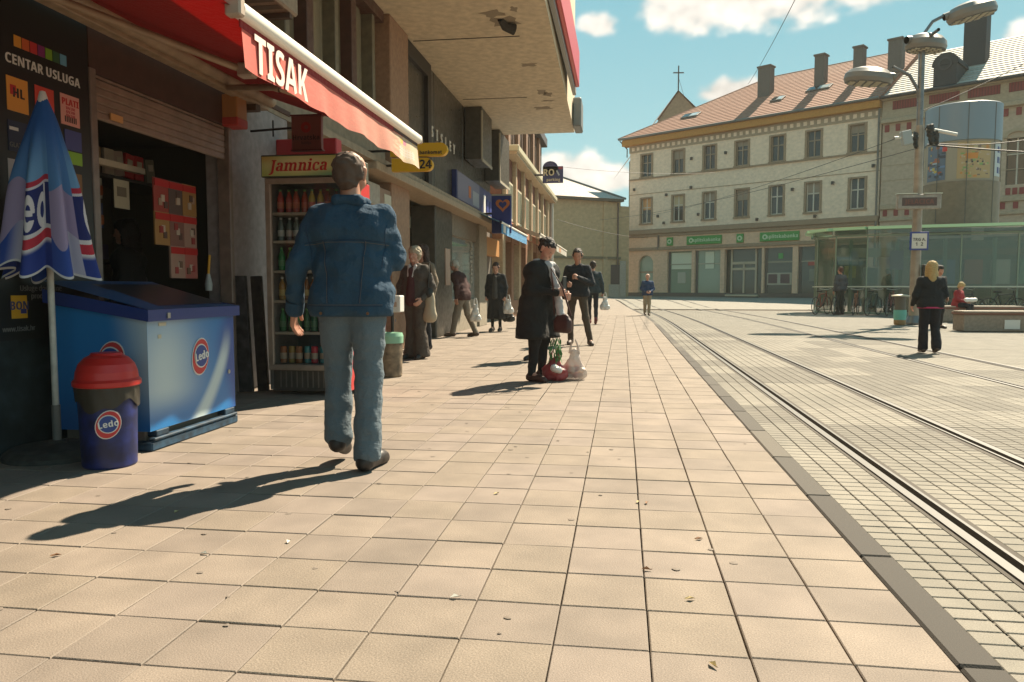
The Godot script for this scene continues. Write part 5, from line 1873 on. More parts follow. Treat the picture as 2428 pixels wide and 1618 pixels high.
	for k in shops.size():
		var q: Array = shops[k]
		var sw := fbox(o, "shop_window", q[2], q[0], q[1], .62, 4.02, -.24, -.22)
		var add := func(nm: String, m: Material, s0: float, s1: float, y0: float, y1: float):
			var p := fbox(o, "tmp", m, s0, s1, y0, y1, -.22, -.17)
			o.remove_child(p)
			p.position -= sw.position
			p.name = nm
			sw.add_child(p, true)
		add.call("frame", mat("frame_dark", lin(.09, .08, .07), .5), q[0], q[0] + .20, .62, 4.02)
		add.call("transom", mat("frame_pale", lin(.36, .32, .22), .5), q[0] + .2, q[1], 2.92, 3.0)
		if k < 2:
			add.call("blind", pale, q[0] + .3 + .55 * k, q[1] - .05 - .6 * k, 3.0, 3.9)
			add.call("blind", pale, q[0] + .3 + .55 * k, q[1] - .05 - .6 * k, 2.55, 2.90)
		if k == 0:
			add.call("poster", mat("poster_pale", lin(.40, .38, .29), .7), 4.75, 5.5, 1.4, 2.3)
		if k == 2:
			add.call("poster_board", mat("poster_pale"), 12.5, 14.4, 1.25, 2.15)
			add.call("green_mark", mat("sign_green_b", lin(.05, .30, .07), .5), 13.35, 13.7, 3.2, 3.6)
		if k == 3:
			add.call("red_strip", mat("shop_red", lin(.36, .07, .05), .6), 15.6, 17.0, 2.65, 2.92)
			add.call("poster", mat("poster_dim", lin(.20, .20, .15), .7), 15.7, 16.4, 1.5, 2.4)
	for k in 2:
		fbox(o, "poster_picture", mat("poster_picture", lin(.10, .06, .06), .6), 12.6 + .95 * k, 13.3 + .95 * k, 1.36, 2.05, -.168, -.15)
	# double entrance door with pale frames
	var dr := fbox(o, "entrance", gd, 9.05, 12.14, .62, 4.02, -.5, -.48)
	for q in [[9.4, 9.52, .5, 4.0], [10.42, 10.56, .5, 2.95], [11.42, 11.56, .5, 4.0], [11.95, 12.1, .5, 4.0], [9.52, 11.42, 2.85, 3.05], [9.52, 11.42, 2.40, 2.58]]:
		fbox(o, "door_frame", mat("frame_cream", lin(.46, .38, .26), .5), q[0], q[1], q[2], q[3], -.48, -.38)
	fbox(o, "door_step", mat("frame_cream"), 9.3, 12.0, .36, .50, -.3, .35, .02)
	fbox(o, "plinth", mat("plinth_dark", lin(.13, .105, .085), .85, "plaster", .8), -.03, L, .1, .62, -.35, .06, .01)
	# roof: tiled planes with a hip at the left
	var tile := mat("roof_tile", lin(.56, .265, .17), .85, "roof", .7)
	var e0 := Vector3(-.85, 13.72, .62)
	var e1 := Vector3(L + .1, 13.72, .62)
	var a0 := Vector3(8.4, 18.95, -8.4)
	var a1 := Vector3(L + .1, 18.95, -8.4)
	var st := tool_new()
	var bk := Vector3(4.0, 13.72, -17.0)
	quad(st, e0, a0, a1, e1)
	tri(st, bk, a0, e0)
	quad(st, a0, bk, Vector3(L + .1, 13.72, -17.0), a1)
	tri(st, e1, a1, Vector3(L + .1, 13.72, -17.0))
	part(o, "roof", st.commit(), mat("roof_bed", lin(.30, .13, .08), .9))
	# courses of tiles laid as thin overlapping strips on the front slope
	var nrow := 26
	for r in nrow:
		var t0 := float(r) / nrow
		var t1 := float(r + 1) / nrow
		var q := tool_new()
		var dn := Vector3(0, .022, .018)
		var lift := Vector3(0, .05, .04)
		quad(q, e0.lerp(a0, t0) + lift, e0.lerp(a0, t1) + dn, e1.lerp(a1, t1) + dn, e1.lerp(a1, t0) + lift)
		quad(q, e0.lerp(a0, t0) + Vector3(0, .0, .0), e0.lerp(a0, t0) + lift, e1.lerp(a1, t0) + lift, e1.lerp(a1, t0))
		part(o, "tile_course", q.commit(), tile if r % 3 else mat("roof_tile_b", lin(.52, .24, .15), .85, "roof", .9))
	var rl := tool_new()
	tube(rl, [e0, a0, a1], .10, 6)
	part(o, "ridge_tiles", rl.commit(), tile)
	# chimneys with caps and pots
	var cm := mat("chimney_grey", lin(.15, .125, .105), .85, "plaster", .9)
	for q in [[9.7, 1.05], [14.25, .74], [17.1, .68], [19.5, .92]]:
		var ch := fbox(o, "chimney", cm, q[0], q[0] + q[1], 15.0, 18.55, -4.4, -3.6, .03)
		part(ch, "cap", box_mesh(Vector3(q[1] + .14, .14, .94), .02), cm, Vector3(0, 1.82, 0))
		for k in 2:
			part(ch, "flue_slot", box_mesh(Vector3(.16, .20, .02)), mat("dark_interior"), Vector3(-.18 + .36 * k, 1.60, .402))
	# roof windows
	var slope := (a1 - e1).normalized()
	var nrm := Vector3(0, -slope.z, slope.y)
	var rb := Basis(Vector3.RIGHT, slope, nrm * 1.0)
	rb = Basis(Vector3(1, 0, 0), slope, Vector3(1, 0, 0).cross(slope))
	for q in [[4.65, .30, 1.55], [12.05, .33, .95], [14.9, .42, 1.8]]:
		var sk := part(o, "roof_window", box_mesh(Vector3(q[2], .85, .12), .02), mat("skylight_frame", lin(.12, .105, .09), .5), e0.lerp(e1, (q[0] + .85) / 21.4) + (a1 - e1) * q[1] + Vector3(0, .08, .06), rb)
		part(sk, "pane", box_mesh(Vector3(q[2] * .40, .66, .02)), mat("skylight_pane", lin(.45, .50, .50), .08), Vector3(q[2] * .22, 0, .062))
		part(sk, "pane", box_mesh(Vector3(q[2] * .40, .66, .02)), mat("house_pane"), Vector3(-q[2] * .24, 0, .062))
	# green bank signs on the fascia
	var grn := mat("sign_green", lin(.025, .23, .03), .45)
	var sl := mat("sign_letter", lin(.45, .55, .35), .5)
	for q in [["small", 3.84, 4.40, "green square sign left of the first long green sign"], ["long", 5.72, 8.82, "long green lettered sign over the pale shop windows"], ["small", 10.09, 10.65, "green square sign above the entrance door"], ["long", 11.99, 15.01, "long green lettered sign right of the entrance door"], ["small", 16.31, 16.93, "green square sign beside the glass pavilion corner"]]:
		var g := facade_node("green_sign", q[3], "sign", (q[1] + q[2]) * .5, .04, 4.84)
		var hw: float = (q[2] - q[1]) * .5
		fbox(g, "panel", grn, -hw, hw, -.34, .34, 0, .12, .02)
		part(g, "emblem", extrude(disc_poly(.20, .20), .02), sl, Vector3(-hw + .42 if q[0] == "long" else 0.0, 0, .14))
		part(g, "emblem_mark", extrude(disc_poly(.09, .09), .02), grn, Vector3(-hw + .42 if q[0] == "long" else 0.0, 0, .152))
		if q[0] == "long":
			letters(g, "lettering", "splitskabanka", .27, sl, Vector3(.25, .0, .125), Basis(), .02)
	# lamps, brackets and wires fixed to the house front
	var br := mat("bracket_dark", lin(.04, .036, .03), .6)
	var spots := [[.4, 9.3], [2.8, 6.9], [3.4, 6.3], [5.9, 9.0], [6.6, 6.8], [8.9, 11.4], [11.6, 6.1], [14.3, 8.1], [17.2, 8.3], [19.9, 9.2], [5.9, 11.3], [3.6, 8.6], [16.0, 6.05]]
	for k in spots.size():
		var h := fbox(o, "wall_bracket", br, spots[k][0], spots[k][0] + .16, spots[k][1], spots[k][1] + .22, 0, .14)
		part(h, "hook", tube_mesh([Vector3(0, 0, .05), Vector3(.22, .02, .16)], .03, 6), br)
	part(o, "downpipe", tube_mesh([Vector3(L - .12, .4, .12), Vector3(L - .12, 13.4, .12), Vector3(L - .12, 13.65, .5)], .07, 8), mat("gutter_grey"))
	part(o, "downpipe", tube_mesh([Vector3(3.0, 4.2, .10), Vector3(3.0, 5.4, .10)], .08, 8), mat("pipe_brown", lin(.13, .085, .06), .6))
	part(o, "downpipe", tube_mesh([Vector3(-.75, 13.6, .5), Vector3(-.25, 12.9, .1), Vector3(-.25, 12.2, .1)], .05, 8), mat("gutter_grey"))

func brick_trim_house() -> void:
	var o := facade_node("ornate_house", "ornate town house with red brick trim and pale sunlit roof", "building", 20.5)
	var wallm := mat("ornate_plaster", lin(.50, .385, .275), .9, "plaster", .4)
	var stone := mat("ornate_stone", lin(.43, .335, .225), .85, "plaster", .6)
	var brick := mat("trim_brick", lin(.21, .035, .032), .8)
	var L := 12.5
	var wins := [[2.9, 7.35], [7.2, 7.35]]
	fbox(o, "wall", wallm, 0, 2.9, .1, 12.0, -.35, 0)
	fbox(o, "wall", wallm, 2.9, 3.65, .1, 7.3, -.35, 0)
	fbox(o, "wall", wallm, 2.9, 3.65, 10.1, 12.0, -.35, 0)
	fbox(o, "wall", wallm, 3.65, 7.2, .1, 12.0, -.35, 0)
	fbox(o, "wall", wallm, 7.2, 8.3, .1, 7.3, -.35, 0)
	fbox(o, "wall", wallm, 7.2, 8.3, 10.1, 12.0, -.35, 0)
	fbox(o, "wall", wallm, 8.3, L, .1, 12.0, -.35, 0)
	fbox(o, "rear_mass", mat("dark_interior"), .1, L, .1, 13.0, -1.5, -1.3)
	var wn := fbox(o, "window", mat("house_pane"), 2.9, 3.65, 7.3, 10.1, -.26, -.24)
	part(wn, "bar", box_mesh(Vector3(.75, .08, .06)), mat("sash_white"), Vector3(0, .3, .04))
	wn = fbox(o, "window", mat("house_pane"), 7.2, 8.3, 7.3, 10.1, -.26, -.24)
	part(wn, "bar", box_mesh(Vector3(1.1, .08, .06)), mat("sash_white"), Vector3(0, .45, .04))
	part(wn, "bar", box_mesh(Vector3(.08, 2.8, .05)), mat("sash_white"), Vector3(0, 0, .04))
	var poly := PackedVector2Array()
	for k in 13:
		var a := PI * k / 12.0
		poly.append(Vector2(cos(a) * .72, sin(a) * .55))
	for k in 13:
		var a := PI - PI * k / 12.0
		poly.append(Vector2(cos(a) * .52, sin(a) * .36))
	part(o, "arch_moulding", extrude(poly, .12), stone, Vector3(7.75, 10.12, .12))
	fbox(o, "cornice", stone, -.05, L, 12.0, 12.28, -.35, .30, .03)
	fbox(o, "cornice", stone, -.05, L, 12.28, 12.75, -.35, .12)
	fbox(o, "parapet", stone, -.05, L, 13.5, 13.66, -.35, .35, .03)
	fbox(o, "parapet_field", stone, -.05, L, 12.75, 13.5, -.35, .05)
	var s := .6
	while s < L - 1.6:
		var pn := fbox(o, "brick_panel", mat("brick_field", lin(.13, .03, .028), .85), s, s + 1.75, 12.86, 13.42, .05, .08)
		for k in 11:
			part(pn, "brick", box_mesh(Vector3(.10, .50, .04)), brick, Vector3(-.80 + .16 * k, 0, .02))
		s += 2.2
	for k in 18:
		fbox(o, "brick_dentil", brick, .15 + .68 * k, .42 + .68 * k, 11.45, 11.9, 0, .06)
		fbox(o, "brick_dentil", brick, .20 + .68 * k, .46 + .68 * k, 5.85, 6.25, 0, .06)
	fbox(o, "band", stone, 0, L, 6.3, 6.6, 0, .15, .02)
	fbox(o, "band", stone, 0, L, 5.5, 5.7, 0, .12, .02)
	for k in 3:
		fbox(o, "brick_apron", brick, 7.25 + .36 * k, 7.5 + .36 * k, 6.7, 7.1, 0, .05)
	fbox(o, "brick_line", brick, 8.4, L, 10.9, 11.05, 0, .05)
	fbox(o, "stone_joint", stone, 0, L, 9.2, 9.24, 0, .02)
	fbox(o, "stone_joint", stone, 0, L, 8.2, 8.24, 0, .02)
	# ground-floor opening behind the pavilion
	fbox(o, "shop_window", mat("shop_pane_dark"), .8, 5.5, .6, 4.2, 0, .02)
	fbox(o, "shop_window", mat("shop_pane_dark"), 6.2, 11.0, .6, 4.2, 0, .02)
	# roof in pale diamond tiles: overlapping courses
	var pale := mat("pale_roof_tile", lin(.72, .66, .57), .7, "roof", .9)
	var paleb := mat("pale_roof_tile_b", lin(.60, .55, .47), .7, "roof", 1.1)
	var e0 := Vector3(-.1, 13.66, .40)
	var e1 := Vector3(L, 13.66, .40)
	var a0 := Vector3(-.1, 18.35, -8.0)
	var a1 := Vector3(L, 18.35, -8.0)
	var nrow := 20
	for r in nrow:
		var q := tool_new()
		var lift := Vector3(0, .040, .026)
		var p0 := e0.lerp(a0, float(r) / nrow)
		var p1 := e0.lerp(a0, float(r + 1) / nrow)
		var dx := Vector3(L + .1, 0, 0)
		quad(q, p0 + lift, p1, p1 + dx, p0 + dx + lift)
		quad(q, p0, p0 + lift, p0 + dx + lift, p0 + dx)
		part(o, "tile_course", q.commit(), pale if r % 2 else paleb)
	var rf := tool_new()
	quad(rf, e0 - Vector3(0, .05, 0), a0 - Vector3(0, .05, 0), a1 - Vector3(0, .05, 0), e1 - Vector3(0, .05, 0))
	quad(rf, a0, Vector3(-.1, 13.6, -16), Vector3(L, 13.6, -16), a1)
	tri(rf, e0, Vector3(-.1, 13.6, -16), a0)
	part(o, "roof", rf.commit(), mat("roof_grey", lin(.25, .22, .18), .9))
	part(o, "gutter", tube_mesh([Vector3(-.1, 13.68, .52), Vector3(L, 13.68, .52)], .11, 8), mat("gutter_dark", lin(.035, .035, .035), .6))
	var slate := mat("slate_dark", lin(.030, .028, .030), .7, "plaster", .8)
	var ch := fbox(o, "chimney", slate, 3.9, 5.2, 15.0, 19.1, -4.2, -3.0, .03)
	part(ch, "cap", box_mesh(Vector3(1.62, .32, 1.4), .06), slate, Vector3(0, 2.1, 0))
	for q in [[3.0, 15.2], [8.1, 14.9]]:
		var dm := fbox(o, "dormer", slate, q[0], q[0] + 1.35, 13.9, q[1], -2.4, .1, .02)
		var arch := PackedVector2Array()
		for k in 15:
			var a := PI * k / 14.0
			arch.append(Vector2(cos(a) * .78, sin(a) * .75))
		part(dm, "arched_hood", extrude(arch, 2.4), slate, Vector3(0, (q[1] - 13.9) * .5, 1.26))
		part(dm, "round_window", lathe([Vector2(.40, 0), Vector2(.40, .06), Vector2(.30, .06), Vector2(.30, .02)], 18), mat("gutter_dark"), Vector3(0, (q[1] - 13.9) * .5 + .05, 1.27), Basis(Vector3.RIGHT, PI / 2))

func church_gable() -> void:
	var o := thing("church_gable", "brown church gable with an iron cross above the red roof", "church", P(5.9, -1.3, 86.0))
	var m := mat("gable_stone", lin(.34, .245, .15), .9, "plaster", .3)
	o.rotation.y = .12
	part(o, "gable_wall", extrude(PackedVector2Array([Vector2(-5.2, 0), Vector2(5.2, 0), Vector2(5.2, 18.2), Vector2(.0, 23.6), Vector2(-5.2, 16.2)]), .8), m)
	var st := tool_new()
	quad(st, Vector3(-.1, 23.75, .2), Vector3(-.1, 23.75, -14), Vector3(6.0, 18.0, -14), Vector3(6.0, 18.0, .2))
	quad(st, Vector3(-.1, 23.75, .2), Vector3(-5.6, 16.0, .2), Vector3(-5.6, 16.0, -14), Vector3(-.1, 23.75, -14))
	part(o, "roof", st.commit(), mat("gable_roof", lin(.42, .25, .17), .85, "roof", .6))
	var iron := mat("cross_iron", lin(.05, .05, .05), .6)
	part(o, "cross_shaft", box_mesh(Vector3(.12, 2.9, .12)), iron, Vector3(.0, 25.0, -.3))
	part(o, "cross_arm", box_mesh(Vector3(1.15, .11, .12)), iron, Vector3(.0, 25.7, -.3))
	part(o, "cross_stay", tube_mesh([Vector3(.6, 23.3, -.3), Vector3(0.07, 25.0, -.3)], .02, 5), iron)

func beige_hall() -> void:
	# long hall closing the street, wall in shade, roof in sun
	var a := Vector3(-14.0, 0, -54.0)
	var o := thing("beige_hall", "long beige hall with pale sunlit roof closing the street", "building", a)
	var dir := (Vector3(1.15, 0, -64.2) - a)
	var len := dir.length()
	dir /= len
	o.basis = Basis(dir, Vector3.UP, dir.cross(Vector3.UP) * -1.0)
	o.basis = Basis(dir, Vector3.UP, dir.cross(Vector3.UP))
	var wm := mat("hall_wall", lin(.63, .425, .235), .9, "plaster", .3)
	fbox(o, "wall", wm, 0, len - 1.6, .1, 8.0, -.4, 0)
	fbox(o, "wall", wm, len - 1.6, len - .70, .1, 7.7, -.4, -.1)
	fbox(o, "string_course", mat("hall_band", lin(.20, .15, .085), .85), 0, len - 1.6, 3.35, 3.55, 0, .12)
	fbox(o, "pilaster", wm, len - 3.3, len - 2.9, .1, 8.0, 0, .12)
	part(o, "downpipe", tube_mesh([Vector3(len - 1.9, .3, .1), Vector3(len - 1.9, 7.9, .1)], .07, 6), mat("pipe_brown", lin(.13, .085, .06), .6))
	fbox(o, "eaves", mat("hall_eaves", lin(.14, .105, .07), .8), -.2, len - 1.5, 8.0, 8.22, -.4, .35)
	var st := tool_new()
	quad(st, Vector3(-.3, 8.2, .4), Vector3(-.3, 11.4, -8.0), Vector3(len - 4.5, 11.4, -8.0), Vector3(len - 1.4, 8.2, .4))
	tri(st, Vector3(len - 1.4, 8.2, .4), Vector3(len - 4.5, 11.4, -8.0), Vector3(len - 1.4, 8.2, -14))
	part(o, "roof", st.commit(), mat("hall_roof", lin(.62, .50, .42), .6, "roof", .35))
	part(o, "verge", tube_mesh([Vector3(len - 1.4, 8.25, .4), Vector3(len - 4.5, 11.45, -8.0)], .10, 6), mat("gutter_grey", lin(.12, .115, .10), .5))
	# gate piers and low wall
	var gt := thing("gate_wall", "low grey wall with pale gate piers at the street end", "wall", P(-.2, .3, 62.6))
	var gp := mat("gate_pale", lin(.42, .35, .27), .85, "plaster", .8)
	slab(gt, "pier", gp, -2.1, -1.6, -.05, 2.7, 0, .5, .02)
	slab(gt, "pier", gp, .0, .5, -.05, 2.9, 0, .5, .02)
	slab(gt, "low_wall", gp, -4.0, -2.1, -.05, 1.0, .1, .4, .01)
	slab(gt, "low_wall", gp, -1.6, .0, -.05, 1.0, .1, .4, .01)
	slab(gt, "railing", mat("rail_dark_brown", lin(.06, .04, .035), .7), -1.6, .0, 1.0, 2.6, .2, .26)
	slab(gt, "railing", mat("rail_dark_brown"), -4.0, -2.1, 1.0, 2.4, .2, .26)

func pavilion() -> void:
	# glass pavilion over a stair, curved at its left end
	var o := thing("glass_pavilion", "curved green glass pavilion with a bright glass canopy edge", "pavilion", P(0, 0, 0))
	var path := [P(9.4, 0, 36.2), P(8.3, 0, 34.6), P(8.05, 0, 33.2), P(8.5, 0, 32.2), P(9.5, 0, 31.6), P(11.0, 0, 31.2), P(12.6, 0, 30.8), P(14.4, 0, 30.4), P(16.4, 0, 30.0), P(18.6, 0, 29.6)]
	var g := glass("pavilion_glass", lin(.055, .105, .070), .42)
	var mull := mat("mullion_green", lin(.20, .26, .19), .4)
	var y1 := 3.05
	for i in path.size() - 1:
		var a: Vector3 = path[i]
		var b: Vector3 = path[i + 1]
		var c := (a + b) * .5
		var bs := Basis((b - a).normalized(), Vector3.UP, (b - a).normalized().cross(Vector3.UP))
		var l := a.distance_to(b)
		part(o, "glass_pane", box_mesh(Vector3(l - .05, y1 - .12, .016)), g, c + Vector3(0, (y1 + .06) * .5, 0), bs)
		part(o, "post", box_mesh(Vector3(.05, y1, .08)), mull, a + Vector3(0, y1 * .5, 0), bs)
		part(o, "base_rail", box_mesh(Vector3(l, .08, .10)), mull, c + Vector3(0, .04, 0), bs)
		part(o, "hand_rail", box_mesh(Vector3(l, .05, .07)), mat("rail_bright", lin(.55, .55, .45), .35), c + Vector3(0, 1.08, 0) + bs.z * .08, bs)
		part(o, "top_rail", box_mesh(Vector3(l, .06, .12)), mull, c + Vector3(0, y1 + .03, 0), bs)
		part(o, "canopy_edge", box_mesh(Vector3(l + .02, .11, .40)), mat("canopy_glass_edge", lin(.42, .62, .36), .25), c + Vector3(0, y1 + .30, 0) + bs.z * .25, bs)
		part(o, "canopy_fascia", box_mesh(Vector3(l, .16, .03)), g, c + Vector3(0, y1 + .16, 0) + bs.z * .2, bs)
	var roof := tool_new()
	for i in path.size() - 1:
		var a: Vector3 = path[i] + Vector3(0, y1 + .32, 0)
		var b: Vector3 = path[i + 1] + Vector3(0, y1 + .32, 0)
		tri(roof, P(15, y1 + .32, 37), a, b)
	part(o, "roof_glass", roof.commit(), glass("roof_glass", lin(.16, .34, .28), .55))
	# inner core and interior panels seen through the glass
	slab(o, "inner_core", mat("core_grey", lin(.17, .165, .125), .8, "plaster", .6), 12.3, 17.5, 0, 3.0, 34.0, 37.0)
	slab(o, "inner_band", mat("core_pale", lin(.40, .36, .25), .7), 8.9, 12.2, 2.35, 2.75, 34.8, 34.95)
	slab(o, "inner_column", mat("core_brown", lin(.19, .135, .085), .7), 11.2, 11.5, 0, 3.0, 33.6, 33.9)
	slab(o, "inner_poster", mat("inner_violet", lin(.25, .17, .27), .6), 10.45, 10.95, 1.75, 2.5, 31.9, 31.93)
	slab(o, "inner_sign", mat("inner_yellow", lin(.52, .42, .05), .5), 9.2, 9.65, 1.45, 1.95, 33.5, 33.55)
	slab(o, "inner_panel", mat("inner_cream", lin(.40, .36, .24), .6), 8.95, 9.75, 2.0, 2.5, 33.52, 33.57)
	slab(o, "ticket_machine", mat("inner_grey", lin(.10, .10, .09), .5), 10.0, 10.5, 0, 1.9, 33.4, 33.8, .03)
	for k in 5:
		slab(o, "inner_post", mat("mullion_green"), 9.3 + 1.7 * k, 9.42 + 1.7 * k, 0, 3.0, 33.2 - .3 * k, 33.3 - .3 * k)
		slab(o, "inner_poster", mat("inner_poster_%d" % k, [lin(.40, .36, .24), lin(.12, .16, .30), lin(.35, .10, .07), lin(.45, .44, .36), lin(.10, .22, .12)][k], .5), 11.9 + 1.05 * k, 12.6 + 1.05 * k, 1.2, 2.2, 33.85, 33.95)
	slab(o, "inner_lintel", mat("core_brown"), 12.2, 17.6, 2.4, 2.65, 33.8, 33.98)
	slab(o, "floor", mat("square_stone"), 8.6, 18.6, -.01, .03, 32.0, 37.0)
	# advertising drum above
	var d := thing("advertising_drum", "tall cylindrical advertising drum with posters above the pavilion", "billboard", P(14.35, 3.4, 35.4))
	var zinc := mat("drum_zinc", lin(.17, .21, .25), .42)
	var tan := mat("drum_tan", lin(.22, .155, .10), .55, "plaster", .4)
	part(d, "lower_drum", lathe([Vector2(1.44, 0), Vector2(1.44, 2.05), Vector2(1.40, 2.06)], 48), tan)
	part(d, "poster_drum", lathe([Vector2(1.38, 2.05), Vector2(1.38, 3.75)], 48), mat("drum_mid", lin(.30, .24, .18), .6))
	part(d, "upper_drum", lathe([Vector2(1.40, 3.72), Vector2(1.44, 3.74), Vector2(1.44, 5.25), Vector2(1.40, 5.28), Vector2(.001, 5.30)], 48), zinc)
	for k in 8:
		var a := TAU * k / 8.0 + .25
		part(d, "seam", box_mesh(Vector3(.025, 5.2, .02)), mat("drum_seam", lin(.10, .09, .08), .6), Vector3(cos(a) * 1.445, 2.62, sin(a) * 1.445), Basis(Vector3.UP, PI / 2 - a))
	# curved posters
	var curve := func(a0: float, a1: float, y0: float, y1b: float, r: float) -> ArrayMesh:
		var st := tool_new()
		for k in 10:
			var t0 := lerpf(a0, a1, k / 10.0)
			var t1 := lerpf(a0, a1, (k + 1) / 10.0)
			for q in [[t0, y0, 0], [t0, y1b, 1], [t1, y1b, 1], [t0, y0, 0], [t1, y1b, 1], [t1, y0, 0]]:
				st.set_normal(Vector3(cos(q[0]), 0, sin(q[0])))
				st.set_uv(Vector2((q[0] - a0) / (a1 - a0), 1.0 - q[2]))
				st.add_vertex(Vector3(cos(q[0]) * r, q[1], sin(q[0]) * r))
		return st.commit()
	var im := Image.create(128, 128, false, Image.FORMAT_RGB8)
	rng.seed = 9
	im.fill(lin(.40, .26, .13))
	for k in 60:
		var x := rng.randi_range(10, 112)
		var y := rng.randi_range(12, 118)
		var w := rng.randi_range(4, 14)
		var cc: Color = [lin(.50, .20, .05), lin(.46, .36, .20), lin(.20, .30, .10), lin(.42, .30, .22), lin(.16, .10, .08)][rng.randi() % 5]
		im.fill_rect(Rect2i(x, y, w, rng.randi_range(3, 8)), cc)
	im.fill_rect(Rect2i(30, 40, 44, 20), lin(.55, .20, .04))
	for k in 4:
		im.fill_rect(Rect2i(30 + 20 * k, 68, 7, 6), lin(.03, .03, .03))
	part(d, "poster", curve.call(PI * .66, PI * .36, 2.15, 3.65, 1.392), print_mat("drum_poster_a", im, .6))
	var im2 := Image.create(64, 128, false, Image.FORMAT_RGB8)
	im2.fill(lin(.10, .13, .18))
	for k in 40:
		im2.fill_rect(Rect2i(rng.randi_range(0, 55), rng.randi_range(0, 120), rng.randi_range(4, 18), rng.randi_range(4, 12)), [lin(.30, .36, .42), lin(.05, .05, .07), lin(.45, .33, .08), lin(.35, .10, .05), lin(.12, .20, .34)][rng.randi() % 5])
	part(d, "poster", curve.call(PI * .98, PI * .76, 2.15, 3.65, 1.392), print_mat("drum_poster_b", im2, .6))
	var im3 := Image.create(64, 128, false, Image.FORMAT_RGB8)
	im3.fill(lin(.46, .46, .46))
	for y in 3:
		for x in 2:
			im3.fill_rect(Rect2i(14 + 20 * x, 12 + 40 * y, 14, 24), lin(.02, .03, .14))
	part(d, "poster", curve.call(PI * .30, PI * .10, 2.25, 3.60, 1.392), print_mat("drum_poster_c", im3, .6))

func lamp_head(o: Node3D, at: Vector3, turn: float, tilt: float) -> void:
	var b := Basis(Vector3.UP, turn) * Basis(Vector3(0, 0, 1), tilt)
	# squat oval lantern: rounded shell, flat louvred underside
	var shell := mat("lamp_shell", lin(.17, .155, .135), .4)
	var prof := [Vector2(.001, .30), Vector2(.30, .27), Vector2(.52, .20), Vector2(.64, .08), Vector2(.66, -.06), Vector2(.62, -.16)]
	prof.reverse()
	var h := part(o, "lamp_head", lathe(prof, 28, .62), shell, at, b)
	part(h, "underside", lathe([Vector2(.615, -.162), Vector2(.001, -.162)], 28, .62), mat("lamp_under", lin(.10, .10, .105), .5))
	var lv := mat("lamp_louvre", lin(.42, .38, .29), .45)
	for i in 5:
		for j in 5:
			var x := -.44 + .22 * i
			var z := -.24 + .12 * j
			if x * x / .30 + z * z / .11 < 1.0:
				part(h, "louvre_cell", box_mesh(Vector3(.15, .03, .05), .005), lv, Vector3(x, -.178, z))
	part(h, "collar", tube_mesh([Vector3(-.72, .06, 0), Vector3(-.55, .08, 0)], .10, 10), shell)

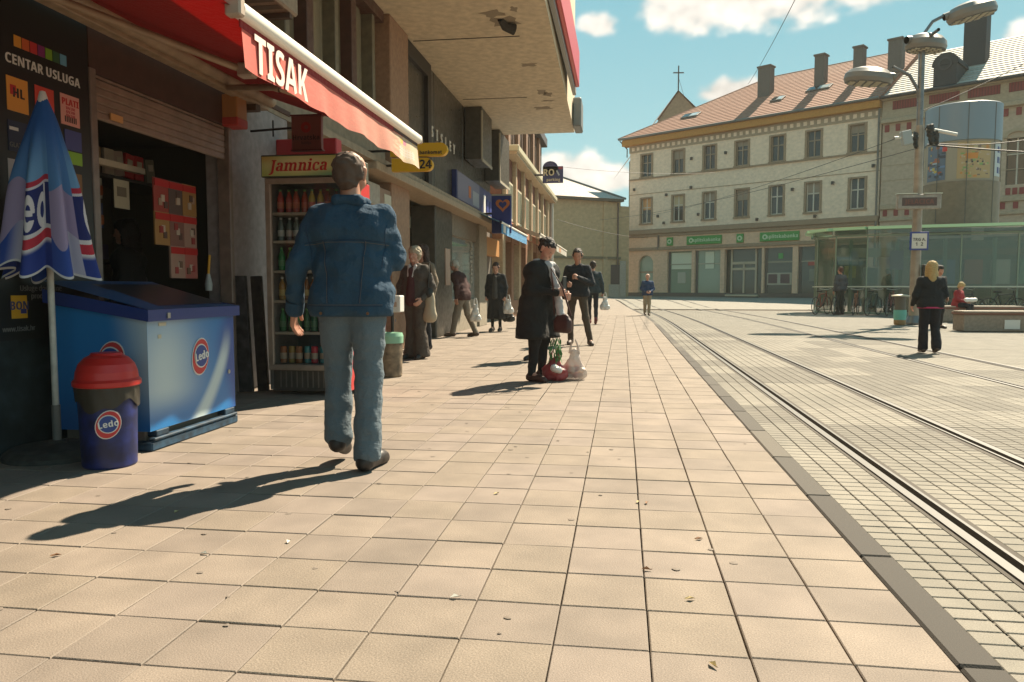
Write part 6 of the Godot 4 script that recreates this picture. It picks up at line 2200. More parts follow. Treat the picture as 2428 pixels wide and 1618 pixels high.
func lamp_post() -> void:
	var o := thing("street_lamp", "tall street lamp post with three oval lanterns and signs", "street lamp", P(8.30, 0, 23.2))
	var m := mat("post_metal", lin(.36, .29, .22), .5, "metal", .6, .2)
	var md := mat("post_metal_dark", lin(.20, .20, .20), .4, "metal", .6, .5)
	part(o, "post", tube_mesh([Vector3(0, 0, 0), Vector3(-.01, 3.0, 0), Vector3(-.04, 5.6, 0)], [.145, .125, .11], 16), m)
	part(o, "upper_post", tube_mesh([Vector3(-.04, 5.55, 0), Vector3(-.05, 7.95, 0)], .085, 12), md)
	part(o, "base_collar", lathe([Vector2(.24, 0), Vector2(.24, .05), Vector2(.16, .22), Vector2(.15, .25)], 16), md)
	part(o, "arm", tube_mesh([Vector3(-.05, 6.0, .0), Vector3(-.12, 6.6, 0), Vector3(-.35, 7.0, 0), Vector3(-.80, 7.25, 0)], .045, 10), md)
	part(o, "arm", tube_mesh([Vector3(-.05, 7.8, .0), Vector3(.0, 8.15, 0), Vector3(.2, 8.45, 0), Vector3(.62, 8.66, 0)], .045, 10), md)
	part(o, "arm", tube_mesh([Vector3(-.05, 7.8, 0), Vector3(.02, 7.95, .5), Vector3(.03, 7.95, .9)], .045, 8), md)
	lamp_head(o, Vector3(-1.45, 6.98, 0), PI, .10)
	lamp_head(o, Vector3(1.20, 8.66, .0), 0, .24)
	lamp_head(o, Vector3(.05, 7.83, .0), .5, .02)
	part(o, "cable_bundle", field_mesh([[Vector3(.20, 5.50, .1), Vector3(.26, 5.1, .12), .11, .06], [Vector3(.36, 5.40, .1), Vector3(.42, 5.0, .1), .07, .04], [Vector3(-.18, 5.35, .1), Vector3(-.16, 5.0, .1), .07, .06]], .025, .04, .05, -9.0, 9.0, 9.0), mat("cable_black", lin(.018, .018, .016), .6))
	part(o, "camera_arm", tube_mesh([Vector3(.1, 5.5, .1), Vector3(.9, 5.3, .15)], .05, 8), mat("cam_white", lin(.55, .54, .5), .4))
	part(o, "camera_arm", tube_mesh([Vector3(-.1, 5.3, .1), Vector3(-.75, 5.25, .15)], .04, 8), mat("cam_white"))
	part(o, "camera", box_mesh(Vector3(.26, .40, .2), .02), mat("cam_grey", lin(.30, .33, .33), .5), Vector3(-.42, 5.25, .12), Basis(Vector3(0, 0, 1), .2))
	slab(o, "red_tag", mat("tag_red", lin(.45, .05, .04), .5), .55, .64, 4.85, 5.0, -.2, -.1)
	# electronic timetable and stop plate
	var t := thing("info_display", "grey boxed information display on the lamp post", "sign", P(8.24, 3.25, 23.02))
	slab(t, "case", mat("display_case", lin(.34, .30, .25), .5, "metal", 1.0), -.58, .58, 0, .42, -.08, .06, .02)
	slab(t, "screen", mat("display_screen", lin(.07, .035, .025), .3), -.46, .46, .09, .32, -.086, -.081)
	letters(t, "lettering", "JELACICA", .13, mat("display_text", lin(.16, .05, .03), .5), Vector3(0, .205, .087), Basis(), .003)
	slab(t, "top_plate", mat("rail_bright"), -.60, -.06, .42, .445, -.10, .06)
	slab(t, "top_plate", mat("rail_bright"), .12, .60, .42, .445, -.10, .06)
	var p := thing("stop_sign", "white tram stop plate with a blue border on the post", "sign", P(8.30, 2.1, 23.0))
	slab(p, "border", mat("stop_blue", lin(.02, .04, .20), .5), -.26, .24, 0, .52, -.02, .02, .01)
	slab(p, "plate", mat("stop_white", lin(.58, .54, .47), .5), -.21, .19, .05, .47, -.026, -.02)
	letters(p, "lettering", "TRG A.", .085, mat("ink_dark", lin(.02, .015, .015), .6), Vector3(-.01, .30, .029), Basis(), .003)
	letters(p, "lettering", "1  2", .10, mat("ink_dark"), Vector3(-.01, .17, .029), Basis(), .003)
	var sg := thing("signal_box", "small black signal box on the lamp post by the blonde", "signal", P(8.52, 1.35, 23.05))
	slab(sg, "case", mat("cable_black"), -.10, .10, -.35, .35, -.08, .08, .02)
	slab(sg, "lens", mat("rail_bright"), -.03, .03, .22, .28, -.09, -.081)

func benches() -> void:
	var conc := mat("bench_concrete", lin(.33, .265, .205), .85, "plaster", 1.2)
	var wood := mat("bench_wood", lin(.20, .085, .055), .55)
	var topm := mat("bench_top", lin(.46, .37, .28), .5, "metal", 1.0)
	for k in 2:
		var o := thing("bench", ["nearer long concrete bench with timber slat top", "farther concrete bench under the seated red jacket person"][k], "bench", [P(8.12, 0, 19.55), P(9.35, 0, 24.8)][k], 0.0, "concrete benches on the square")
		var l: float = [3.2, 2.6][k]
		slab(o, "block", conc, 0, l, 0, .40, 0, .62, .015)
		for i in 5:
			slab(o, "slat", topm, -.02, l + .02, .452, .488, .0 + .126 * i - .02, .0 + .126 * i + .094, .006)
		slab(o, "slat_edge", wood, -.03, l + .03, .40, .45, -.03, .65, .008)
	var pn := thing("notice_sheet", "white square notice fixed on the nearer bench front", "sign", P(9.02, .06, 19.535))
	slab(pn, "sheet", mat("notice_bright", lin(.70, .68, .62), .6), 0, .34, 0, .22, -.004, .006)
	var lb := thing("litter_bin", "round litter bin with turquoise bag beside the lamp post", "bin", P(7.75, 0, 22.7))
	part(lb, "body", lathe([Vector2(.14, .0), Vector2(.155, .04), Vector2(.155, .14)], 18), mat("bin_ochre", lin(.30, .18, .07), .6))
	part(lb, "bag", lathe([Vector2(.155, .14), Vector2(.17, .30), Vector2(.165, .42)], 18), mat("bag_turquoise", lin(.12, .40, .33), .5))
	part(lb, "rack", lathe([Vector2(.15, .42), Vector2(.15, .80)], 10), mat("rack_dark", lin(.10, .09, .07), .6))
	part(lb, "cap", lathe([Vector2(.24, .80), Vector2(.24, .83), Vector2(.05, .86), Vector2(.001, .86)], 18), mat("bin_cap", lin(.50, .46, .36), .5))

func bicycle(label: String, at: Vector3, turn: float, col: Color, key: String) -> void:
	var o := thing("bicycle", label, "bicycle", at, turn, "bicycles parked at the pavilion")
	var fm := mat("bike_" + key, col, .4)
	var blk := mat("tyre_black", lin(.02, .02, .02), .8)
	for sx in [-.52, .52]:
		var pts := []
		for k in 25:
			pts.append(Vector3(sx + .33 * cos(TAU * k / 24.0), .34 + .33 * sin(TAU * k / 24.0), 0))
		var w := part(o, "wheel", tube_mesh(pts, .018, 6), blk)
		var sp := tool_new()
		for k in 6:
			var a := PI * k / 6.0
			tube(sp, [Vector3(sx - .31 * cos(a), .34 - .31 * sin(a), 0), Vector3(sx + .31 * cos(a), .34 + .31 * sin(a), 0)], .004, 4)
		part(w, "spokes", sp.commit(), mat("spoke", lin(.4, .4, .38), .4, "", 1.0, .6))
	var st := tool_new()
	var bb := Vector3(-.05, .30, 0)
	var seat := Vector3(-.20, .82, 0)
	var hd := Vector3(.38, .82, 0)
	for q in [[bb, seat], [bb, hd], [seat - Vector3(0, .04, 0), hd + Vector3(0, .0, 0)], [bb, Vector3(-.52, .34, 0)], [Vector3(-.52, .34, 0), seat], [hd + Vector3(-.02, .10, 0), Vector3(.52, .34, 0)]]:
		tube(st, [q[0], q[1]], .020, 6)
	part(o, "frame", st.commit(), fm)
	part(o, "handlebar", tube_mesh([Vector3(.30, 1.0, -.24), Vector3(.37, .96, 0), Vector3(.30, 1.0, .24)], .015, 6), mat("spoke"))
	part(o, "saddle", box_mesh(Vector3(.26, .06, .13), .02), blk, seat + Vector3(-.02, .08, 0))
	part(o, "pedals", tube_mesh([bb + Vector3(-.12, -.12, -.10), bb + Vector3(.12, .12, .10)], .02, 6), blk)

func wires() -> void:
	var m := mat("wire_dark", lin(.03, .03, .03), .6)
	var sag := func(a: Vector3, b: Vector3, s: float) -> Array:
		var p := []
		for k in 17:
			var t := k / 16.0
			p.append(a.lerp(b, t) - Vector3(0, s * 4.0 * t * (1.0 - t), 0))
		return p
	var list := [
		["tram span wire from the lamp post to the right edge", P(8.45, 5.05, 23.1), P(16, 4.2, 21.5), .10, .022],
		["looping cable from lamp post towards the drum", P(8.5, 5.1, 23.1), P(13.2, 5.7, 24.0), .25, .014],
		["thin wire running up to the top of the picture", P(9.19, 16.24, 60), P(6.05, 11.47, 28), .2, .014],
		["tram wire crossing the cream house front below windows", P(8.3, 5.0, 23.2), P(-1.5, 5.6, 52), .3, .010],
		["second tram wire crossing the cream house front", P(8.3, 5.5, 23.2), P(2.0, 6.6, 60), .3, .010],
		["upper wire above the pale roof on the right", P(8.3, 6.0, 23.2), P(15, 9.5, 25), .15, .012],
		["faint wire in the open sky between the buildings", P(-3.4, 7.2, 39), P(6.0, 8.6, 52), .2, .010],
		["low wire along the beige hall front", P(-3.4, 4.6, 40), P(2.0, 5.0, 62), .2, .012]]
	for q in list:
		var o := thing("overhead_wire", q[0], "wire", Vector3.ZERO, 0.0, "overhead wires")
		part(o, "strand", tube_mesh(sag.call(q[1], q[2], q[3]), q[4], 5), m)

# ---------------------------------------------------------------- people in the street
func cloth_mat(key: String, c := Color.WHITE, scale := 3.0) -> StandardMaterial3D:
	return mat("cloth_" + key, c, .92, "cloth", scale)

func people() -> void:
	make_canon()
	var sk := skin_mat("a", lin(.46, .22, .14))
	var sk2 := skin_mat("b", lin(.50, .26, .18))
	var black := cloth_mat("black", lin(.014, .014, .015))
	var shoe := mat("shoe_dark", lin(.022, .016, .013), .5)
	# man in denim
	var denim := cloth_mat("denim", lin(.023, .072, .128), 3.4)
	var jean := cloth_mat("jean", lin(.150, .195, .225), 3.0)
	var s := {"label": "man in blue denim jacket and jeans walking away", "at": P(-1.55, 0, 4.22), "turn": .06, "h": 1.83, "girth": 1.10, "cell": .014, "skin": sk, "top": denim, "bottom": jean, "shoe": shoe, "haircol": mat("hair_greybrown", lin(.085, .052, .035), .8), "hair": "bald", "hem": .845, "fold": .021, "fold_freq": 6.5, "leg_w": 1.03, "leg_fold": .015, "cuff": .074, "cuff_y": .055, "clip_x": .25, "look": -.12,
		"j": {"sl": Vector3(-.185, 1.385, .0), "el": Vector3(-.275, 1.13, .07), "wl": Vector3(-.335, .885, -.03), "sr": Vector3(.185, 1.385, -.02), "er": Vector3(.225, 1.16, -.10), "wr": Vector3(.13, 1.15, -.32),
			"hl": Vector3(-.085, .91, .0), "kl": Vector3(-.11, .53, -.09), "al": Vector3(-.095, .165, -.03), "tl": Vector3(-.105, .075, -.17), "hr": Vector3(.09, .91, 0), "kr": Vector3(.095, .50, .0), "ar": Vector3(.10, .085, .08), "tr": Vector3(.135, .035, -.10)}}
	var o := person(s)
	denim_details(o, s)
	# woman in long black coat with scarf
	var coat := cloth_mat("coat", lin(.016, .015, .014))
	s = {"label": "woman in long black coat and white scarf with phone", "at": P(-.93, 0, 8.47), "turn": -2.05, "h": 1.60, "girth": 1.36, "cell": .018, "skin": sk2, "top": coat, "bottom": black, "shoe": mat("boot_brown", lin(.05, .022, .016), .6), "haircol": mat("hair_dark", lin(.022, .014, .011), .7), "hair": "bun", "hem": .53, "flare": .7, "fold": .02, "top_name": "coat", "lean": .15, "nod": .72, "cuff": .05, "leg_w": .95,
		"j": {"el": Vector3(-.25, 1.12, -.03), "wl": Vector3(-.13, 1.10, -.30), "er": Vector3(.25, 1.12, -.03), "wr": Vector3(.10, 1.14, -.30)}, "grip_l": true, "grip_r": true}
	o = person(s)
	var sc := part(o, "scarf", field_mesh([[Vector3(-.06, 1.30, -.145), Vector3(.06, 1.30, -.145), .04, .04], [Vector3(-.075, 1.325, -.03), Vector3(.075, 1.325, -.03), .045, .045], [Vector3(.04, 1.29, -.18), Vector3(.03, 1.02, -.27), .038, .040], [Vector3(.03, 1.02, -.27), Vector3(.0, .66, -.31), .040, .046]], .016, .03, .02, -9.0, 9.0, 14.0), mat("cloth_scarf", lin(.62, .60, .60), .9, "cloth", 5.0))
	var hbag := thing("handbag", "dark red handbag hanging in front of the black coat", "handbag", P(-.64, .60, 8.30), -.35)
	part(hbag, "pouch", field_mesh([[Vector3(-.06, .0, 0), Vector3(.06, .0, 0), .05, .05], [Vector3(-.06, .07, 0), Vector3(.06, .07, 0), .05, .05], [Vector3(-.04, .13, 0), Vector3(.04, .13, 0), .035, .035]], .014, .04, .01), mat("bag_oxblood", lin(.045, .014, .013), .5))
	part(hbag, "strap", tube_mesh([Vector3(-.1, .14, 0), Vector3(-.06, .45, .12), Vector3(-.05, .66, .2), Vector3(.05, .45, .12), Vector3(.1, .14, 0)], .010, 6), mat("bag_oxblood"))
	var ph := thing("phone", "small dark phone held by the woman in black", "phone", P(-.62, 1.10, 8.28), -2.05)
	part(ph, "slab", box_mesh(Vector3(.07, .14, .01), .003), mat("cable_black", lin(.018, .018, .016), .6))
	part(ph, "screen", box_mesh(Vector3(.06, .12, .002)), mat("display_screen", lin(.07, .035, .025), .3), Vector3(0, 0, .006))
	# shopping bags at her feet
	var clear := mat("bag_clear", lin(.55, .50, .47), .35)
	clear.transparency = BaseMaterial3D.TRANSPARENCY_ALPHA
	clear.albedo_color = lin(.60, .50, .44, .62)
	plastic_bag("shopping_bag", "pinkish white shopping bag standing right of the radishes bag", P(-.53, 0, 8.62), .30, .46, clear)
	for k in 7:
		part(get_node(NodePath("shopping_bag")), "fruit", lathe([Vector2(.001, -.04), Vector2(.03, -.028), Vector2(.04, 0), Vector2(.03, .028), Vector2(.001, .04)], 10), mat("fruit_%d" % (k % 2), [lin(.34, .06, .05), lin(.42, .20, .08)][k % 2], .4), Vector3(-.075 + .045 * (k % 4), .06 + .07 * (k / 4), .02 * (k % 3) - .02))
	var vb := plastic_bag("shopping_bag", "red shopping bag with green leaves at the woman's feet", P(-.74, 0, 8.50), .30, .36, mat("bag_red_stuff", lin(.30, .045, .05), .4))
	part(vb, "white_patch", field_mesh([[Vector3(.0, .15, .085), Vector3(.05, .13, .085), .045, .04]], .012, .02, .01, -9, 9, 20), mat("badge_white", lin(.62, .60, .56), .5))
	rng.seed = 31
	var lf := tool_new()
	for k in 70:
		var p := Vector3(rng.randf_range(-.07, .07), rng.randf_range(.22, .46), rng.randf_range(-.05, .06))
		var a := rng.randf() * TAU
		var u := Vector3(cos(a) * .02, .05, sin(a) * .02)
		tri(lf, p - u, p + Vector3(-sin(a), 0.2, cos(a)) * .02, p + u)
	part(vb, "leaves", lf.commit(), mat("greens", lin(.05, .17, .04), .7))
	# person half hidden behind her
	s = {"label": "blond person in black half hidden behind the coat woman", "at": P(-1.22, 0, 10.9), "turn": PI - .5, "h": 1.42, "girth": 1.1, "skin": sk2, "top": black, "bottom": black, "shoe": shoe, "haircol": mat("hair_blond", lin(.42, .25, .09), .7), "hair": "full", "hem": .55, "nod": .2}
	person(s)
	# man with phone
	s = {"label": "man in dark sweater and brown trousers looking at phone", "at": P(-.80, 0, 13.92), "turn": PI - .25, "h": 1.75, "girth": 1.05, "skin": sk, "top": cloth_mat("sweater", lin(.020, .026, .034)), "bottom": cloth_mat("khaki", lin(.105, .075, .050)), "shoe": mat("shoe_tan", lin(.09, .06, .045), .6), "haircol": mat("hair_dark"), "hair": "short", "hem": .88, "nod": .35, "look": .25, "leg_w": .88, "top_name": "sweater",
		"j": {"el": Vector3(-.27, 1.13, -.02), "wl": Vector3(-.10, 1.22, -.28), "er": Vector3(.26, 1.12, .0), "wr": Vector3(.10, 1.10, -.30), "kl": Vector3(-.17, .50, -.05), "al": Vector3(-.25, .085, -.03), "tl": Vector3(-.33, .035, -.18), "kr": Vector3(.14, .50, .0), "ar": Vector3(.15, .085, .06), "tr": Vector3(.13, .035, -.10)}, "grip_l": true, "grip_r": true}
	person(s)
	# man walking away with white bag
	s = {"label": "man in teal jacket walking away carrying a white bag", "at": P(-.83, 0, 21.9), "turn": .1, "h": 1.80, "girth": 1.05, "skin": sk, "top": cloth_mat("teal", lin(.025, .050, .062)), "bottom": cloth_mat("navy", lin(.014, .017, .026)), "shoe": mat("shoe_red", lin(.20, .03, .03), .5), "haircol": mat("hair_dark"), "hair": "short", "hem": .86, "leg_w": .85,
		"j": {"kl": Vector3(-.09, .50, -.10), "al": Vector3(-.08, .10, .02), "tl": Vector3(-.09, .035, -.14), "kr": Vector3(.09, .50, .03), "ar": Vector3(.08, .16, .20), "tr": Vector3(.08, .05, .10), "wr": Vector3(.29, .88, -.06)}, "grip_r": true}
	person(s)
	plastic_bag("carrier_bag", "white carrier bag held by the teal jacket man", P(-.48, .40, 21.95), .30, .52, mat("bag_white", lin(.66, .63, .58), .45))
	# man in blue far away
	s = {"label": "white haired man in blue jacket and cream trousers", "at": P(.95, 0, 29.1), "turn": PI + .1, "h": 1.56, "girth": 1.12, "skin": sk2, "top": cloth_mat("royal", lin(.020, .060, .15)), "bottom": cloth_mat("cream", lin(.42, .33, .22)), "shoe": mat("shoe_brown", lin(.07, .04, .025), .6), "haircol": mat("hair_white", lin(.5, .46, .40), .8), "hair": "bald", "hem": .84, "nod": .15,
		"j": {"el": Vector3(-.26, 1.12, .02), "wl": Vector3(-.10, 1.0, -.24), "er": Vector3(.26, 1.12, .02), "wr": Vector3(.08, 1.0, -.24), "kl": Vector3(-.07, .50, -.06), "al": Vector3(-.06, .085, -.10), "tl": Vector3(-.06, .035, -.26), "ar": Vector3(.08, .12, .14), "tr": Vector3(.08, .04, .0)}}
	person(s)
	# old woman in grey suit
	s = {"label": "elderly woman in grey jacket and maroon blouse walking near", "at": P(-3.0, 0, 10.85), "turn": PI - .30, "h": 1.64, "girth": 1.18, "cell": .02, "skin": sk2, "top": cloth_mat("greysuit", lin(.105, .088, .076)), "bottom": cloth_mat("greybrown", lin(.105, .082, .066)), "shoe": shoe, "haircol": mat("hair_grey", lin(.34, .28, .20), .8), "hair": "full", "hem": .80, "fold": .018, "leg_w": 1.22, "cuff": .105, "cuff_y": .03,
		"j": {"el": Vector3(-.29, 1.14, .02), "wl": Vector3(-.22, .95, -.16), "er": Vector3(.28, 1.13, .0), "wr": Vector3(.26, .86, -.06), "kl": Vector3(-.10, .50, -.04), "kr": Vector3(.08, .50, .02)}}
	o = person(s)
	part(o, "blouse", field_mesh([[Vector3(.0, 1.30, -.10), Vector3(.0, .86, -.125), .050, .085]], .018, .02), cloth_mat("maroon", lin(.095, .018, .022)))
	part(o, "neck_scarf", field_mesh([[Vector3(-.05, 1.36, -.08), Vector3(-.02, 1.18, -.14), .030, .022], [Vector3(.05, 1.36, -.08), Vector3(.03, 1.22, -.14), .03, .022]], .014, .02), mat("cloth_white", lin(.50, .45, .42), .9))
	var hb2 := thing("shoulder_bag", "black and cream shoulder bag beside the elderly woman", "handbag", P(-2.76, .62, 10.75), PI - .3)
	part(hb2, "pouch", field_mesh([[Vector3(-.03, .0, 0), Vector3(.03, .0, 0), .085, .085, .7], [Vector3(0, .05, 0), Vector3(0, .32, 0), .10, .07, .7]], .018, .04, .01), mat("bag_cream", lin(.42, .35, .25), .6))
	part(hb2, "flap", field_mesh([[Vector3(0, .34, -.04), Vector3(0, .46, .04), .06, .045]], .016, .02), mat("cable_black"))
	part(hb2, "strap", tube_mesh([Vector3(0, .42, -.05), Vector3(.0, .80, .0), Vector3(0, .42, .05)], .012, 6), mat("cable_black"))
	# woman behind her with long brown hair
	s = {"label": "long brown haired woman close behind the elderly woman", "at": P(-3.33, 0, 12.5), "turn": PI - .5, "h": 1.76, "girth": .95, "skin": sk2, "top": cloth_mat("beige", lin(.26, .20, .14)), "bottom": cloth_mat("navy"), "shoe": shoe, "haircol": mat("hair_brown", lin(.045, .020, .013), .7), "hair": "long", "hem": .84,
		"j": {"wr": Vector3(.20, 1.02, -.22), "er": Vector3(.25, 1.14, .0)}}
	person(s)
	# old man in maroon jacket
	s = {"label": "white haired man in maroon jacket stooping forwards", "at": P(-3.36, 0, 15.9), "turn": 1.25, "h": 1.66, "girth": 1.12, "skin": sk, "top": cloth_mat("maroonjacket", lin(.065, .020, .018)), "bottom": cloth_mat("stone", lin(.27, .225, .17)), "shoe": mat("shoe_brown"), "haircol": mat("hair_pale", lin(.40, .36, .30), .8), "hair": "short", "hem": .82, "lean": .28, "nod": .35,
		"j": {"kl": Vector3(-.09, .50, -.12), "al": Vector3(-.09, .09, -.22), "tl": Vector3(-.10, .035, -.38), "kr": Vector3(.09, .50, .08), "ar": Vector3(.09, .10, .28), "tr": Vector3(.09, .035, .12)}, "grip_r": true}
	person(s)
	plastic_bag("carrier_bag", "white carrier bag hanging from the stooping man's hand", P(-3.06, .33, 15.75), .26, .50, mat("bag_white", lin(.66, .63, .58), .45))
	# woman in dark suit with bags
	s = {"label": "dark haired woman in black jacket and skirt with bags", "at": P(-2.98, 0, 17.95), "turn": PI - .1, "h": 1.64, "girth": 1.08, "skin": sk2, "top": cloth_mat("suit", lin(.018, .022, .026)), "bottom": cloth_mat("suitskirt", lin(.024, .023, .022)), "shoe": shoe, "haircol": mat("hair_brown"), "hair": "short", "hem": .78, "skirt": .32, "nod": .5, "grip_l": true, "grip_r": true}
	o = person(s)
	part(o, "grey_blouse", field_mesh([[Vector3(.0, 1.28, -.085), Vector3(.0, .84, -.115), .055, .075]], .02, .02), cloth_mat("greyblouse", lin(.085, .080, .072)))
	plastic_bag("carrier_bag", "pale carrier bag held by the suited woman's near side", P(-2.68, .42, 17.9), .28, .46, mat("bag_white"))
	plastic_bag("carrier_bag", "black carrier bag beside the suited woman's skirt", P(-2.70, .22, 18.1), .32, .52, mat("bag_black_plastic", lin(.02, .02, .018), .5))
	plastic_bag("carrier_bag", "white bag standing by the wall past the suited woman", P(-2.52, .30, 19.6), .34, .55, mat("bag_white"))
	# blonde walking on the right
	s = {"label": "blond woman in black tracksuit walking away on the square", "at": P(4.93, 0, 13.1), "turn": -.1, "h": 1.46, "girth": 1.12, "cell": .02, "skin": sk2, "top": cloth_mat("tracksuit", lin(.012, .017, .022)), "bottom": cloth_mat("trackbottom", lin(.012, .013, .019)), "shoe": mat("shoe_brown"), "haircol": mat("hair_gold", lin(.40, .27, .11), .7), "hair": "long", "hem": .86, "leg_w": 1.1, "cuff": .085,
		"j": {"ar": Vector3(.09, .12, .16), "tr": Vector3(.10, .04, .02), "kr": Vector3(.10, .50, -.02), "al": Vector3(-.11, .085, .02), "el": Vector3(-.27, 1.12, .02), "wl": Vector3(-.28, .92, -.14), "er": Vector3(.26, 1.12, .0), "wr": Vector3(.20, .98, -.20)}}
	o = person(s)
	part(o, "pink_waistband", lathe([Vector2(.192, .0), Vector2(.197, .012), Vector2(.192, .024)], 28, .66), mat("waist_pink", lin(.42, .02, .10), .7), Vector3(0, .715, 0))
	# dark woman behind lamp post
	s = {"label": "dark haired person in black standing behind the blond woman", "at": P(8.05, 0, 20.9), "turn": PI + .4, "h": 1.60, "girth": 1.05, "skin": sk, "top": black, "bottom": black, "shoe": shoe, "haircol": mat("hair_dark"), "hair": "full", "hem": .80}
	person(s)
	# seated person in red
	s = {"label": "person in red jacket sitting on the farther bench", "at": P(10.15, .0, 24.95), "turn": PI + .75, "h": 1.50, "girth": 1.1, "skin": sk2, "top": cloth_mat("redjacket", lin(.36, .020, .030)), "bottom": cloth_mat("navy"), "shoe": shoe, "haircol": mat("hair_gold"), "hair": "full", "hem": .40, "clip_x": 0.0, "seated": true, "nod": .5, "lean": .12,
		"j": {"pel": Vector3(0, .62, .0), "che": Vector3(0, .93, 0), "nek": Vector3(0, 1.11, .01), "hed": Vector3(0, 1.27, -.03), "sl": Vector3(-.185, 1.06, 0), "sr": Vector3(.185, 1.06, 0), "el": Vector3(-.25, .82, -.08), "er": Vector3(.25, .82, -.08), "wl": Vector3(-.10, .76, -.32), "wr": Vector3(.10, .76, -.32),
			"hl": Vector3(-.09, .60, -.02), "hr": Vector3(.09, .60, -.02), "kl": Vector3(-.10, .58, -.44), "kr": Vector3(.10, .58, -.44), "al": Vector3(-.10, .09, -.46), "ar": Vector3(.10, .09, -.46), "tl": Vector3(-.11, .035, -.62), "tr": Vector3(.11, .035, -.62)}}
	person(s)
	var bd := thing("baby_bundle", "white bundle on the lap of the red jacket person", "bundle", P(10.42, .60, 24.70))
	part(bd, "wrap", field_mesh([[Vector3(-.12, .06, 0), Vector3(.14, .08, 0), .08, .06]], .02, .03, .02), mat("bag_white"))
	# man by the bicycles
	s = {"label": "man in grey shirt standing among the bicycles", "at": P(8.35, 0, 30.9), "turn": .5, "h": 1.84, "girth": 1.0, "skin": sk, "top": cloth_mat("greyshirt", lin(.105, .10, .105)), "bottom": cloth_mat("olive", lin(.055, .052, .042)), "shoe": shoe, "haircol": mat("hair_redbrown", lin(.09, .028, .016), .7), "hair": "short", "hem": .88, "top_name": "shirt"}
	person(s)
	s = {"label": "person in dark clothes inside the glass pavilion", "at": P(10.75, .03, 33.0), "turn": -1.2, "h": 1.78, "girth": 1.0, "skin": sk, "top": black, "bottom": cloth_mat("navy"), "shoe": shoe, "haircol": mat("hair_dark"), "hair": "short", "hem": .86}
	person(s)
	s = {"label": "person in brown coat at the right edge of the square", "at": P(9.72, 0, 18.6), "turn": PI, "h": 1.25, "girth": 1.1, "skin": sk, "top": cloth_mat("browncoat", lin(.16, .085, .035)), "bottom": cloth_mat("browncoat"), "shoe": shoe, "haircol": mat("hair_dark"), "hair": "short", "hem": .5, "top_name": "coat"}
	person(s)
	# customer in the kiosk
	s = {"label": "person in black inside the dark kiosk window", "at": P(-4.62, .1, 6.62), "turn": 1.9, "h": 1.58, "girth": 1.25, "skin": sk, "top": black, "bottom": black, "shoe": shoe, "haircol": mat("hair_dark"), "hair": "long", "hem": .5}
	person(s)

func surface_at(bones: Array, x: float, y: float) -> float:
	# z of the back surface at (x, y): march inwards from behind
	var z := .45
	for i in 60:
		var d := 1.0
		for b in bones:
			var a: Vector3 = b[0]
			var ba: Vector3 = b[1] - a
			var p := Vector3(x, y, z) - a
			var t := clampf(p.dot(ba) / maxf(ba.length_squared(), 1e-9), 0.0, 1.0)
			d = minf(d, (p - ba * t).length() - lerpf(b[2], b[3], t))
		z -= maxf(d * .8, .0015)
		if d < .002:
			break
	return z

func hit_back(mesh: Mesh, x: float, y: float, tm: TriangleMesh) -> float:
	var r := tm.intersect_ray(Vector3(x, y, .8), Vector3(0, 0, -1))
	return r.position.z if r.size() else .0

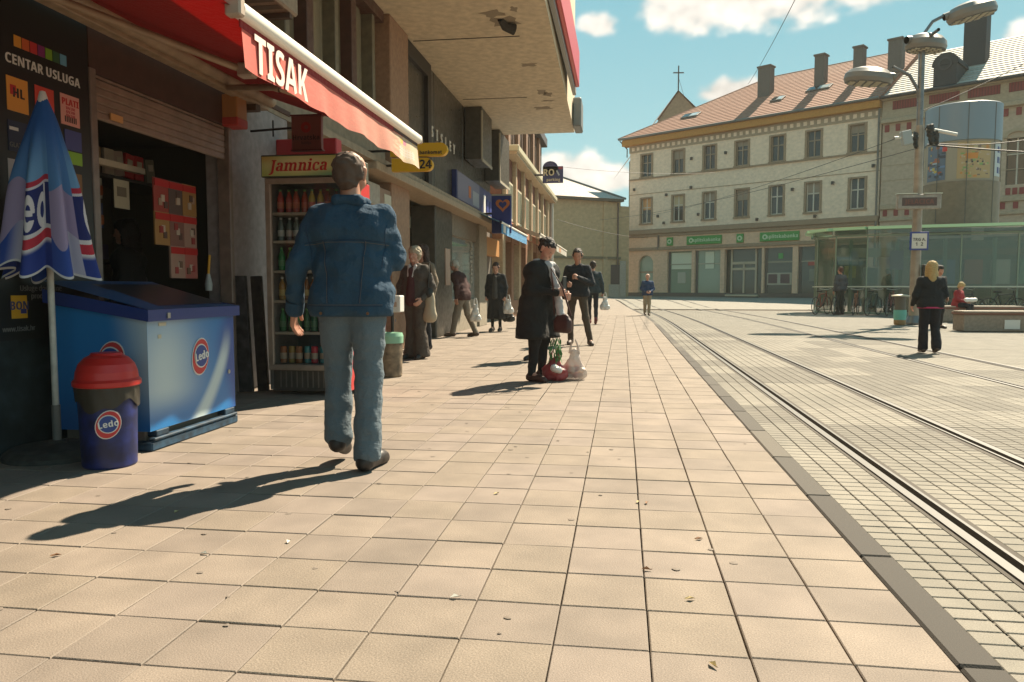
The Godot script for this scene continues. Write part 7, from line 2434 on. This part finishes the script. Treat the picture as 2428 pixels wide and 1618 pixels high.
func denim_details(o: Node3D, s: Dictionary) -> void:
	# seams, collar, waistband and cuffs laid on the jacket's own surface
	var top: MeshInstance3D = s["_top"]
	var tm: TriangleMesh = top.mesh.generate_triangle_mesh()
	var stitch := mat("stitch_tan", lin(.10, .085, .075), .9)
	var dk := mat("denim_seam", lin(.012, .042, .095), .9, "cloth", 9.0)
	var line := func(pts: Array, w: float, m: Material, nm: String):
		var path := []
		for i in pts.size() - 1:
			for k in 14:
				var p: Vector2 = pts[i].lerp(pts[i + 1], k / 14.0)
				var z := hit_back(top.mesh, p.x, p.y, tm)
				if z > -.05 and z != 0.0:
					path.append(Vector3(p.x, p.y, z + w * .25))
		if path.size() > 2:
			part(o, nm, tube_mesh(path, w, 5), m)
	line.call([Vector2(-.235, 1.30), Vector2(-.10, 1.315), Vector2(.10, 1.315), Vector2(.235, 1.30)], .003, dk, "yoke_seam")
	line.call([Vector2(-.235, 1.288), Vector2(-.10, 1.303), Vector2(.10, 1.303), Vector2(.235, 1.288)], .0018, stitch, "yoke_stitch")
	for sx in [-1.0, 1.0]:
		line.call([Vector2(sx * .115, 1.31), Vector2(sx * .095, 1.10), Vector2(sx * .085, .95)], .0028, dk, "back_seam")
		line.call([Vector2(sx * .121, 1.31), Vector2(sx * .101, 1.10), Vector2(sx * .091, .95)], .0017, stitch, "back_stitch")
		line.call([Vector2(sx * .225, 1.40), Vector2(sx * .205, 1.25), Vector2(sx * .20, 1.15)], .003, dk, "armhole_seam")
	line.call([Vector2(-.225, .945), Vector2(0, .945), Vector2(.225, .945)], .003, dk, "waistband_seam")
	line.call([Vector2(-.225, .952), Vector2(0, .952), Vector2(.225, .952)], .0017, stitch, "waistband_stitch")
	# collar band
	var q: float = s.h / 1.75
	part(o, "collar", field_mesh([[Vector3(-.058, 1.475, .045) * q, Vector3(.058, 1.475, .045) * q, .034, .034], [Vector3(-.085, 1.47, -.02) * q, Vector3(-.058, 1.475, .045) * q, .03, .032], [Vector3(.085, 1.47, -.02) * q, Vector3(.058, 1.475, .045) * q, .03, .032]], .010, .015, .004), s.top)
	var J: Dictionary = s["_J"]
	var dir: Vector3 = (J.wl - J.el).normalized()
	part(o, "cuff", tube_mesh([J.wl - dir * .055, J.wl + dir * .012], [.056, .054], 16), s.top)
	for sx in [-1.0, 1.0]:
		var z := hit_back(top.mesh, sx * .135, .925, tm)
		part(o, "waist_button", lathe([Vector2(.009, 0), Vector2(.008, .004), Vector2(.001, .005)], 10), mat("copper", lin(.20, .10, .05), .4, "", 1.0, .8), Vector3(sx * .135, .905, z + .001), Basis(Vector3.RIGHT, PI / 2))

func bikes() -> void:
	var cols := [lin(.28, .06, .03), lin(.03, .03, .035), lin(.30, .10, .04), lin(.04, .06, .05), lin(.16, .04, .03)]
	var words := ["red brown bicycle at the left end of the rack", "black bicycle second from the left at the pavilion", "orange brown bicycle in the middle of the rack", "dark green bicycle right of the orange brown one", "maroon bicycle nearest the lamp post"]
	for k in 5:
		bicycle(words[k], P(7.75 + .58 * k, 0, 31.2 - .18 * k), .9 + .12 * (k % 3), cols[k], str(k))
	for k in 3:
		bicycle(["dark bicycle behind the seated person's bench", "second dark bicycle by the right glass wall", "third dark bicycle at the right edge"][k], P(12.2 + 1.25 * k, 0, 29.6 - .3 * k), .15, lin(.02, .022, .022), "dark")

func _ready() -> void:
	setup_light()
	print("sky ", Time.get_ticks_msec())
	make_ground()
	print("ground ", Time.get_ticks_msec())
	tower_block()
	kiosk()
	low_row()
	town_house()
	brick_trim_house()
	church_gable()
	beige_hall()
	pavilion()
	print("buildings ", Time.get_ticks_msec())
	awning()
	freezer()
	waste_bin()
	parasol()
	fridge()
	kiosk_goods()
	litter_bin_near()
	street_signs()
	lamp_post()
	benches()
	bikes()
	wires()
	print("things ", Time.get_ticks_msec())
	people()
	print("people ", Time.get_ticks_msec())
